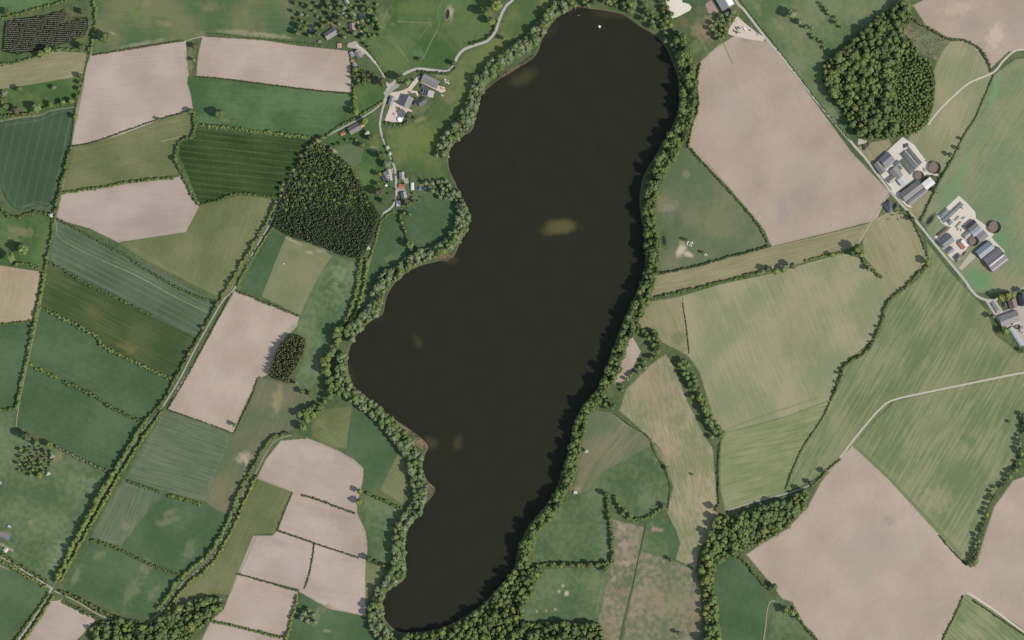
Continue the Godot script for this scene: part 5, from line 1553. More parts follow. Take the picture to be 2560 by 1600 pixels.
var YARDS := [
	["riding_arena", lin(0.74, 0.69, 0.6), [1655, -60, 1664, 0, 1670, 20, 1680, 46, 1692, 43, 1725, 26, 1729, 18, 1722, 10, 1706, 6, 1698, -60]],
	["yard", GRAV, [1843, 40, 1827, 62, 1818, 84, 1828, 88, 1870, 98, 1908, 103, 1914, 95, 1890, 80, 1862, 58]],
	["yard", lin(0.34, 0.26, 0.22), [1763, 10, 1778, 0, 1796, 28, 1788, 36, 1770, 32]],
	["yard", CONC, [2257, 342, 2214, 381, 2183, 412, 2215, 455, 2236, 482, 2250, 476, 2290, 448, 2318, 436, 2346, 440, 2340, 428, 2312, 398, 2285, 362]],
	["yard", CONC, [2222, 474, 2244, 474, 2280, 520, 2266, 516, 2244, 492]],
	["yard", CONC, [2397, 489, 2343, 540, 2356, 560, 2378, 568, 2366, 578, 2336, 592, 2352, 615, 2372, 640, 2384, 652, 2398, 640, 2412, 628, 2424, 612, 2440, 606, 2470, 600, 2484, 588, 2482, 580, 2468, 566, 2440, 546, 2438, 530, 2418, 508]],
	["yard", CONC, [2476, 590, 2486, 602, 2512, 628, 2508, 634, 2490, 618, 2470, 604]],
	["yard", lin(0.46, 0.43, 0.35), [2426, 632, 2442, 640, 2404, 676, 2396, 670]],
	["yard", lin(0.46, 0.42, 0.38), [2463, 752, 2487, 748, 2508, 778, 2525, 772, 2545, 764, 2560, 760, 2620, 760, 2620, 900, 2560, 866, 2530, 830, 2512, 814, 2500, 812, 2488, 792]],
	["yard", GRAV, [972, 232, 976, 250, 974, 268, 962, 300, 968, 306, 1004, 304, 1014, 284, 1032, 278, 1010, 262, 1002, 240, 1020, 234, 1038, 232, 1046, 240, 1044, 228, 1028, 226, 1044, 206, 1050, 190, 1046, 188, 1032, 204, 1020, 220, 1000, 228]],
	["yard", GRAV, [1090, 212, 1112, 218, 1114, 228, 1104, 232, 1092, 226, 1052, 206, 1054, 202]],
	["yard", lin(0.34, 0.33, 0.3), [958, 232, 966, 246, 974, 236, 984, 226, 996, 218, 1000, 212, 988, 208, 976, 206, 970, 212, 966, 222]],
	["yard", lin(0.36, 0.33, 0.28), [985, 418, 980, 440, 974, 424]],
	["yard", lin(0.4, 0.37, 0.31), [1008, 448, 1020, 444, 1022, 458, 1012, 460]],
	["yard", lin(0.38, 0.34, 0.29), [994, 470, 1012, 470, 1014, 478, 992, 480]],
	["yard", lin(0.42, 0.38, 0.32), [870, 108, 890, 102, 900, 116, 914, 134, 906, 138, 890, 122, 868, 118]],
	["yard", lin(0.42, 0.38, 0.32), [842, 36, 862, 34, 860, 46, 850, 48]],
	["yard", lin(0.5, 0.46, 0.38), [2146, 346, 2168, 352, 2164, 360, 2144, 362]],
]

# ---------- data: buildings [name, label, category, x, y, length, width, turn, eave, rise, roof, more]
var SLATE := lin(0.1, 0.105, 0.12)
var DARK := lin(0.05, 0.052, 0.06)
var GREY := lin(0.25, 0.245, 0.25)
var PALEROOF := lin(0.38, 0.38, 0.37)
var WHITE := lin(0.7, 0.71, 0.71)
var BROWN := lin(0.2, 0.15, 0.13)
var RED := lin(0.42, 0.17, 0.11)
var BLUE := lin(0.33, 0.38, 0.44)
var RENDERED := lin(0.6, 0.57, 0.5)
var SOLAR := lin(0.02, 0.022, 0.035)
var HOUSES := [
	# hamlet at the top
	["garden_shed", "square shed with a pale grey roof in the wooded top hamlet's garden", "shed", 779.6, 72.2, 15, 14, 88, 2.6, 2.2, GREY],
	["farmhouse", "large grey-roofed farmhouse among the trees of the top hamlet", "house", 827.4, 84.2, 32, 19, -33, 3.2, 5.6, GREY, {"chimneys": [-0.3, 0.35]}],
	["house_wing", "narrow brown-roofed wing joined to the top hamlet's farmhouse", "house", 830.5, 63.5, 16, 8, 57, 2.8, 2.4, BROWN],
	["cottage", "cottage with a pinkish roof among dark trees of the top hamlet", "house", 881, 68.5, 20, 15, 82, 2.8, 4.2, lin(0.3, 0.23, 0.22), {"chimneys": [0.2]}],
	["shed", "small shed roofed with dark solar panels in the top hamlet", "shed", 905.3, 40.2, 15, 9, 2, 2.4, 1.2, SLATE, {"rows": [[1.0, 0.5, 5, 2.0, 2.6, SOLAR, "solar_panel"]]}],
	["shed", "tiny pale shed at the head of the hamlet's drive", "shed", 858.8, 34.5, 7, 6, 0, 2.2, 1.0, PALEROOF],
	["shed", "small shed with a bright orange roof at the ploughed field's corner", "shed", 848.7, 114.3, 11, 10, 84, 2.4, 1.8, lin(0.55, 0.22, 0.15), {"roof2": lin(0.6, 0.5, 0.44)}],
	["cottage", "grey-roofed cottage beside the lane below the top hamlet", "house", 895.3, 136.3, 21, 14, 56, 2.8, 4.0, GREY, {"chimneys": [-0.2]}],
	["garage", "flat bluish garage behind the grey-roofed lane cottage", "garage", 880, 135.7, 13, 8, 62, 2.6, 0.5, lin(0.28, 0.31, 0.33)],
	["shed", "little orange-roofed shed below the lane cottage", "shed", 881.4, 152.2, 7, 6, 20, 2.2, 1.2, lin(0.5, 0.25, 0.12)],
	["shed", "grey-roofed shed north of the tall dark copse", "shed", 886.8, 161.8, 12, 9, 62, 2.4, 1.6, GREY],
	# farm in the bend of the village road
	["long_barn", "long grey barn in the bend of the village road", "barn", 1076, 203.5, 44, 19, 26, 4.2, 4.4, GREY, {"rows": [[-1.0, 0.62, 4, 0.6, 1.8, WHITE, "rooflight"]]}],
	["shed", "small dark-roofed shed south of the long grey barn", "shed", 1060.6, 217.6, 15, 9, 20, 2.6, 1.6, SLATE],
	["farmhouse", "house with one slope covered in black solar panels", "house", 1070.5, 233.5, 16, 28, 105, 3.4, 4.6, lin(0.32, 0.32, 0.34), {"rows": [[1.0, 0.3, 4, 2.9, 3.2, SOLAR, "solar_panel"], [1.0, 0.7, 4, 2.9, 3.2, SOLAR, "solar_panel"]], "wall": RENDERED}],
	["barn", "broad grey two-sloped barn in the middle of the sandy yard farm", "barn", 1016, 253.3, 28, 27, 114, 4.5, 6.0, lin(0.18, 0.18, 0.185)],
	["long_shed", "long narrow slate-grey shed on the west side of the sandy yard", "shed", 978.5, 252, 24, 10, 108, 3.0, 1.6, lin(0.24, 0.26, 0.3)],
	["farmhouse", "black-roofed house with a pale garden front near the lake meadow", "house", 1055, 254.3, 21, 17, -35, 3.2, 4.8, lin(0.13, 0.125, 0.125), {"chimneys": [0.3], "wall": RENDERED}],
	["annex", "small slate annex at the west corner of the black-roofed house", "annex", 1040.3, 257.6, 9, 9, -35, 2.8, 1.8, SLATE],
	# cottage on the lane south-west of it
	["thatched_house", "long dark-roofed house on the lane south-west of the road bend", "house", 885.9, 321.8, 29, 20, -29, 2.8, 5.4, lin(0.2, 0.19, 0.185), {"chimneys": [0.1], "wall": RENDERED}],
	["shed", "orange-roofed shed by the road beside the long dark house", "shed", 857, 334, 11, 8, -27, 2.4, 1.4, RED],
	["shed", "orange-roofed shed under the tree east of the long dark house", "shed", 906, 314, 11, 7, -30, 2.4, 1.2, lin(0.5, 0.3, 0.2)],
	# hamlet by the lake
	["villa", "dark-roofed house west of the lakeside hamlet's lane", "house", 963.5, 441.3, 21, 18, 62, 3.4, 5.0, lin(0.17, 0.165, 0.18), {"chimneys": [0.2], "wall": RENDERED}],
	["dormered_house", "pale-roofed house front with white dormers on the hamlet lane", "house", 973.5, 437.5, 28, 11, 80, 3.4, 2.8, PALEROOF, {"dormers": [0.1, 0.5], "wall": RENDERED}],
	["barn", "plain grey-roofed barn across the lane from the house with dormers", "barn", 1004.8, 439.6, 18, 12, 86, 3.4, 2.4, lin(0.32, 0.31, 0.32)],
	["garage", "brick garage with a terracotta roof by the hamlet lane", "garage", 1004.4, 466, 15, 10, 6, 2.6, 1.6, RED],
	["long_shed", "narrow white-roofed shed nearest the lakeside trees", "shed", 1031, 466, 18, 7, 88, 2.8, 0.8, WHITE],
	["cottage", "grey-roofed cottage between the hamlet lane and a dark tree", "house", 1009.5, 487.7, 15, 14, 80, 3.2, 4.2, lin(0.3, 0.29, 0.3), {"chimneys": [0.1]}],
	["shed", "white-roofed shed at the south end of the hamlet lane", "shed", 996.2, 508.8, 13, 9, 86, 2.6, 0.9, WHITE],
	# barn with rooflight bands at the top
	["riding_hall", "large hall with white rooflight bands beside the sandy riding arena", "barn", 1805.5, -7, 62, 35, 60, 4.5, 5.0, lin(0.3, 0.3, 0.33), {"rows": [[-1.0, 0.46, 20, 1.5, 12.0, lin(0.85, 0.86, 0.85), "rooflight"]]}],
	# first farm on the road
	["cottage", "brown-roofed cottage alone below the large round wood", "house", 2167, 367.5, 18, 15, -12, 2.8, 4.2, BROWN, {"hip": true, "chimneys": [0.1]}],
	["barn", "blue-grey ribbed barn at the roadside end of the upper farm", "barn", 2215.4, 399.4, 30, 27, -40, 4.4, 5.0, lin(0.17, 0.175, 0.2), {"rows": [[-1.0, 0.3, 13, 0.5, 8.0, lin(0.2, 0.2, 0.23), "sheet_rib"], [-1.0, 0.75, 13, 0.5, 4.0, lin(0.2, 0.2, 0.23), "sheet_rib"]]}],
	["barn", "brown-grey barn end-on to the road in the upper farm", "barn", 2198.7, 419.3, 31, 17, 55, 4.0, 3.6, lin(0.24, 0.225, 0.215)],
	["lean_to", "low white-roofed lean-to between the upper farm's first two barns", "shed", 2220.4, 418.3, 20, 9, -38, 3.0, 0.8, lin(0.55, 0.54, 0.52)],
	["barn", "greenish-grey barn in the middle of the upper farm", "barn", 2239.2, 433.2, 28, 20, 51, 4.2, 3.4, lin(0.24, 0.26, 0.245)],
	["machine_hall", "bluish-white hall joined to the greenish-grey barn", "barn", 2255, 453, 20, 17, 51, 4.6, 1.0, lin(0.52, 0.56, 0.6)],
	["old_barn", "small beige-roofed barn by the roadside garden", "barn", 2229, 448, 19, 13, -38, 3.0, 3.4, lin(0.34, 0.32, 0.27)],
	["store_shed", "square slate-roofed store beside the dark silage clamps", "shed", 2244.2, 409.4, 13, 12, -40, 3.2, 1.2, lin(0.2, 0.21, 0.23)],
	["long_barn", "very long dark barn with a narrow lean-to in the upper farm", "barn", 2278, 477, 57, 25, -37.5, 4.4, 5.2, lin(0.22, 0.215, 0.21)],
	["long_lean_to", "long grey lean-to along the south side of the dark barn", "barn", 2293.5, 491.5, 57, 11, -37.5, 3.4, 1.0, lin(0.25, 0.25, 0.27)],
	["machine_hall", "bright white square hall at the far end of the long barn", "barn", 2319.7, 458.8, 27, 20, -37.5, 5.0, 0.9, lin(0.74, 0.73, 0.72)],
	["villa", "slate hip-roofed villa across the road from the long barn", "house", 2222.5, 516.5, 26, 21, 52, 3.4, 4.6, lin(0.1, 0.11, 0.14), {"hip": true, "wall": RENDERED}],
	["garage", "small slate garage beside the hip-roofed villa", "garage", 2243.5, 515.5, 10, 9, 52, 2.6, 1.8, lin(0.1, 0.11, 0.14)],
	# second farm
	["long_shed", "narrow brown-roofed shed at the roadside of the lower farm", "shed", 2358, 580.5, 29, 8, -39, 3.0, 1.0, BROWN],
	["barn", "barn with a dark green-grey roof nearest the road in the lower farm", "barn", 2365.6, 602, 31, 25, -39, 4.6, 6.2, lin(0.2, 0.22, 0.22)],
	["shed", "small dark-blue shed below the lower farm's roadside barn", "shed", 2374.6, 625.6, 16, 13, -37, 2.8, 2.6, lin(0.2, 0.2, 0.24)],
	["workshop", "workshop with one terracotta and one white roof slope", "shed", 2406.8, 611.2, 19, 18, 50, 3.4, 3.2, lin(0.66, 0.67, 0.68), {"roof2": lin(0.5, 0.24, 0.16)}],
	["farmhouse", "hip-roofed brownish farmhouse in the lower farm's garden", "house", 2394.4, 644, 17, 15, -42, 3.2, 4.4, lin(0.2, 0.18, 0.19), {"hip": true, "chimneys": [0.0]}],
	["barn", "charcoal barn at the top of the lower farm's triple barn", "barn", 2427.8, 564.5, 27, 18, -40, 4.6, 4.4, lin(0.09, 0.088, 0.088)],
	["machine_hall", "pale blue hall in the middle of the lower farm's triple barn", "barn", 2440.2, 578, 27, 15, -40, 4.4, 0.9, BLUE],
	["barn", "flat grey barn at the bottom of the lower farm's triple barn", "barn", 2454, 590.2, 24, 20, -40, 4.2, 1.2, lin(0.24, 0.23, 0.24)],
	["shed", "small grey and white shed beside the triple barn's round tank", "shed", 2417, 587.4, 17, 13, -39, 3.2, 2.4, lin(0.34, 0.33, 0.33)],
	["long_barn", "blue-roofed long barn above the great skylit cowshed", "barn", 2461.5, 624.5, 44, 23, -38, 4.6, 4.6, lin(0.27, 0.32, 0.37)],
	["cowshed", "great dark cowshed with rows of small rooflights at the right", "barn", 2488, 649, 50, 42, -38, 4.8, 5.6, lin(0.18, 0.17, 0.18), {"rows": [[-1.0, 0.42, 16, 0.7, 0.9, lin(0.5, 0.5, 0.5), "rooflight"], [-1.0, 0.62, 16, 0.7, 0.9, lin(0.5, 0.5, 0.5), "rooflight"], [1.0, 0.84, 1, 36.0, 3.0, lin(0.36, 0.36, 0.38), "ridge_light"], [1.0, 0.2, 22, 0.7, 2.6, lin(0.5, 0.5, 0.53), "rooflight"]]}],
	# third farm at the right edge
	["house", "brown-roofed house beside the bright trees of the right-hand farm", "house", 2531, 759, 22, 20, 72, 3.4, 4.8, lin(0.23, 0.175, 0.16), {"chimneys": [0.2]}],
	["house", "black-roofed building at the right edge above the yard", "house", 2557, 750, 28, 20, 76, 3.6, 4.6, lin(0.07, 0.075, 0.09)],
	["long_barn", "long grey barn of the right-hand farm beside the plastic tunnel", "barn", 2521.4, 796, 48, 26, -21, 4.4, 5.4, lin(0.28, 0.265, 0.265)],
	["lean_to", "pale annex against the right-hand farm's long grey barn", "shed", 2539.4, 805, 18, 11, -21, 3.4, 1.0, lin(0.46, 0.44, 0.44)],
	["shed", "small slate shed beside the right-hand farm's brown-roofed house", "shed", 2512, 762, 9, 7, 72, 2.6, 1.2, SLATE],
	["shed", "small pale shed behind the right-hand farm's annex", "shed", 2554, 822, 9, 8, -20, 2.6, 0.8, PALEROOF],
	["shed", "little blue-roofed shed under the lakeside trees, western of two", "shed", 1050.4, 471.4, 6, 8, 0, 2.2, 0.8, lin(0.14, 0.22, 0.4)],
	["shed", "little blue-roofed shed under the lakeside trees, eastern of two", "shed", 1063.7, 471.4, 8, 5, 0, 2.2, 0.8, lin(0.25, 0.34, 0.5)],
	["shed", "white garden shed south of the dark-roofed hamlet house", "shed", 966, 464, 6, 5, 40, 2.2, 0.8, WHITE],
	["cottage", "small pale-roofed cottage at the top edge of the wooded hamlet", "house", 868, 6, 14, 10, 60, 2.8, 3.0, PALEROOF],
	["shed", "grey shed west of the wooded hamlet's farmhouse", "shed", 800, 104, 8, 6, 5, 2.2, 1.0, GREY],
	["shed", "small brown shed beside the lower farm's hip-roofed farmhouse", "shed", 2412, 634, 8, 6, -40, 2.2, 1.0, BROWN],
	["shed", "small grey shed beside the upper farm's short silage clamp", "shed", 2252, 420, 8, 6, 50, 2.6, 0.8, GREY],
	# left edge
	["long_shed", "long dark shed between sandy strips at the left edge", "shed", 8, 1339, 36, 9, 27, 2.8, 1.4, lin(0.2, 0.21, 0.24)],
	["hut", "white-roofed hut by the hedge at the left edge", "hut", 15.3, 1374, 11, 10, -52, 2.4, 1.4, lin(0.6, 0.57, 0.5)],
	["trailer_hut", "small pale trailer hut on the paddock at the left edge", "hut", 24, 1316, 8, 4, 24, 2.4, 0.5, lin(0.5, 0.53, 0.52)],
	["shed", "grey shed cut by the left edge beside the shrubby patch", "shed", 0.5, 1207, 7, 8, 88, 2.4, 1.2, GREY],
	["field_shelter", "small white-roofed shelter in the corner of a lakeside pasture", "shelter", 1438.7, 1230.5, 8, 6, 10, 2.4, 0.6, lin(0.6, 0.62, 0.64)],
	["boathouse", "little white boathouse on the lake's south-west shore", "hut", 991.5, 1452.5, 8, 6, -35, 2.2, 1.0, lin(0.66, 0.62, 0.56)],
]
var TANKS := [["large open slurry tank at the field edge of the upper farm", 2336, 419.5, 15.5, 4.2], ["smaller open slurry tank beside the long barn's end", 2297.4, 439.5, 12, 3.2], ["large open slurry tank standing in the striped field", 2486, 568, 15.5, 4.4], ["open slurry tank below the pale blue hall", 2433.5, 602.8, 12.5, 3.8], ["small open slurry tank behind the pale annex", 2543.4, 816.8, 6.5, 2.6]]
var SHEETING := lin(0.14, 0.165, 0.155)
var CLAMPS := [["middle long dark green silage clamp of the upper farm", 2272.4, 400.6, 56, 15, 50, SHEETING], ["shorter dark green silage clamp beside the pale yard strip", 2266.2, 416, 44, 13, 50, lin(0.15, 0.165, 0.14)], ["narrow ragged silage clamp along the upper farm's field edge", 2285, 390.8, 52, 10, 50, lin(0.16, 0.175, 0.17)], ["short wide bluish silage clamp of the lower farm", 2359.8, 533.8, 28, 14, -43, lin(0.19, 0.23, 0.245)], ["long narrow bluish silage clamp of the lower farm", 2380.5, 531, 68, 10, -43, lin(0.2, 0.25, 0.26)], ["small square bluish clamp at the foot of the long one", 2374.2, 555, 12, 11, -43, lin(0.2, 0.25, 0.3)], ["narrow bluish silage clamp of the right-hand farm", 2486.6, 767.3, 30, 9, 57, lin(0.22, 0.25, 0.26)], ["dark covered heap at the top of the upper farm's yard", 2264.6, 364.4, 14, 9, -15, lin(0.1, 0.1, 0.11)]]
var JETTIES := [["thin dark jetty on the lake's north shore", 1439.3, 12, 90, 11.0, 1.4, lin(0.2, 0.18, 0.16)], ["pale jetty below the lakeside hamlet's pasture", 1150, 521, 0, 9.0, 2.2, lin(0.5, 0.46, 0.4)], ["bleached landing stage by the south-west boathouse", 995, 1452, -15, 8.0, 2.6, lin(0.5, 0.46, 0.4)]]

# ---------- data: hedges [label, width, height, foliage, line, how closed]
var HEDGES := [
	["hedge between the conifer nursery and the big top field", 6, 4.5, "bright", [221, 0, 226, 30, 222, 80, 217, 110, 213, 130]],
	["thin hedge down the west side of the top left ploughed field", 2.4, 2, "broad", [208, 138, 200, 172, 190, 215, 178, 258, 172, 310, 168, 345], 0.75],
	["thick hedge east of the dark green tramlined field", 7, 5, "broad", [165, 348, 155, 400, 143, 440, 135, 480, 128, 512]],
	["lane hedge between blossoming tree and the grey-green strip field", 5.5, 4.5, "broad", [126, 515, 122, 560, 112, 605, 107, 640]],
	["lane hedge beside the pale stubble field at the left edge", 6, 5, "bright", [106, 645, 98, 690, 88, 730, 82, 760]],
	["lane hedge beside the bluish field at the left edge", 6.5, 5.5, "bright", [82, 762, 72, 810, 62, 860, 52, 900, 45, 940, 40, 965]],
	["thin brown bank hedge above the top left ploughed field", 2.6, 1.6, "brown", [220, 130, 300, 117, 380, 104, 430, 95], 0.6],
	["thin broken hedge above the wide top ploughed field", 2.6, 2.0, "broad", [490, 79, 540, 83, 605, 92, 680, 99, 760, 108], 0.5],
	["thin dark hedge under the wide top ploughed field", 2.6, 1.8, "dark", [463, 181, 540, 188, 640, 201, 740, 213, 825, 221], 0.8],
	["thin hedge between top left ploughed field and olive field", 2.4, 1.8, "dark", [170, 345, 220, 336, 280, 315, 350, 290, 430, 266, 452, 260], 0.75],
	["clipped light green hedge above the dark striped field", 6, 3.2, "bright", [462, 294, 520, 300, 600, 309, 680, 319, 735, 326]],
	["crooked hedge between the olive field and the dark striped field", 6.5, 4.5, "broad", [457, 264, 459, 300, 456, 322, 428, 330, 420, 346, 414, 380, 426, 402]],
	["bushy hedge along the east end of the kite-shaped ploughed field", 6, 4, "young", [428, 405, 440, 432, 455, 462, 468, 483]],
	["hedge along the north side of the kite-shaped ploughed field", 5, 4, "broad", [147, 456, 200, 448, 250, 441, 300, 431, 350, 425, 408, 420], 0.85],
	["curving hedge under the dark striped field", 5, 3.6, "broad", [472, 484, 510, 475, 545, 461, 580, 457, 620, 463, 657, 468]],
	["long diagonal hedge from the kite-shaped field to the lane", 4, 3, "broad", [135, 517, 170, 536, 210, 558, 260, 585, 300, 607, 360, 645, 420, 680, 480, 705, 518, 714], 0.8],
	["lumpy hedge south of the grey-green strip field", 4.6, 3.2, "broad", [117, 620, 150, 638, 190, 662, 240, 687, 290, 712, 360, 747], 0.8],
	["stepped hedge between the streaky green and the plain green field", 6, 4, "bright", [95, 726, 140, 747, 180, 768, 230, 796, 237, 812, 255, 824, 300, 847, 350, 872, 405, 896]],
	["short western hedge piece between the two plain green fields", 6, 3.6, "bright", [67, 860, 100, 876, 136, 894]],
	["long hedge piece between the two plain green fields", 6, 4.2, "broad", [150, 902, 187, 917, 230, 940, 270, 966, 320, 990, 350, 1000], 0.95],
	["pale bushy hedge below the lower plain green field", 5, 3.4, "willow", [132, 1053, 155, 1067, 200, 1088, 240, 1106, 272, 1124]],
	["tall hedge on the west side of the lane by the crossroads", 9, 12, "bright", [132, 1374, 165, 1305, 200, 1237, 240, 1165, 270, 1115]],
	["tall lane hedge west side beside the lower plain green field", 7, 9, "bright", [272, 1112, 308, 1050, 345, 992, 352, 984]],
	["eastern hedge of the lane north of the crossroads", 6, 6.5, "bright", [143, 1370, 210, 1247, 255, 1170, 282, 1122]],
	["lane hedge beside the grey striped crop", 5, 5.5, "bright", [285, 1118, 325, 1055, 355, 1010, 385, 970]],
	["western lane hedge beside the plain green and streaky fields", 5.5, 5, "broad", [352, 985, 388, 945, 412, 900, 450, 832, 490, 762, 520, 706], 0.85],
	["western lane hedge beside the olive field by the conifer wood", 6, 5.5, "broad", [522, 703, 560, 640, 598, 578, 632, 522, 652, 475], 0.85],
	["thin lane hedge along the long ploughed field", 2.4, 2, "dark", [395, 968, 440, 892, 500, 782, 547, 692], 0.8],
	["lane hedge beside the dark green paddock strip", 4, 3.5, "bright", [560, 676, 600, 604, 648, 530]],
	["western hedge of the sunken lane through the lower fields", 7, 7.5, "bright", [375, 1437, 425, 1368, 480, 1322, 515, 1278, 540, 1228, 565, 1165]],
	["upper western hedge of the sunken lane below the hollow", 6.5, 7, "broad", [566, 1160, 595, 1108, 618, 1068, 645, 1034, 682, 1021]],
	["eastern hedge of the sunken lane through the lower fields", 6, 6, "bright", [392, 1447, 437, 1386, 497, 1336, 532, 1281, 556, 1236, 586, 1166, 606, 1124]],
	["scrubby hedge running east from the crossroads", 7, 5.5, "broad", [145, 1398, 190, 1416, 240, 1445, 290, 1462, 330, 1474], 0.9],
	["bushy southern hedge along the corner ploughed field", 6, 4, "broad", [150, 1422, 200, 1446, 234, 1464]],
	["northern hedge of the lane west of the crossroads", 6, 5, "broad", [-60, 1268, 0, 1304, 50, 1338, 116, 1376]],
	["southern hedge of the lane west of the crossroads", 6, 4, "bright", [-60, 1284, 0, 1320, 60, 1358, 108, 1388]],
	["western hedge of the lane south of the crossroads", 5, 4, "broad", [116, 1402, 88, 1442, 58, 1482, 32, 1520, 5, 1560], 0.9],
	["eastern hedge of the lane south of the crossroads", 6, 4.5, "bright", [128, 1408, 98, 1452, 64, 1500, 36, 1540]],
	["hedge between the two mottled green fields by the lane", 5, 3.6, "broad", [215, 1274, 250, 1286, 300, 1306, 350, 1331, 390, 1346, 428, 1360], 0.9],
	["short hedge north of the small grey crop field", 5, 3, "broad", [303, 1136, 340, 1150, 378, 1163]],
	["scrub strip between grey crop and the mottled green field", 7, 3, "broad", [400, 1170, 432, 1180, 478, 1192]],
	["thin dotted hedge below the long ploughed field", 2.2, 1.6, "dark", [396, 968, 440, 983, 500, 1004, 552, 1024], 0.6],
	["thin hedge with small trees east of the long ploughed field", 3, 3, "broad", [610, 893, 592, 945, 572, 985, 555, 1022], 0.7],
	["low hedge above the long ploughed field", 4, 2.6, "broad", [560, 688, 600, 704, 650, 724, 706, 747], 0.8],
	["short hedge inside the ploughed fields, northernmost", 3.4, 2.2, "dark", [712, 1169, 760, 1183, 800, 1199, 838, 1212]],
	["long thin hedge across the middle of the ploughed fields", 2.8, 2, "dark", [656, 1253, 700, 1268, 760, 1289, 820, 1309, 848, 1318]],
	["upright short hedge standing alone in the ploughed fields", 2.6, 2, "dark", [742, 1286, 736, 1330, 726, 1372, 718, 1390]],
	["thin hedge across the south of the ploughed fields", 2.8, 1.8, "dark", [560, 1355, 610, 1369, 660, 1384, 706, 1397], 0.85],
	["hedge between the two southernmost ploughed fields", 4.5, 3.4, "broad", [498, 1468, 540, 1475, 600, 1490, 664, 1506], 0.9],
	["thin hedge east of the olive paddock with pale tracks", 2.4, 1.6, "dark", [690, 1164, 672, 1208, 655, 1252], 0.7],
	["hedge from the shore trees to the ploughed fields, northern", 5.5, 5, "broad", [866, 1164, 900, 1180, 948, 1202]],
	["scrub hedge from the shore trees to the ploughed fields, southern", 6, 6, "dark", [868, 1320, 890, 1328, 918, 1340]],
	["tall bushy hedge beside the ring-shaped copse", 6, 5.5, "bright", [704, 1408, 693, 1445, 682, 1490, 670, 1516]],
	["western hedge of the green lane below the conifer wood", 7, 7, "broad", [850, 615, 843, 680, 826, 735, 802, 788]],
	["eastern hedge of the green lane below the conifer wood", 6, 5.5, "bright", [868, 610, 857, 690, 840, 738, 824, 772]],
	["roadside hedge east of the conifer wood", 4, 3, "bright", [930, 500, 902, 520, 887, 570, 873, 612], 0.9],
	["thick hedge between the two dark lakeside pastures", 7, 6, "broad", [944, 508, 955, 540, 968, 580, 974, 604]],
	["thin straight hedge between pasture and the large pink ploughed field", 4, 3, "broad", [1627, 348, 1680, 405, 1740, 470, 1790, 530, 1814, 574]],
	["dark hedge along the south of the hollow pasture", 4.4, 3.4, "dark", [1556, 646, 1640, 630, 1700, 612, 1760, 597, 1816, 581]],
	["hedge between the pale hay strip and the great hay field", 5.4, 4, "broad", [1533, 706, 1600, 691, 1680, 672, 1740, 657, 1800, 641]],
	["low hedge between two tree groups north of the hay field", 4, 2.6, "bright", [1900, 617, 1940, 606, 1998, 594], 0.8],
	["short hedge at the top corner of the great hay field", 6, 4.5, "broad", [2036, 612, 2052, 632, 2080, 656]],
	["winding hedge along the east side of the great hay field", 6, 4.5, "broad", [2196, 622, 2170, 646, 2140, 676, 2102, 706, 2087, 736, 2082, 762, 2065, 800]],
	["thin roadside hedge south of the slate villa", 3.4, 3, "broad", [2145, 500, 2165, 540, 2180, 575, 2190, 605], 0.7],
	["dark winding hedge in the middle of the hay fields", 5.4, 4.4, "dark", [2062, 805, 2040, 835, 1996, 860, 1985, 890, 1970, 930, 1960, 946]],
	["thin dark ditch hedge between the striped hay fields", 2.6, 2, "dark", [1960, 950, 1940, 992, 1900, 1050, 1872, 1110, 1856, 1155], 0.75],
	["ragged hedge north of the great southern ploughed field", 3.4, 3, "broad", [1985, 1085, 1960, 1106, 1940, 1127, 1916, 1150], 0.8],
	["thin hedge at the tip between hay field and southern ploughed field", 2.6, 2, "dark", [2218, 1265, 2250, 1302, 2285, 1336], 0.8],
	["low hedge on the west side of the corner green field", 3.4, 2.6, "broad", [2276, 1408, 2252, 1460, 2226, 1512, 2210, 1550], 0.9],
	["low hedge on the north side of the corner green field", 3, 2.2, "dark", [2297, 1417, 2340, 1446, 2400, 1487, 2480, 1540], 0.8],
	["hedge from the southern wood along the dark green field", 5, 4, "broad", [1730, 1302, 1765, 1335, 1795, 1370, 1822, 1396]],
	["scrubby hedge along the lower edge of the southern ploughed field", 5.5, 4, "broad", [1870, 1432, 1890, 1465, 1915, 1495, 1945, 1530], 0.85],
	["ditch hedge at the west end of the great hay field", 2, 1.6, "dark", [1612, 715, 1621, 770, 1628, 835], 0.8],
	["reedy ditch hedge west of the fine-striped field", 3.6, 2, "dark", [1700, 1045, 1696, 1110, 1698, 1190]],
	["thin ditch hedge between worn field and green pasture", 2.2, 1.4, "dark", [1447, 976, 1490, 1006, 1530, 1031, 1546, 1070, 1570, 1110, 1582, 1150, 1577, 1200], 0.8],
	["tall hedge east of the lakeside pasture square", 8, 7, "broad", [1432, 1168, 1440, 1222, 1446, 1280, 1446, 1326]],
	["tall hedge south of the lakeside pasture square", 7.5, 6.5, "broad", [1268, 1336, 1340, 1332, 1400, 1336, 1444, 1330]],
	["curving hedge below the upper green pasture", 6.5, 5.5, "broad", [1452, 1172, 1466, 1202, 1490, 1226, 1530, 1222, 1568, 1196]],
	["bushy hedge between reed meadow and the upper right ploughed field", 4.6, 3.4, "broad", [2150, 42, 2190, 66, 2240, 92, 2275, 95, 2310, 112, 2334, 148, 2341, 168], 0.8],
	["low roadside hedge along the large pink ploughed field", 2.6, 2, "broad", [1748, 0, 1803, 72, 1872, 160, 1950, 262, 2010, 332], 0.9],
	["bushy strip at the west edge of the large pink ploughed field", 4, 3, "broad", [1654, 150, 1645, 200, 1650, 250, 1634, 300, 1626, 345], 0.8],
	["dark ditch hedge along the ridged field at the right", 2.4, 1.8, "dark", [2346, 179, 2326, 226, 2301, 283, 2284, 306, 2271, 330, 2251, 371], 0.8],
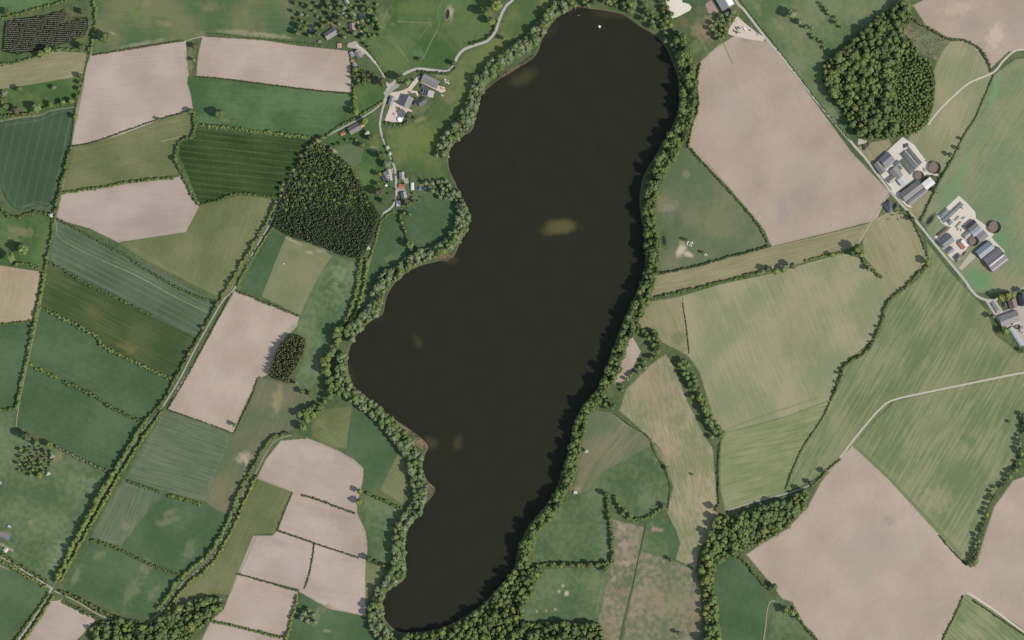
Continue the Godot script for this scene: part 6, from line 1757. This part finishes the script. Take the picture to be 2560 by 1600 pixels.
	["dark hedge between the two farms and the mown paddock", 3.6, 2.8, "dark", [2249, 374, 2231, 406, 2216, 432, 2204, 457, 2189, 490, 2174, 521], 0.8],
	["hedge between orchard meadow and the dark tramlined field", 5.5, 4.5, "broad", [-60, 285, 0, 275, 60, 270, 120, 251, 186, 238], 0.9],
	["hedge between conifer nursery and the striped hay strip", 5, 4, "bright", [-60, 168, 0, 154, 70, 140, 130, 118, 195, 118], 0.85],
	["hedge above the conifer nursery at the top left", 5, 4, "broad", [-60, 52, 0, 44, 60, 29, 120, 12, 160, 0]],
	["curving hedge below the dark green tramlined field", 6, 4.5, "broad", [-40, 440, 0, 486, 15, 505, 40, 514, 80, 502, 115, 505]],
	["hedge above the pale stubble field at the left edge", 6, 4.5, "young", [32, 624, 60, 624, 92, 633]],
	["thin hedge below the pale stubble field at the left edge", 4, 2.6, "broad", [-60, 772, 0, 766, 40, 763, 75, 757]],
	["short hedge below the bluish field at the left edge", 5, 4, "broad", [-60, 972, 0, 968, 38, 964]],
	["garden hedge behind the sandy yard with the white store", 5, 3.5, "broad", [907, 288, 925, 294, 945, 296, 962, 288]],
	["roadside hedge above the long house on the village lane", 4, 3, "broad", [770, 322, 800, 299, 840, 279, 880, 255, 905, 238], 0.8],
	["field-side hedge west of the small village meadow", 6, 6, "bright", [836, 210, 838, 240, 845, 268]],
	["road hedge beside the big village meadow", 2.6, 2, "broad", [870, 118, 890, 146, 908, 174, 918, 195], 0.7],
	["bushy roadside hedge in the bend above the long barn", 4, 3, "dark", [985, 169, 1030, 172, 1056, 174, 1076, 160], 0.8],
	["dark roadside hedge north of the village road", 4.4, 4, "dark", [1112, 104, 1146, 92, 1164, 74, 1172, 50], 0.8],
	["roadside hedge west of the lower village lane", 2.4, 1.8, "dark", [905, 320, 918, 352, 930, 385], 0.7],
]
# ---------- data: single trees [x, y, radius in metres, foliage, label, name]
var LONE := [
	[252, 91, 12.5, "broad", "broad round tree alone in the big top field"], [520, 271, 11, "broad", "round tree alone in the green field under the ploughed land"], [129, 207, 5, "willow", "pale round tree in the orchard meadow"], [90, 257, 10.5, "bright", "bright round tree at the track corner of the orchard meadow"], [180, 277, 6, "bright", "round tree beside the dark tramlined field's top corner"],
	[100, 130, 8.5, "bright", "yellow-green tree below the nursery, southern of two"], [115, 119, 8.5, "bright", "yellow-green tree below the nursery, northern of two"], [196, 112, 7.5, "dark", "dark tree east of the nursery's lower corner"], [212, 117, 5.5, "dark", "tree at the lower end of the nursery's east hedge"], [192, 181, 6, "broad", "northernmost of four trees down the lane by the orchard"], [191, 196, 5.5, "broad", "second of four trees down the lane by the orchard"], [189, 211, 5.5, "broad", "third of four trees down the lane by the orchard"], [184, 229, 5, "broad", "southernmost of four trees down the lane by the orchard"], [48, 212, 7, "broad", "tree on the upper edge of the orchard meadow"], [122, 247, 7, "bright", "tree east of the bright round orchard tree"], [150, 243, 6, "bright", "small bright tree in the orchard's lower row"], [170, 240, 6, "bright", "easternmost tree of the orchard's lower row"], [42, 262, 9, "brown", "olive-brown tree in the orchard's lower row"], [16, 253, 7.5, "broad", "tree at the left edge of the orchard's lower row"], [12, 222, 8, "willow", "pale tree at the left edge of the orchard meadow"], [10, 240, 8, "broad", "tree in the middle of the orchard's left edge"],
	[451, 263, 6.5, "broad", "tree at the corner where four fields meet"], [374, 281, 3.6, "dark", "small dark tree in the thin hedge above the olive field"], [18, 30, 7, "dark", "dark tree above the nursery at the top left corner"], [196, 30, 7, "brown", "brownish tree in the rough corner beside the nursery"], [416, 376, 6, "broad", "tree in the crooked hedge beside the olive field"], [460, 110, 6.5, "brown", "dark thicket tree between the two upper ploughed fields", "shrub"], [458, 142, 5, "broad", "green thicket tree between the two upper ploughed fields", "shrub"],
	[58, 590, 11.5, "bright", "bright round tree in the left meadow, northern of a pair"], [28, 608, 12.5, "bright", "bright round tree in the left meadow, southern of a pair"], [121, 509, 5.5, "blossom", "white blossoming tree at the meeting of left lane hedges"],
	[66, 1030, 11, "dark", "dark olive round tree at the top of the shrubby patch"], [88, 1045, 7, "broad", "tree second from the top in the shrubby patch"], [118, 1050, 7.5, "broad", "green tree on the shrubby patch's east side"], [68, 1100, 5, "bright", "small bright tree in the middle of the shrubby patch"], [95, 1122, 6, "bright", "bright tree at the foot of the shrubby patch"], [115, 1118, 5.5, "blossom", "white blossoming tree at the foot of the shrubby patch"], [124, 1078, 5.5, "blossom", "white blossoming tree on the east side of the shrubby patch"], [52, 1080, 5, "broad", "tree on the west side of the shrubby patch"],
	[876, 326, 7, "dark", "dark tree on the slope between long house and lower lane"], [903, 369, 9.5, "dark", "dark round tree above the lakeside hamlet's lane"], [946, 186, 9.5, "dark", "dark round tree in the village crossroads meadow corner"], [962, 195, 8, "bright", "bright tree beside the village road junction"], [906, 196, 10, "dark", "large dark tree west of the village junction"], [966, 274, 8.5, "dark", "dark round tree in the garden south of the broad barn"], [980, 279, 5, "dark", "dark conifer-like bush east of the garden tree"], [1150, 33, 12, "broad", "large tree on the village road, northern of three"], [1160, 52, 9, "bright", "tree on the village road, lowest of three"], [1172, 15, 12, "bright", "tree on the village road, eastern of three"], [992, 141, 5, "dark", "small tree at the end of the grass track"], [1190, 92, 5.5, "broad", "small round tree alone on the meadow by the north shore belt"], [1072, 150, 6.5, "dark", "tree inside the bend of the village road"], [841, 266, 8, "bright", "bright tree at the south end of the village hedge"], [838, 250, 7, "broad", "tree in the hedge west of the small village meadow"], [862, 287, 7, "bright", "bright tree over the east shed of the long house"], [855, 344, 7, "dark", "dark tree behind the long house's garden"], [868, 315, 6, "blossom", "white flowering bush row beside the long house", "shrub"], [916, 349, 4.4, "blossom", "white flowering tree on the lower lane, northern of two"], [921, 363, 4.8, "blossom", "white flowering tree on the lower lane, southern of two"],
	[915, 390, 8.5, "willow", "pale leafy tree at the head of the lakeside hamlet"], [897, 455, 10, "brown", "copper-brown tree in the hamlet's western garden"], [905, 475, 6, "dark", "dark tree on the lane corner below the copper tree"], [965, 485, 8, "dark", "dark round tree beside the hamlet's grey cottage"], [978, 475, 4, "dark", "small dark bush in the hamlet's eastern garden", "shrub"], [955, 503, 5, "broad", "garden tree below the white-roofed shed"], [968, 507, 6, "broad", "tree at the lower corner of the hamlet garden"], [896, 412, 6, "broad", "tree west of the hamlet's dark-roofed house"], [894, 435, 6, "broad", "second tree west of the hamlet's dark-roofed house"],
	[968, 578, 9, "broad", "large tree standing in the hedge between the dark pastures"], [870, 586, 5, "blossom", "white blossoming tree on the conifer wood's east edge"], [730, 58, 1.0, "blossom", "tiny white bush in the top hamlet garden", "shrub"],
	[1870, 35, 11, "willow", "large pale tree at the top of the meadow hedge line"], [1888, 52, 8, "willow", "pale tree below the large one on the meadow hedge line"], [1830, 641, 8.5, "bright", "bright tree at the west end of the hay field trees"], [1850, 636, 7.5, "willow", "pale tree second from the west in the hay field trees"], [1870, 628, 8, "broad", "tree third from the west in the hay field trees"], [1812, 637, 8, "dark", "dark tree beginning the hay field tree group"], [1965, 603, 6, "bright", "small round tree between two tree groups on the hay hedge"], [2024, 588, 11, "broad", "large round tree where the field track meets the hedge"], [2034, 600, 8, "bright", "tree just south-east of the large track-end tree"], [2012, 598, 7, "dark", "dark tree just west of the large track-end tree"], [2050, 635, 5, "broad", "bush tree on the short hedge below the track-end trees"],
	[2190, 618, 9, "bright", "large bright tree at the bend of the winding hedge"], [2210, 451, 5, "willow", "pale round bush in the field ditch near the long barn", "shrub"], [2117, 492, 5.5, "bright", "bright garden tree beside the slate villa"], [2154, 518, 6, "dark", "dark tree on the verge across the road pond"], [2270, 328, 4, "dark", "small tree at the ridged field's edge, upper"], [2262, 350, 4.5, "dark", "small tree at the ridged field's edge, middle"], [2243, 366, 5.5, "dark", "tree at the ridged field's edge, lower"],
	[2362, 703, 9.5, "bright", "bright tree above the right-hand farm, western of three"], [2377, 700, 9, "bright", "bright tree above the right-hand farm, middle one"], [2390, 697, 7.5, "bright", "bright tree above the right-hand farm, eastern one"], [2416, 690, 7, "bright", "bright tree at the right edge above the farm"], [2342, 748, 6, "broad", "round tree at the lower corner of the small clamp"], [2372, 783, 8.5, "bright", "bright tree west of the pale plastic tunnel"], [2414, 828, 5, "broad", "tree below the tunnel's far end"],
	[1950, 1115, 6, "bright", "bright tree at the top corner of the southern ploughed field"], [1915, 1140, 6, "dark", "dark tree where the track meets the southern wood"], [2384, 996, 3.5, "broad", "small tree beside the striped field's right edge"],
	[1576, 1106, 5, "willow", "round bush on the ditch beside the upper green pasture", "shrub"], [1567, 1194, 6, "dark", "dark tree at the east end of the curving hedge"], [1584, 1321, 4.5, "dark", "small round tree on the bank between reed meadows"], [1602, 1494, 5, "dark", "round bush in the lower reed meadow", "shrub"], [1430, 1344, 7, "broad", "tree at the south-east corner of the pasture square"], [1384, 1066, 5.5, "blossom", "white flowering tree at the lakeside field's edge"], [1432, 1166, 6.5, "dark", "dark tree at the top of the tall pasture hedge"], [1692, 1200, 8, "brown", "yellowish tree where the ditch meets the southern wood"], [1635, 1120, 2.5, "dark", "tiny bush on the grass strip in the worn field", "shrub"],
	[1870, 1445, 8, "bright", "bright tree beside the fenced pen in the lower meadow"], [1855, 1440, 8, "broad", "tree just west of the fenced pen"], [1828, 1385, 8, "broad", "tree at the lower corner of the southern ploughed field"], [1885, 1458, 6, "bright", "tree just east of the fenced pen"],
	[1620, 567, 4, "dark", "dark thicket bush beside the pale boulders of the hollow", "shrub"], [1660, 597, 3.6, "dark", "dark bush beside the small boulder group", "shrub"],
	[720, 1448, 7, "willow", "pale tree on the west side of the ring-shaped copse"], [731, 1440, 6.5, "willow", "pale tree at the top of the ring-shaped copse"], [741, 1450, 6.5, "willow", "pale tree on the east side of the ring-shaped copse"], [726, 1466, 6.5, "willow", "pale tree at the foot of the ring-shaped copse"], [745, 1468, 6, "willow", "pale tree south-east in the ring-shaped copse"], [713, 1460, 6, "willow", "pale tree south-west in the ring-shaped copse"],
	[850, 1160, 6.5, "bright", "tree at the east corner of the ploughed fields, upper"], [849, 1185, 7.5, "bright", "tree at the east corner of the ploughed fields, lower"], [872, 1318, 7, "dark", "dark tree at the corner of the lower ploughed field"], [700, 905, 5, "willow", "pale bush below the planted pines", "shrub"], [715, 925, 6, "broad", "bush in the scrub south-east of the planted pines", "shrub"], [733, 930, 6, "broad", "easternmost bush of the scrub below the planted pines", "shrub"], [555, 1003, 5, "bright", "small tree at the lower corner of the long ploughed field"],
]
# ---------- data: belts of trees [label, width, spacing, radius, radius, line, foliage, single trees, group, label of the rest]
var BELTS := [
	["grey-green willow in the belt along the lake's north-west shore", 26, 4.9, 3.0, 8.2, [1330, 12, 1300, 40, 1268, 80, 1232, 113, 1178, 148, 1136, 190, 1120, 240, 1102, 283, 1072, 314, 1052, 345, 1046, 372], ["willow", "willow", "young", "willow", "broad"], 80, "willows along the north-west shore", "low willow thicket filling the north-west shore belt"],
	["grey-green willow in the curved belt below the lakeside hamlet", 24, 4.9, 3.0, 8.2, [1078, 452, 1092, 480, 1097, 512, 1088, 542, 1062, 575, 1030, 594, 985, 612, 938, 640, 906, 668, 890, 702, 880, 738, 850, 768, 820, 795], ["willow", "willow", "young", "willow", "broad"], 85, "willows along the hamlet shore", "low willow thicket filling the belt below the hamlet"],
	["grey-green willow in the long belt on the south-west shore", 27, 4.9, 3.0, 8.2, [814, 835, 811, 870, 815, 910, 832, 932, 872, 958, 908, 992, 945, 1032, 978, 1082, 988, 1130, 993, 1165, 982, 1200, 955, 1240, 944, 1290, 945, 1340, 928, 1372, 898, 1408, 888, 1450, 897, 1490, 920, 1515, 935, 1570], ["willow", "willow", "young", "willow", "broad"], 110, "willows along the south-west shore", "low willow thicket filling the south-west shore belt"],
	["tall bright tree in the row behind the lake's western bay", 20, 10, 6.0, 9.0, [800, 772, 782, 832, 765, 872, 786, 902, 788, 942, 758, 962, 722, 980, 712, 1018], ["bright", "broad", "broad"], 40, "bright trees behind the western bay", "", "shore_tree", 1.0],
	["mixed shore tree at the north end of the lake", 30, 9, 4.5, 7.0, [1350, -5, 1400, 0, 1450, 5, 1490, 14, 1530, 38, 1565, 66, 1592, 92], ["broad", "willow", "bright", "dark"], 45, "trees on the lake's north shore", "", "shore_tree", 1.1],
	["shadowy tall tree on the north half of the east shore", 30, 5.6, 3.6, 9.4, [1596, 95, 1615, 140, 1624, 195, 1623, 250, 1610, 303, 1586, 348, 1562, 393, 1543, 423], ["broad", "broad", "young", "dark"], 60, "tall trees on the upper east shore", "undergrowth trees filling the upper east shore belt", "shore_tree", 1.4],
	["tall tree on the middle of the east shore", 25, 5.6, 3.6, 9.0, [1542, 430, 1533, 470, 1530, 510, 1535, 560, 1541, 610, 1536, 650, 1519, 700, 1497, 745, 1475, 790], ["broad", "young", "dark"], 50, "tall trees on the middle east shore", "undergrowth trees filling the middle east shore belt", "shore_tree", 1.4],
	["tall tree on the south half of the east shore", 25, 5.6, 3.6, 9.0, [1475, 790, 1456, 845, 1432, 900, 1402, 944, 1378, 974, 1364, 1020, 1353, 1075, 1337, 1130, 1308, 1184, 1274, 1230, 1252, 1262, 1239, 1300, 1229, 1340], ["broad", "broad", "young"], 60, "tall trees on the lower east shore", "undergrowth trees filling the lower east shore belt", "shore_tree", 1.4],
	["dark tree in the hook-shaped belt by the narrow ploughed strip", 20, 9, 4.5, 7.0, [1500, 778, 1525, 785, 1548, 805, 1556, 825, 1536, 845], ["broad", "dark"], 16, "trees of the hook-shaped belt"],
	["pale tree in the broken row south of the narrow ploughed strip", 9, 8, 3.5, 5.5, [1530, 855, 1505, 878, 1482, 900, 1468, 925], ["willow", "young"], 9, "pale trees by the ploughed strip"],
	["tree in the dark clump where the shore belt turns inland", 22, 9, 4.5, 6.5, [1408, 940, 1430, 950, 1450, 965], ["broad", "dark", "young"], 8, "dark clump by the shore"],
	["tall tree in the belt between hay field and worn field", 20, 10, 5.5, 8.0, [1604, 848, 1622, 878, 1640, 920, 1660, 958, 1682, 1000, 1694, 1035], ["broad", "broad", "young", "bright"], 36, "tall trees between hay and worn fields"],
	["tree in the row behind the right-hand hay field", 9, 9, 4.2, 6.2, [2416, 975, 2424, 1005, 2406, 1042, 2412, 1088, 2384, 1126, 2348, 1160, 2324, 1228, 2313, 1270, 2303, 1310, 2295, 1334], ["broad", "bright", "dark"], 46, "trees behind the right-hand hay field"],
	["low tree in the meadow hedge line left of the round wood", 9, 9, 3.5, 5.0, [1895, 50, 1915, 75, 1935, 98, 1952, 122], ["willow", "young"], 10, "hedge line trees in the upper meadow"],
	["tree in the short row above the round wood's west side", 6, 10, 3.5, 5.0, [1935, 2, 1952, 22, 1972, 45, 1994, 70], ["broad", "bright"], 8, "short tree row in the upper meadow"],
	["round tree standing in the hedge south of the pasture square", 4, 19, 4.5, 6.6, [1290, 1336, 1320, 1335, 1360, 1333, 1400, 1333, 1436, 1328], ["broad", "young", "brown", "bright"], 9, "trees south of the pasture square"],
	["round tree standing in the curving hedge by the upper pasture", 5, 15, 4.5, 7.0, [1462, 1190, 1478, 1212, 1500, 1224], ["bright", "broad"], 5, "trees in the curving pasture hedge"],
	["garden tree along the road by the first lane cottage", 14, 9, 3.5, 5.5, [880, 112, 860, 95, 890, 85, 905, 60], ["broad", "dark", "young"], 8, "trees by the hamlet drive"],
	["roadside tree standing in the western lane hedge", 3, 46, 3.2, 4.6, [290, 1080, 350, 985, 400, 925, 460, 812, 520, 705, 580, 605, 630, 525], ["broad", "bright"], 18, "trees in the western lane hedge"],
	["tree standing in the lane hedge by the conifer wood", 9, 10, 3.5, 5.5, [655, 470, 685, 418, 712, 372, 740, 340, 765, 320], ["broad", "dark", "bright"], 16, "lane trees by the conifer wood"],
	["small tree standing in the left lane's hedge", 3, 40, 3.0, 4.0, [150, 420, 122, 560, 104, 650, 75, 800, 52, 905], ["broad", "bright"], 12, "trees in the left lane hedge"],
	["dark tree on the ditch line of the striped hay field", 3, 17, 2.6, 3.8, [2088, 740, 2062, 805, 2035, 838, 1990, 865, 1972, 930], ["dark", "broad"], 14, "ditch line trees"],
]
# ---------- data: woods [label, spacing, radius, radius, foliage, outline, single trees, group, label of the rest]
var WOODS := [
	["broad crown in the large round wood at the upper right", 6.6, 4.4, 9.6, ["broad", "broad", "young", "broad", "bright", "broad", "dark", "young"], [2129, 8, 2150, 15, 2150, 40, 2130, 75, 2140, 100, 2120, 135, 2105, 180, 2112, 230, 2120, 280, 2112, 322, 2090, 325, 2040, 325, 2010, 300, 1990, 260, 1960, 220, 1945, 190, 1945, 150, 1975, 130, 2010, 100, 2040, 75, 2070, 40, 2100, 25], 100, "crowns of the large round wood", "lesser crowns filling the large round wood at the upper right", "woodland_tree", 1.1],
	["small crown in the finer east side of the round wood", 4.8, 3.2, 4.8, ["broad", "young", "broad", "bright"], [2140, 100, 2150, 95, 2170, 130, 2200, 150, 2207, 190, 2205, 240, 2190, 290, 2165, 312, 2130, 320, 2112, 322, 2120, 280, 2112, 230, 2105, 180, 2120, 135], 24, "small crowns of the round wood's east side", "small crowns filling the east side of the large round wood", "woodland_tree", 1.2],
	["olive spire in the mixed northern half of the square wood", 2.9, 2.3, 3.9, ["spruce", "spruce", "spruce", "bright", "spruce", "broad"], [735, 340, 770, 345, 800, 370, 835, 400, 860, 450, 885, 490, 840, 492, 790, 495, 740, 490, 700, 505, 655, 500, 660, 480, 690, 430, 710, 380], 120, "spires of the square wood's northern half", "smaller spires filling the northern half of the square wood"],
	["brown-dark spire in the southern half of the square wood", 2.8, 2.3, 3.6, ["spruce"], [655, 500, 700, 505, 740, 490, 790, 495, 840, 492, 885, 490, 895, 510, 880, 560, 860, 600, 845, 612, 800, 600, 740, 575, 690, 560, 645, 535], 140, "spires of the square wood's southern half", "smaller spires filling the southern half of the square wood"],
	["brownish pine in the compact planted clump by the ploughed field", 2.9, 2.4, 3.4, ["pine"], [690, 790, 722, 800, 720, 830, 700, 870, 680, 905, 655, 895, 638, 885, 650, 840, 665, 810], 250, "pines of the compact planted clump", "small pines filling the compact planted clump"],
	["leafy tree in the wood at the lower left edge", 6.2, 3.8, 8.4, ["broad", "broad", "young", "bright", "dark"], [225, 1512, 215, 1482, 245, 1468, 290, 1464, 340, 1478, 375, 1462, 400, 1446, 470, 1410, 520, 1412, 526, 1428, 502, 1462, 470, 1488, 440, 1520, 425, 1600, 190, 1600], 40, "trees of the lower left wood", "lesser trees filling the lower left wood"],
	["leafy tree in the wood at the lake's south end", 6.2, 3.8, 8.4, ["broad", "broad", "bright", "young", "dark", "broad"], [950, 1496, 1000, 1490, 1045, 1480, 1095, 1455, 1142, 1422, 1190, 1370, 1216, 1338, 1245, 1338, 1282, 1346, 1262, 1390, 1240, 1430, 1226, 1472, 1420, 1472, 1428, 1512, 1432, 1600, 945, 1600], 55, "trees of the wood at the lake's south end", "lesser trees filling the wood at the lake's south end", "woodland_tree", 1.25],
	["leafy tree in the long curving wood at the lower right", 6.4, 4.0, 9.0, ["broad", "broad", "young", "bright"], [1690, 1215, 1730, 1222, 1800, 1195, 1860, 1182, 1895, 1157, 1912, 1166, 1895, 1202, 1860, 1242, 1800, 1280, 1750, 1300, 1720, 1310, 1692, 1330, 1684, 1370, 1692, 1440, 1702, 1512, 1707, 1600, 1655, 1600, 1665, 1500, 1660, 1400, 1650, 1332, 1670, 1280], 50, "trees of the long curving wood", "lesser trees filling the long curving wood"],
	["tree in the wedge-shaped copse below the riding hall", 7.5, 4.2, 6.4, ["broad", "bright", "willow", "young"], [1677, 62, 1684, 45, 1742, 25, 1744, 36, 1726, 60, 1714, 82, 1698, 100, 1690, 92], 26, "trees of the copse below the riding hall", "", "copse_tree"],
	["dark tree in the clump between lake and riding arena", 7, 4, 5.6, ["dark", "broad"], [1556, 0, 1578, 0, 1586, 25, 1590, 48, 1575, 55, 1560, 30], 14, "dark clump by the riding arena", "", "copse_tree"],
	["tall pale tree in the copse between hamlet and lake", 7.0, 4.5, 6.4, ["willow", "willow", "young"], [1002, 432, 1030, 425, 1056, 420, 1068, 440, 1078, 462, 1068, 474, 1040, 468, 1008, 452], 26, "pale trees between hamlet and lake", "", "copse_tree"],
	["garden tree in the wooded hamlet at the top", 11.0, 3.6, 7.4, ["broad", "dark", "young", "young", "willow", "broad"], [690, -20, 900, -20, 900, 40, 890, 68, 865, 92, 820, 90, 780, 88, 735, 96, 705, 85, 695, 40], 90, "garden trees of the top hamlet", "", "garden_tree"],
	["tall dark tree in the copse east of the upper ploughed field", 6.5, 4.0, 6.0, ["dark", "spruce", "broad"], [832, 162, 850, 160, 868, 170, 884, 175, 872, 190, 850, 205, 838, 210], 18, "tall dark copse trees", "", "copse_tree"],
	["small garden tree in the lower village gardens", 8.0, 2.2, 3.4, ["broad", "dark", "young"], [770, 350, 830, 325, 850, 335, 800, 340, 775, 362], 10, "small trees of the village gardens", "", "garden_bush"],
	["low bush in the shrubby brown patch at the left", 5.6, 1.8, 4.6, ["broad", "young", "brown", "bright"], [50, 1060, 80, 1050, 120, 1060, 130, 1090, 115, 1115, 80, 1130, 45, 1110], 60, "bushes of the shrubby patch", "", "garden_bush"],
	["garden bush around the farm in the road bend", 13.0, 1.6, 3.0, ["broad", "dark", "young"], [930, 215, 960, 190, 1000, 180, 1050, 175, 1055, 200, 1010, 240, 990, 270, 960, 285, 930, 260], 9, "bushes around the road bend farm", "", "garden_bush"],
	["garden bush in the lakeside hamlet", 8.0, 1.4, 2.6, ["broad", "dark", "young"], [895, 400, 950, 415, 1000, 420, 1000, 470, 960, 500, 940, 490, 900, 470], 22, "bushes of the lakeside hamlet", "", "garden_bush"],
	["garden bush in the slate villa's garden", 9.0, 1.3, 2.4, ["broad", "dark"], [2090, 490, 2130, 485, 2140, 510, 2125, 530, 2095, 520], 8, "bushes of the villa garden", "", "garden_bush"],
]
const NURSERY := [15, 50, 80, 40, 105, 38, 150, 25, 162, 38, 150, 56, 200, 44, 205, 62, 195, 86, 120, 110, 40, 125, 8, 118, 10, 95]
var COWS := [[790, 672, 0.4, lin(0.03, 0.027, 0.025), "black cow, northernmost of the group on the western pasture"], [799, 676, 2.0, lin(0.035, 0.03, 0.025), "dark cow, second of the group on the western pasture"], [804, 677.5, 0.9, lin(0.03, 0.028, 0.026), "dark cow, third of the group on the western pasture"], [808.5, 680, 2.6, lin(0.04, 0.032, 0.027), "dark cow, southernmost of the group on the western pasture"], [1015.5, 521, 0.2, lin(0.3, 0.14, 0.08), "reddish cow alone on the round lakeside pasture"], [740, 863, 1.2, lin(0.04, 0.035, 0.03), "black cow alone on the grass east of the planted pines"]]
var REEDS := [
	["brown reed bed on the lake's southern western point", lin(0.2, 0.14, 0.09), 1.6, [965, 1008, 1000, 1030, 1012, 1047, 1006, 1062, 992, 1078, 978, 1055], true],
	["reed tip jutting into the lake near its southern third", lin(0.2, 0.15, 0.1), 1.6, [1000, 1130, 1026, 1156, 1028, 1162, 1002, 1192, 1004, 1160], true],
	["reddish reed bed below the round lakeside pasture", lin(0.2, 0.13, 0.09), 1.6, [1030, 598, 1072, 590, 1068, 612, 1040, 616], true],
	["brown reed fringe along the north-west bay", lin(0.2, 0.15, 0.11), 1.6, [1172, 182, 1215, 158, 1258, 128, 1268, 134, 1218, 168, 1170, 200, 1142, 232, 1134, 226], true],
	["flowering tufts of the rough meadow above the round wood", lin(0.3, 0.31, 0.24), 4.5, [2150, 45, 2190, 68, 2240, 95, 2208, 140, 2150, 95], false],
]
# ---------- data: heaps [name, label, x, y, category, stones, spread, size, colour, part]
var HEAPS := [
	["boulder_heap", "pale boulders in the thicket of the hollow pasture", 1629, 575, "boulders", 16, 7.0, 1.5, lin(0.5, 0.5, 0.44), "boulder"],
	["boulder_heap", "small pale boulder group south-east of the hollow", 1667, 603, "boulders", 7, 3.4, 1.3, lin(0.52, 0.52, 0.46), "boulder"],
	["manure_heap", "reddish heap beside the white hall of the upper farm", 2202, 418, "heap", 10, 4.0, 1.6, lin(0.16, 0.09, 0.06), "clod"],
	["rubble_heap", "dark rubble heap on the triangular gravel yard", 1741, 72, "heap", 22, 7.5, 1.5, lin(0.09, 0.1, 0.11), "lump"],
	["straw_heap", "tan straw heap in the middle of the lower farm's yard", 2266, 543, "heap", 12, 4.5, 1.5, lin(0.34, 0.27, 0.18), "clod"],
	["feed_trough", "white trough standing on the pale western paddock", 670, 623, "trough", 2, 0.6, 1.2, lin(0.7, 0.72, 0.74), "lump"],
	["hay_pile", "pile of hay on bare sand in the lowest lakeside pasture", 1337, 1400, "hay", 6, 2.4, 1.2, lin(0.42, 0.36, 0.28), "clod"],
]

var TRACTORS := [["green tractor on the pale strip of the upper farm", 2250, 428, 50, lin(0.04, 0.12, 0.04)], ["red tractor before the triple barn of the lower farm", 2408, 566, -20, lin(0.3, 0.04, 0.03)], ["dark blue tractor on the open concrete of the lower farm", 2405, 520, 30, lin(0.03, 0.05, 0.15)], ["green tractor on the sandy yard of the road bend farm", 985, 285, 80, lin(0.04, 0.12, 0.04)]]
var TRAILERS := [["brown farm trailer beside the round tanks of the upper farm", 2311, 424, 60, 7.0, lin(0.25, 0.12, 0.06)], ["dark farm trailer at the upper farm's field gate", 2318, 404, 20, 6.0, lin(0.08, 0.08, 0.08)], ["long dark trailer on the lower farm's open concrete", 2392, 546, -43, 12.0, lin(0.08, 0.1, 0.09)], ["second dark trailer on the lower farm's open concrete", 2408, 545, -30, 7.0, lin(0.06, 0.06, 0.06)], ["brown trailer in the lower farm between clamps and barn", 2396, 561, -45, 15.0, lin(0.22, 0.15, 0.11)], ["grey trailer on the right-hand farm's yard", 2552, 830, 40, 7.0, lin(0.25, 0.25, 0.25)], ["brown trailer at the end of the long barn in the road bend", 1106, 222, 25, 6.0, lin(0.3, 0.17, 0.1)], ["small trailer before the broad barn", 1034, 245, 10, 5.0, lin(0.2, 0.2, 0.2)]]
var FENCES := [["dark wooden pen fence below the southern ploughed field", [1959, 1543, 1976, 1558, 1986, 1548]], ["wooden fence round the barn paddock of the lakeside hamlet", [990, 420, 1018, 417, 1021, 456]], ["wooden fence dividing the small paddocks below the riding arena", [1715, 115, 1748, 90, 1752, 84, 1778, 122]]]
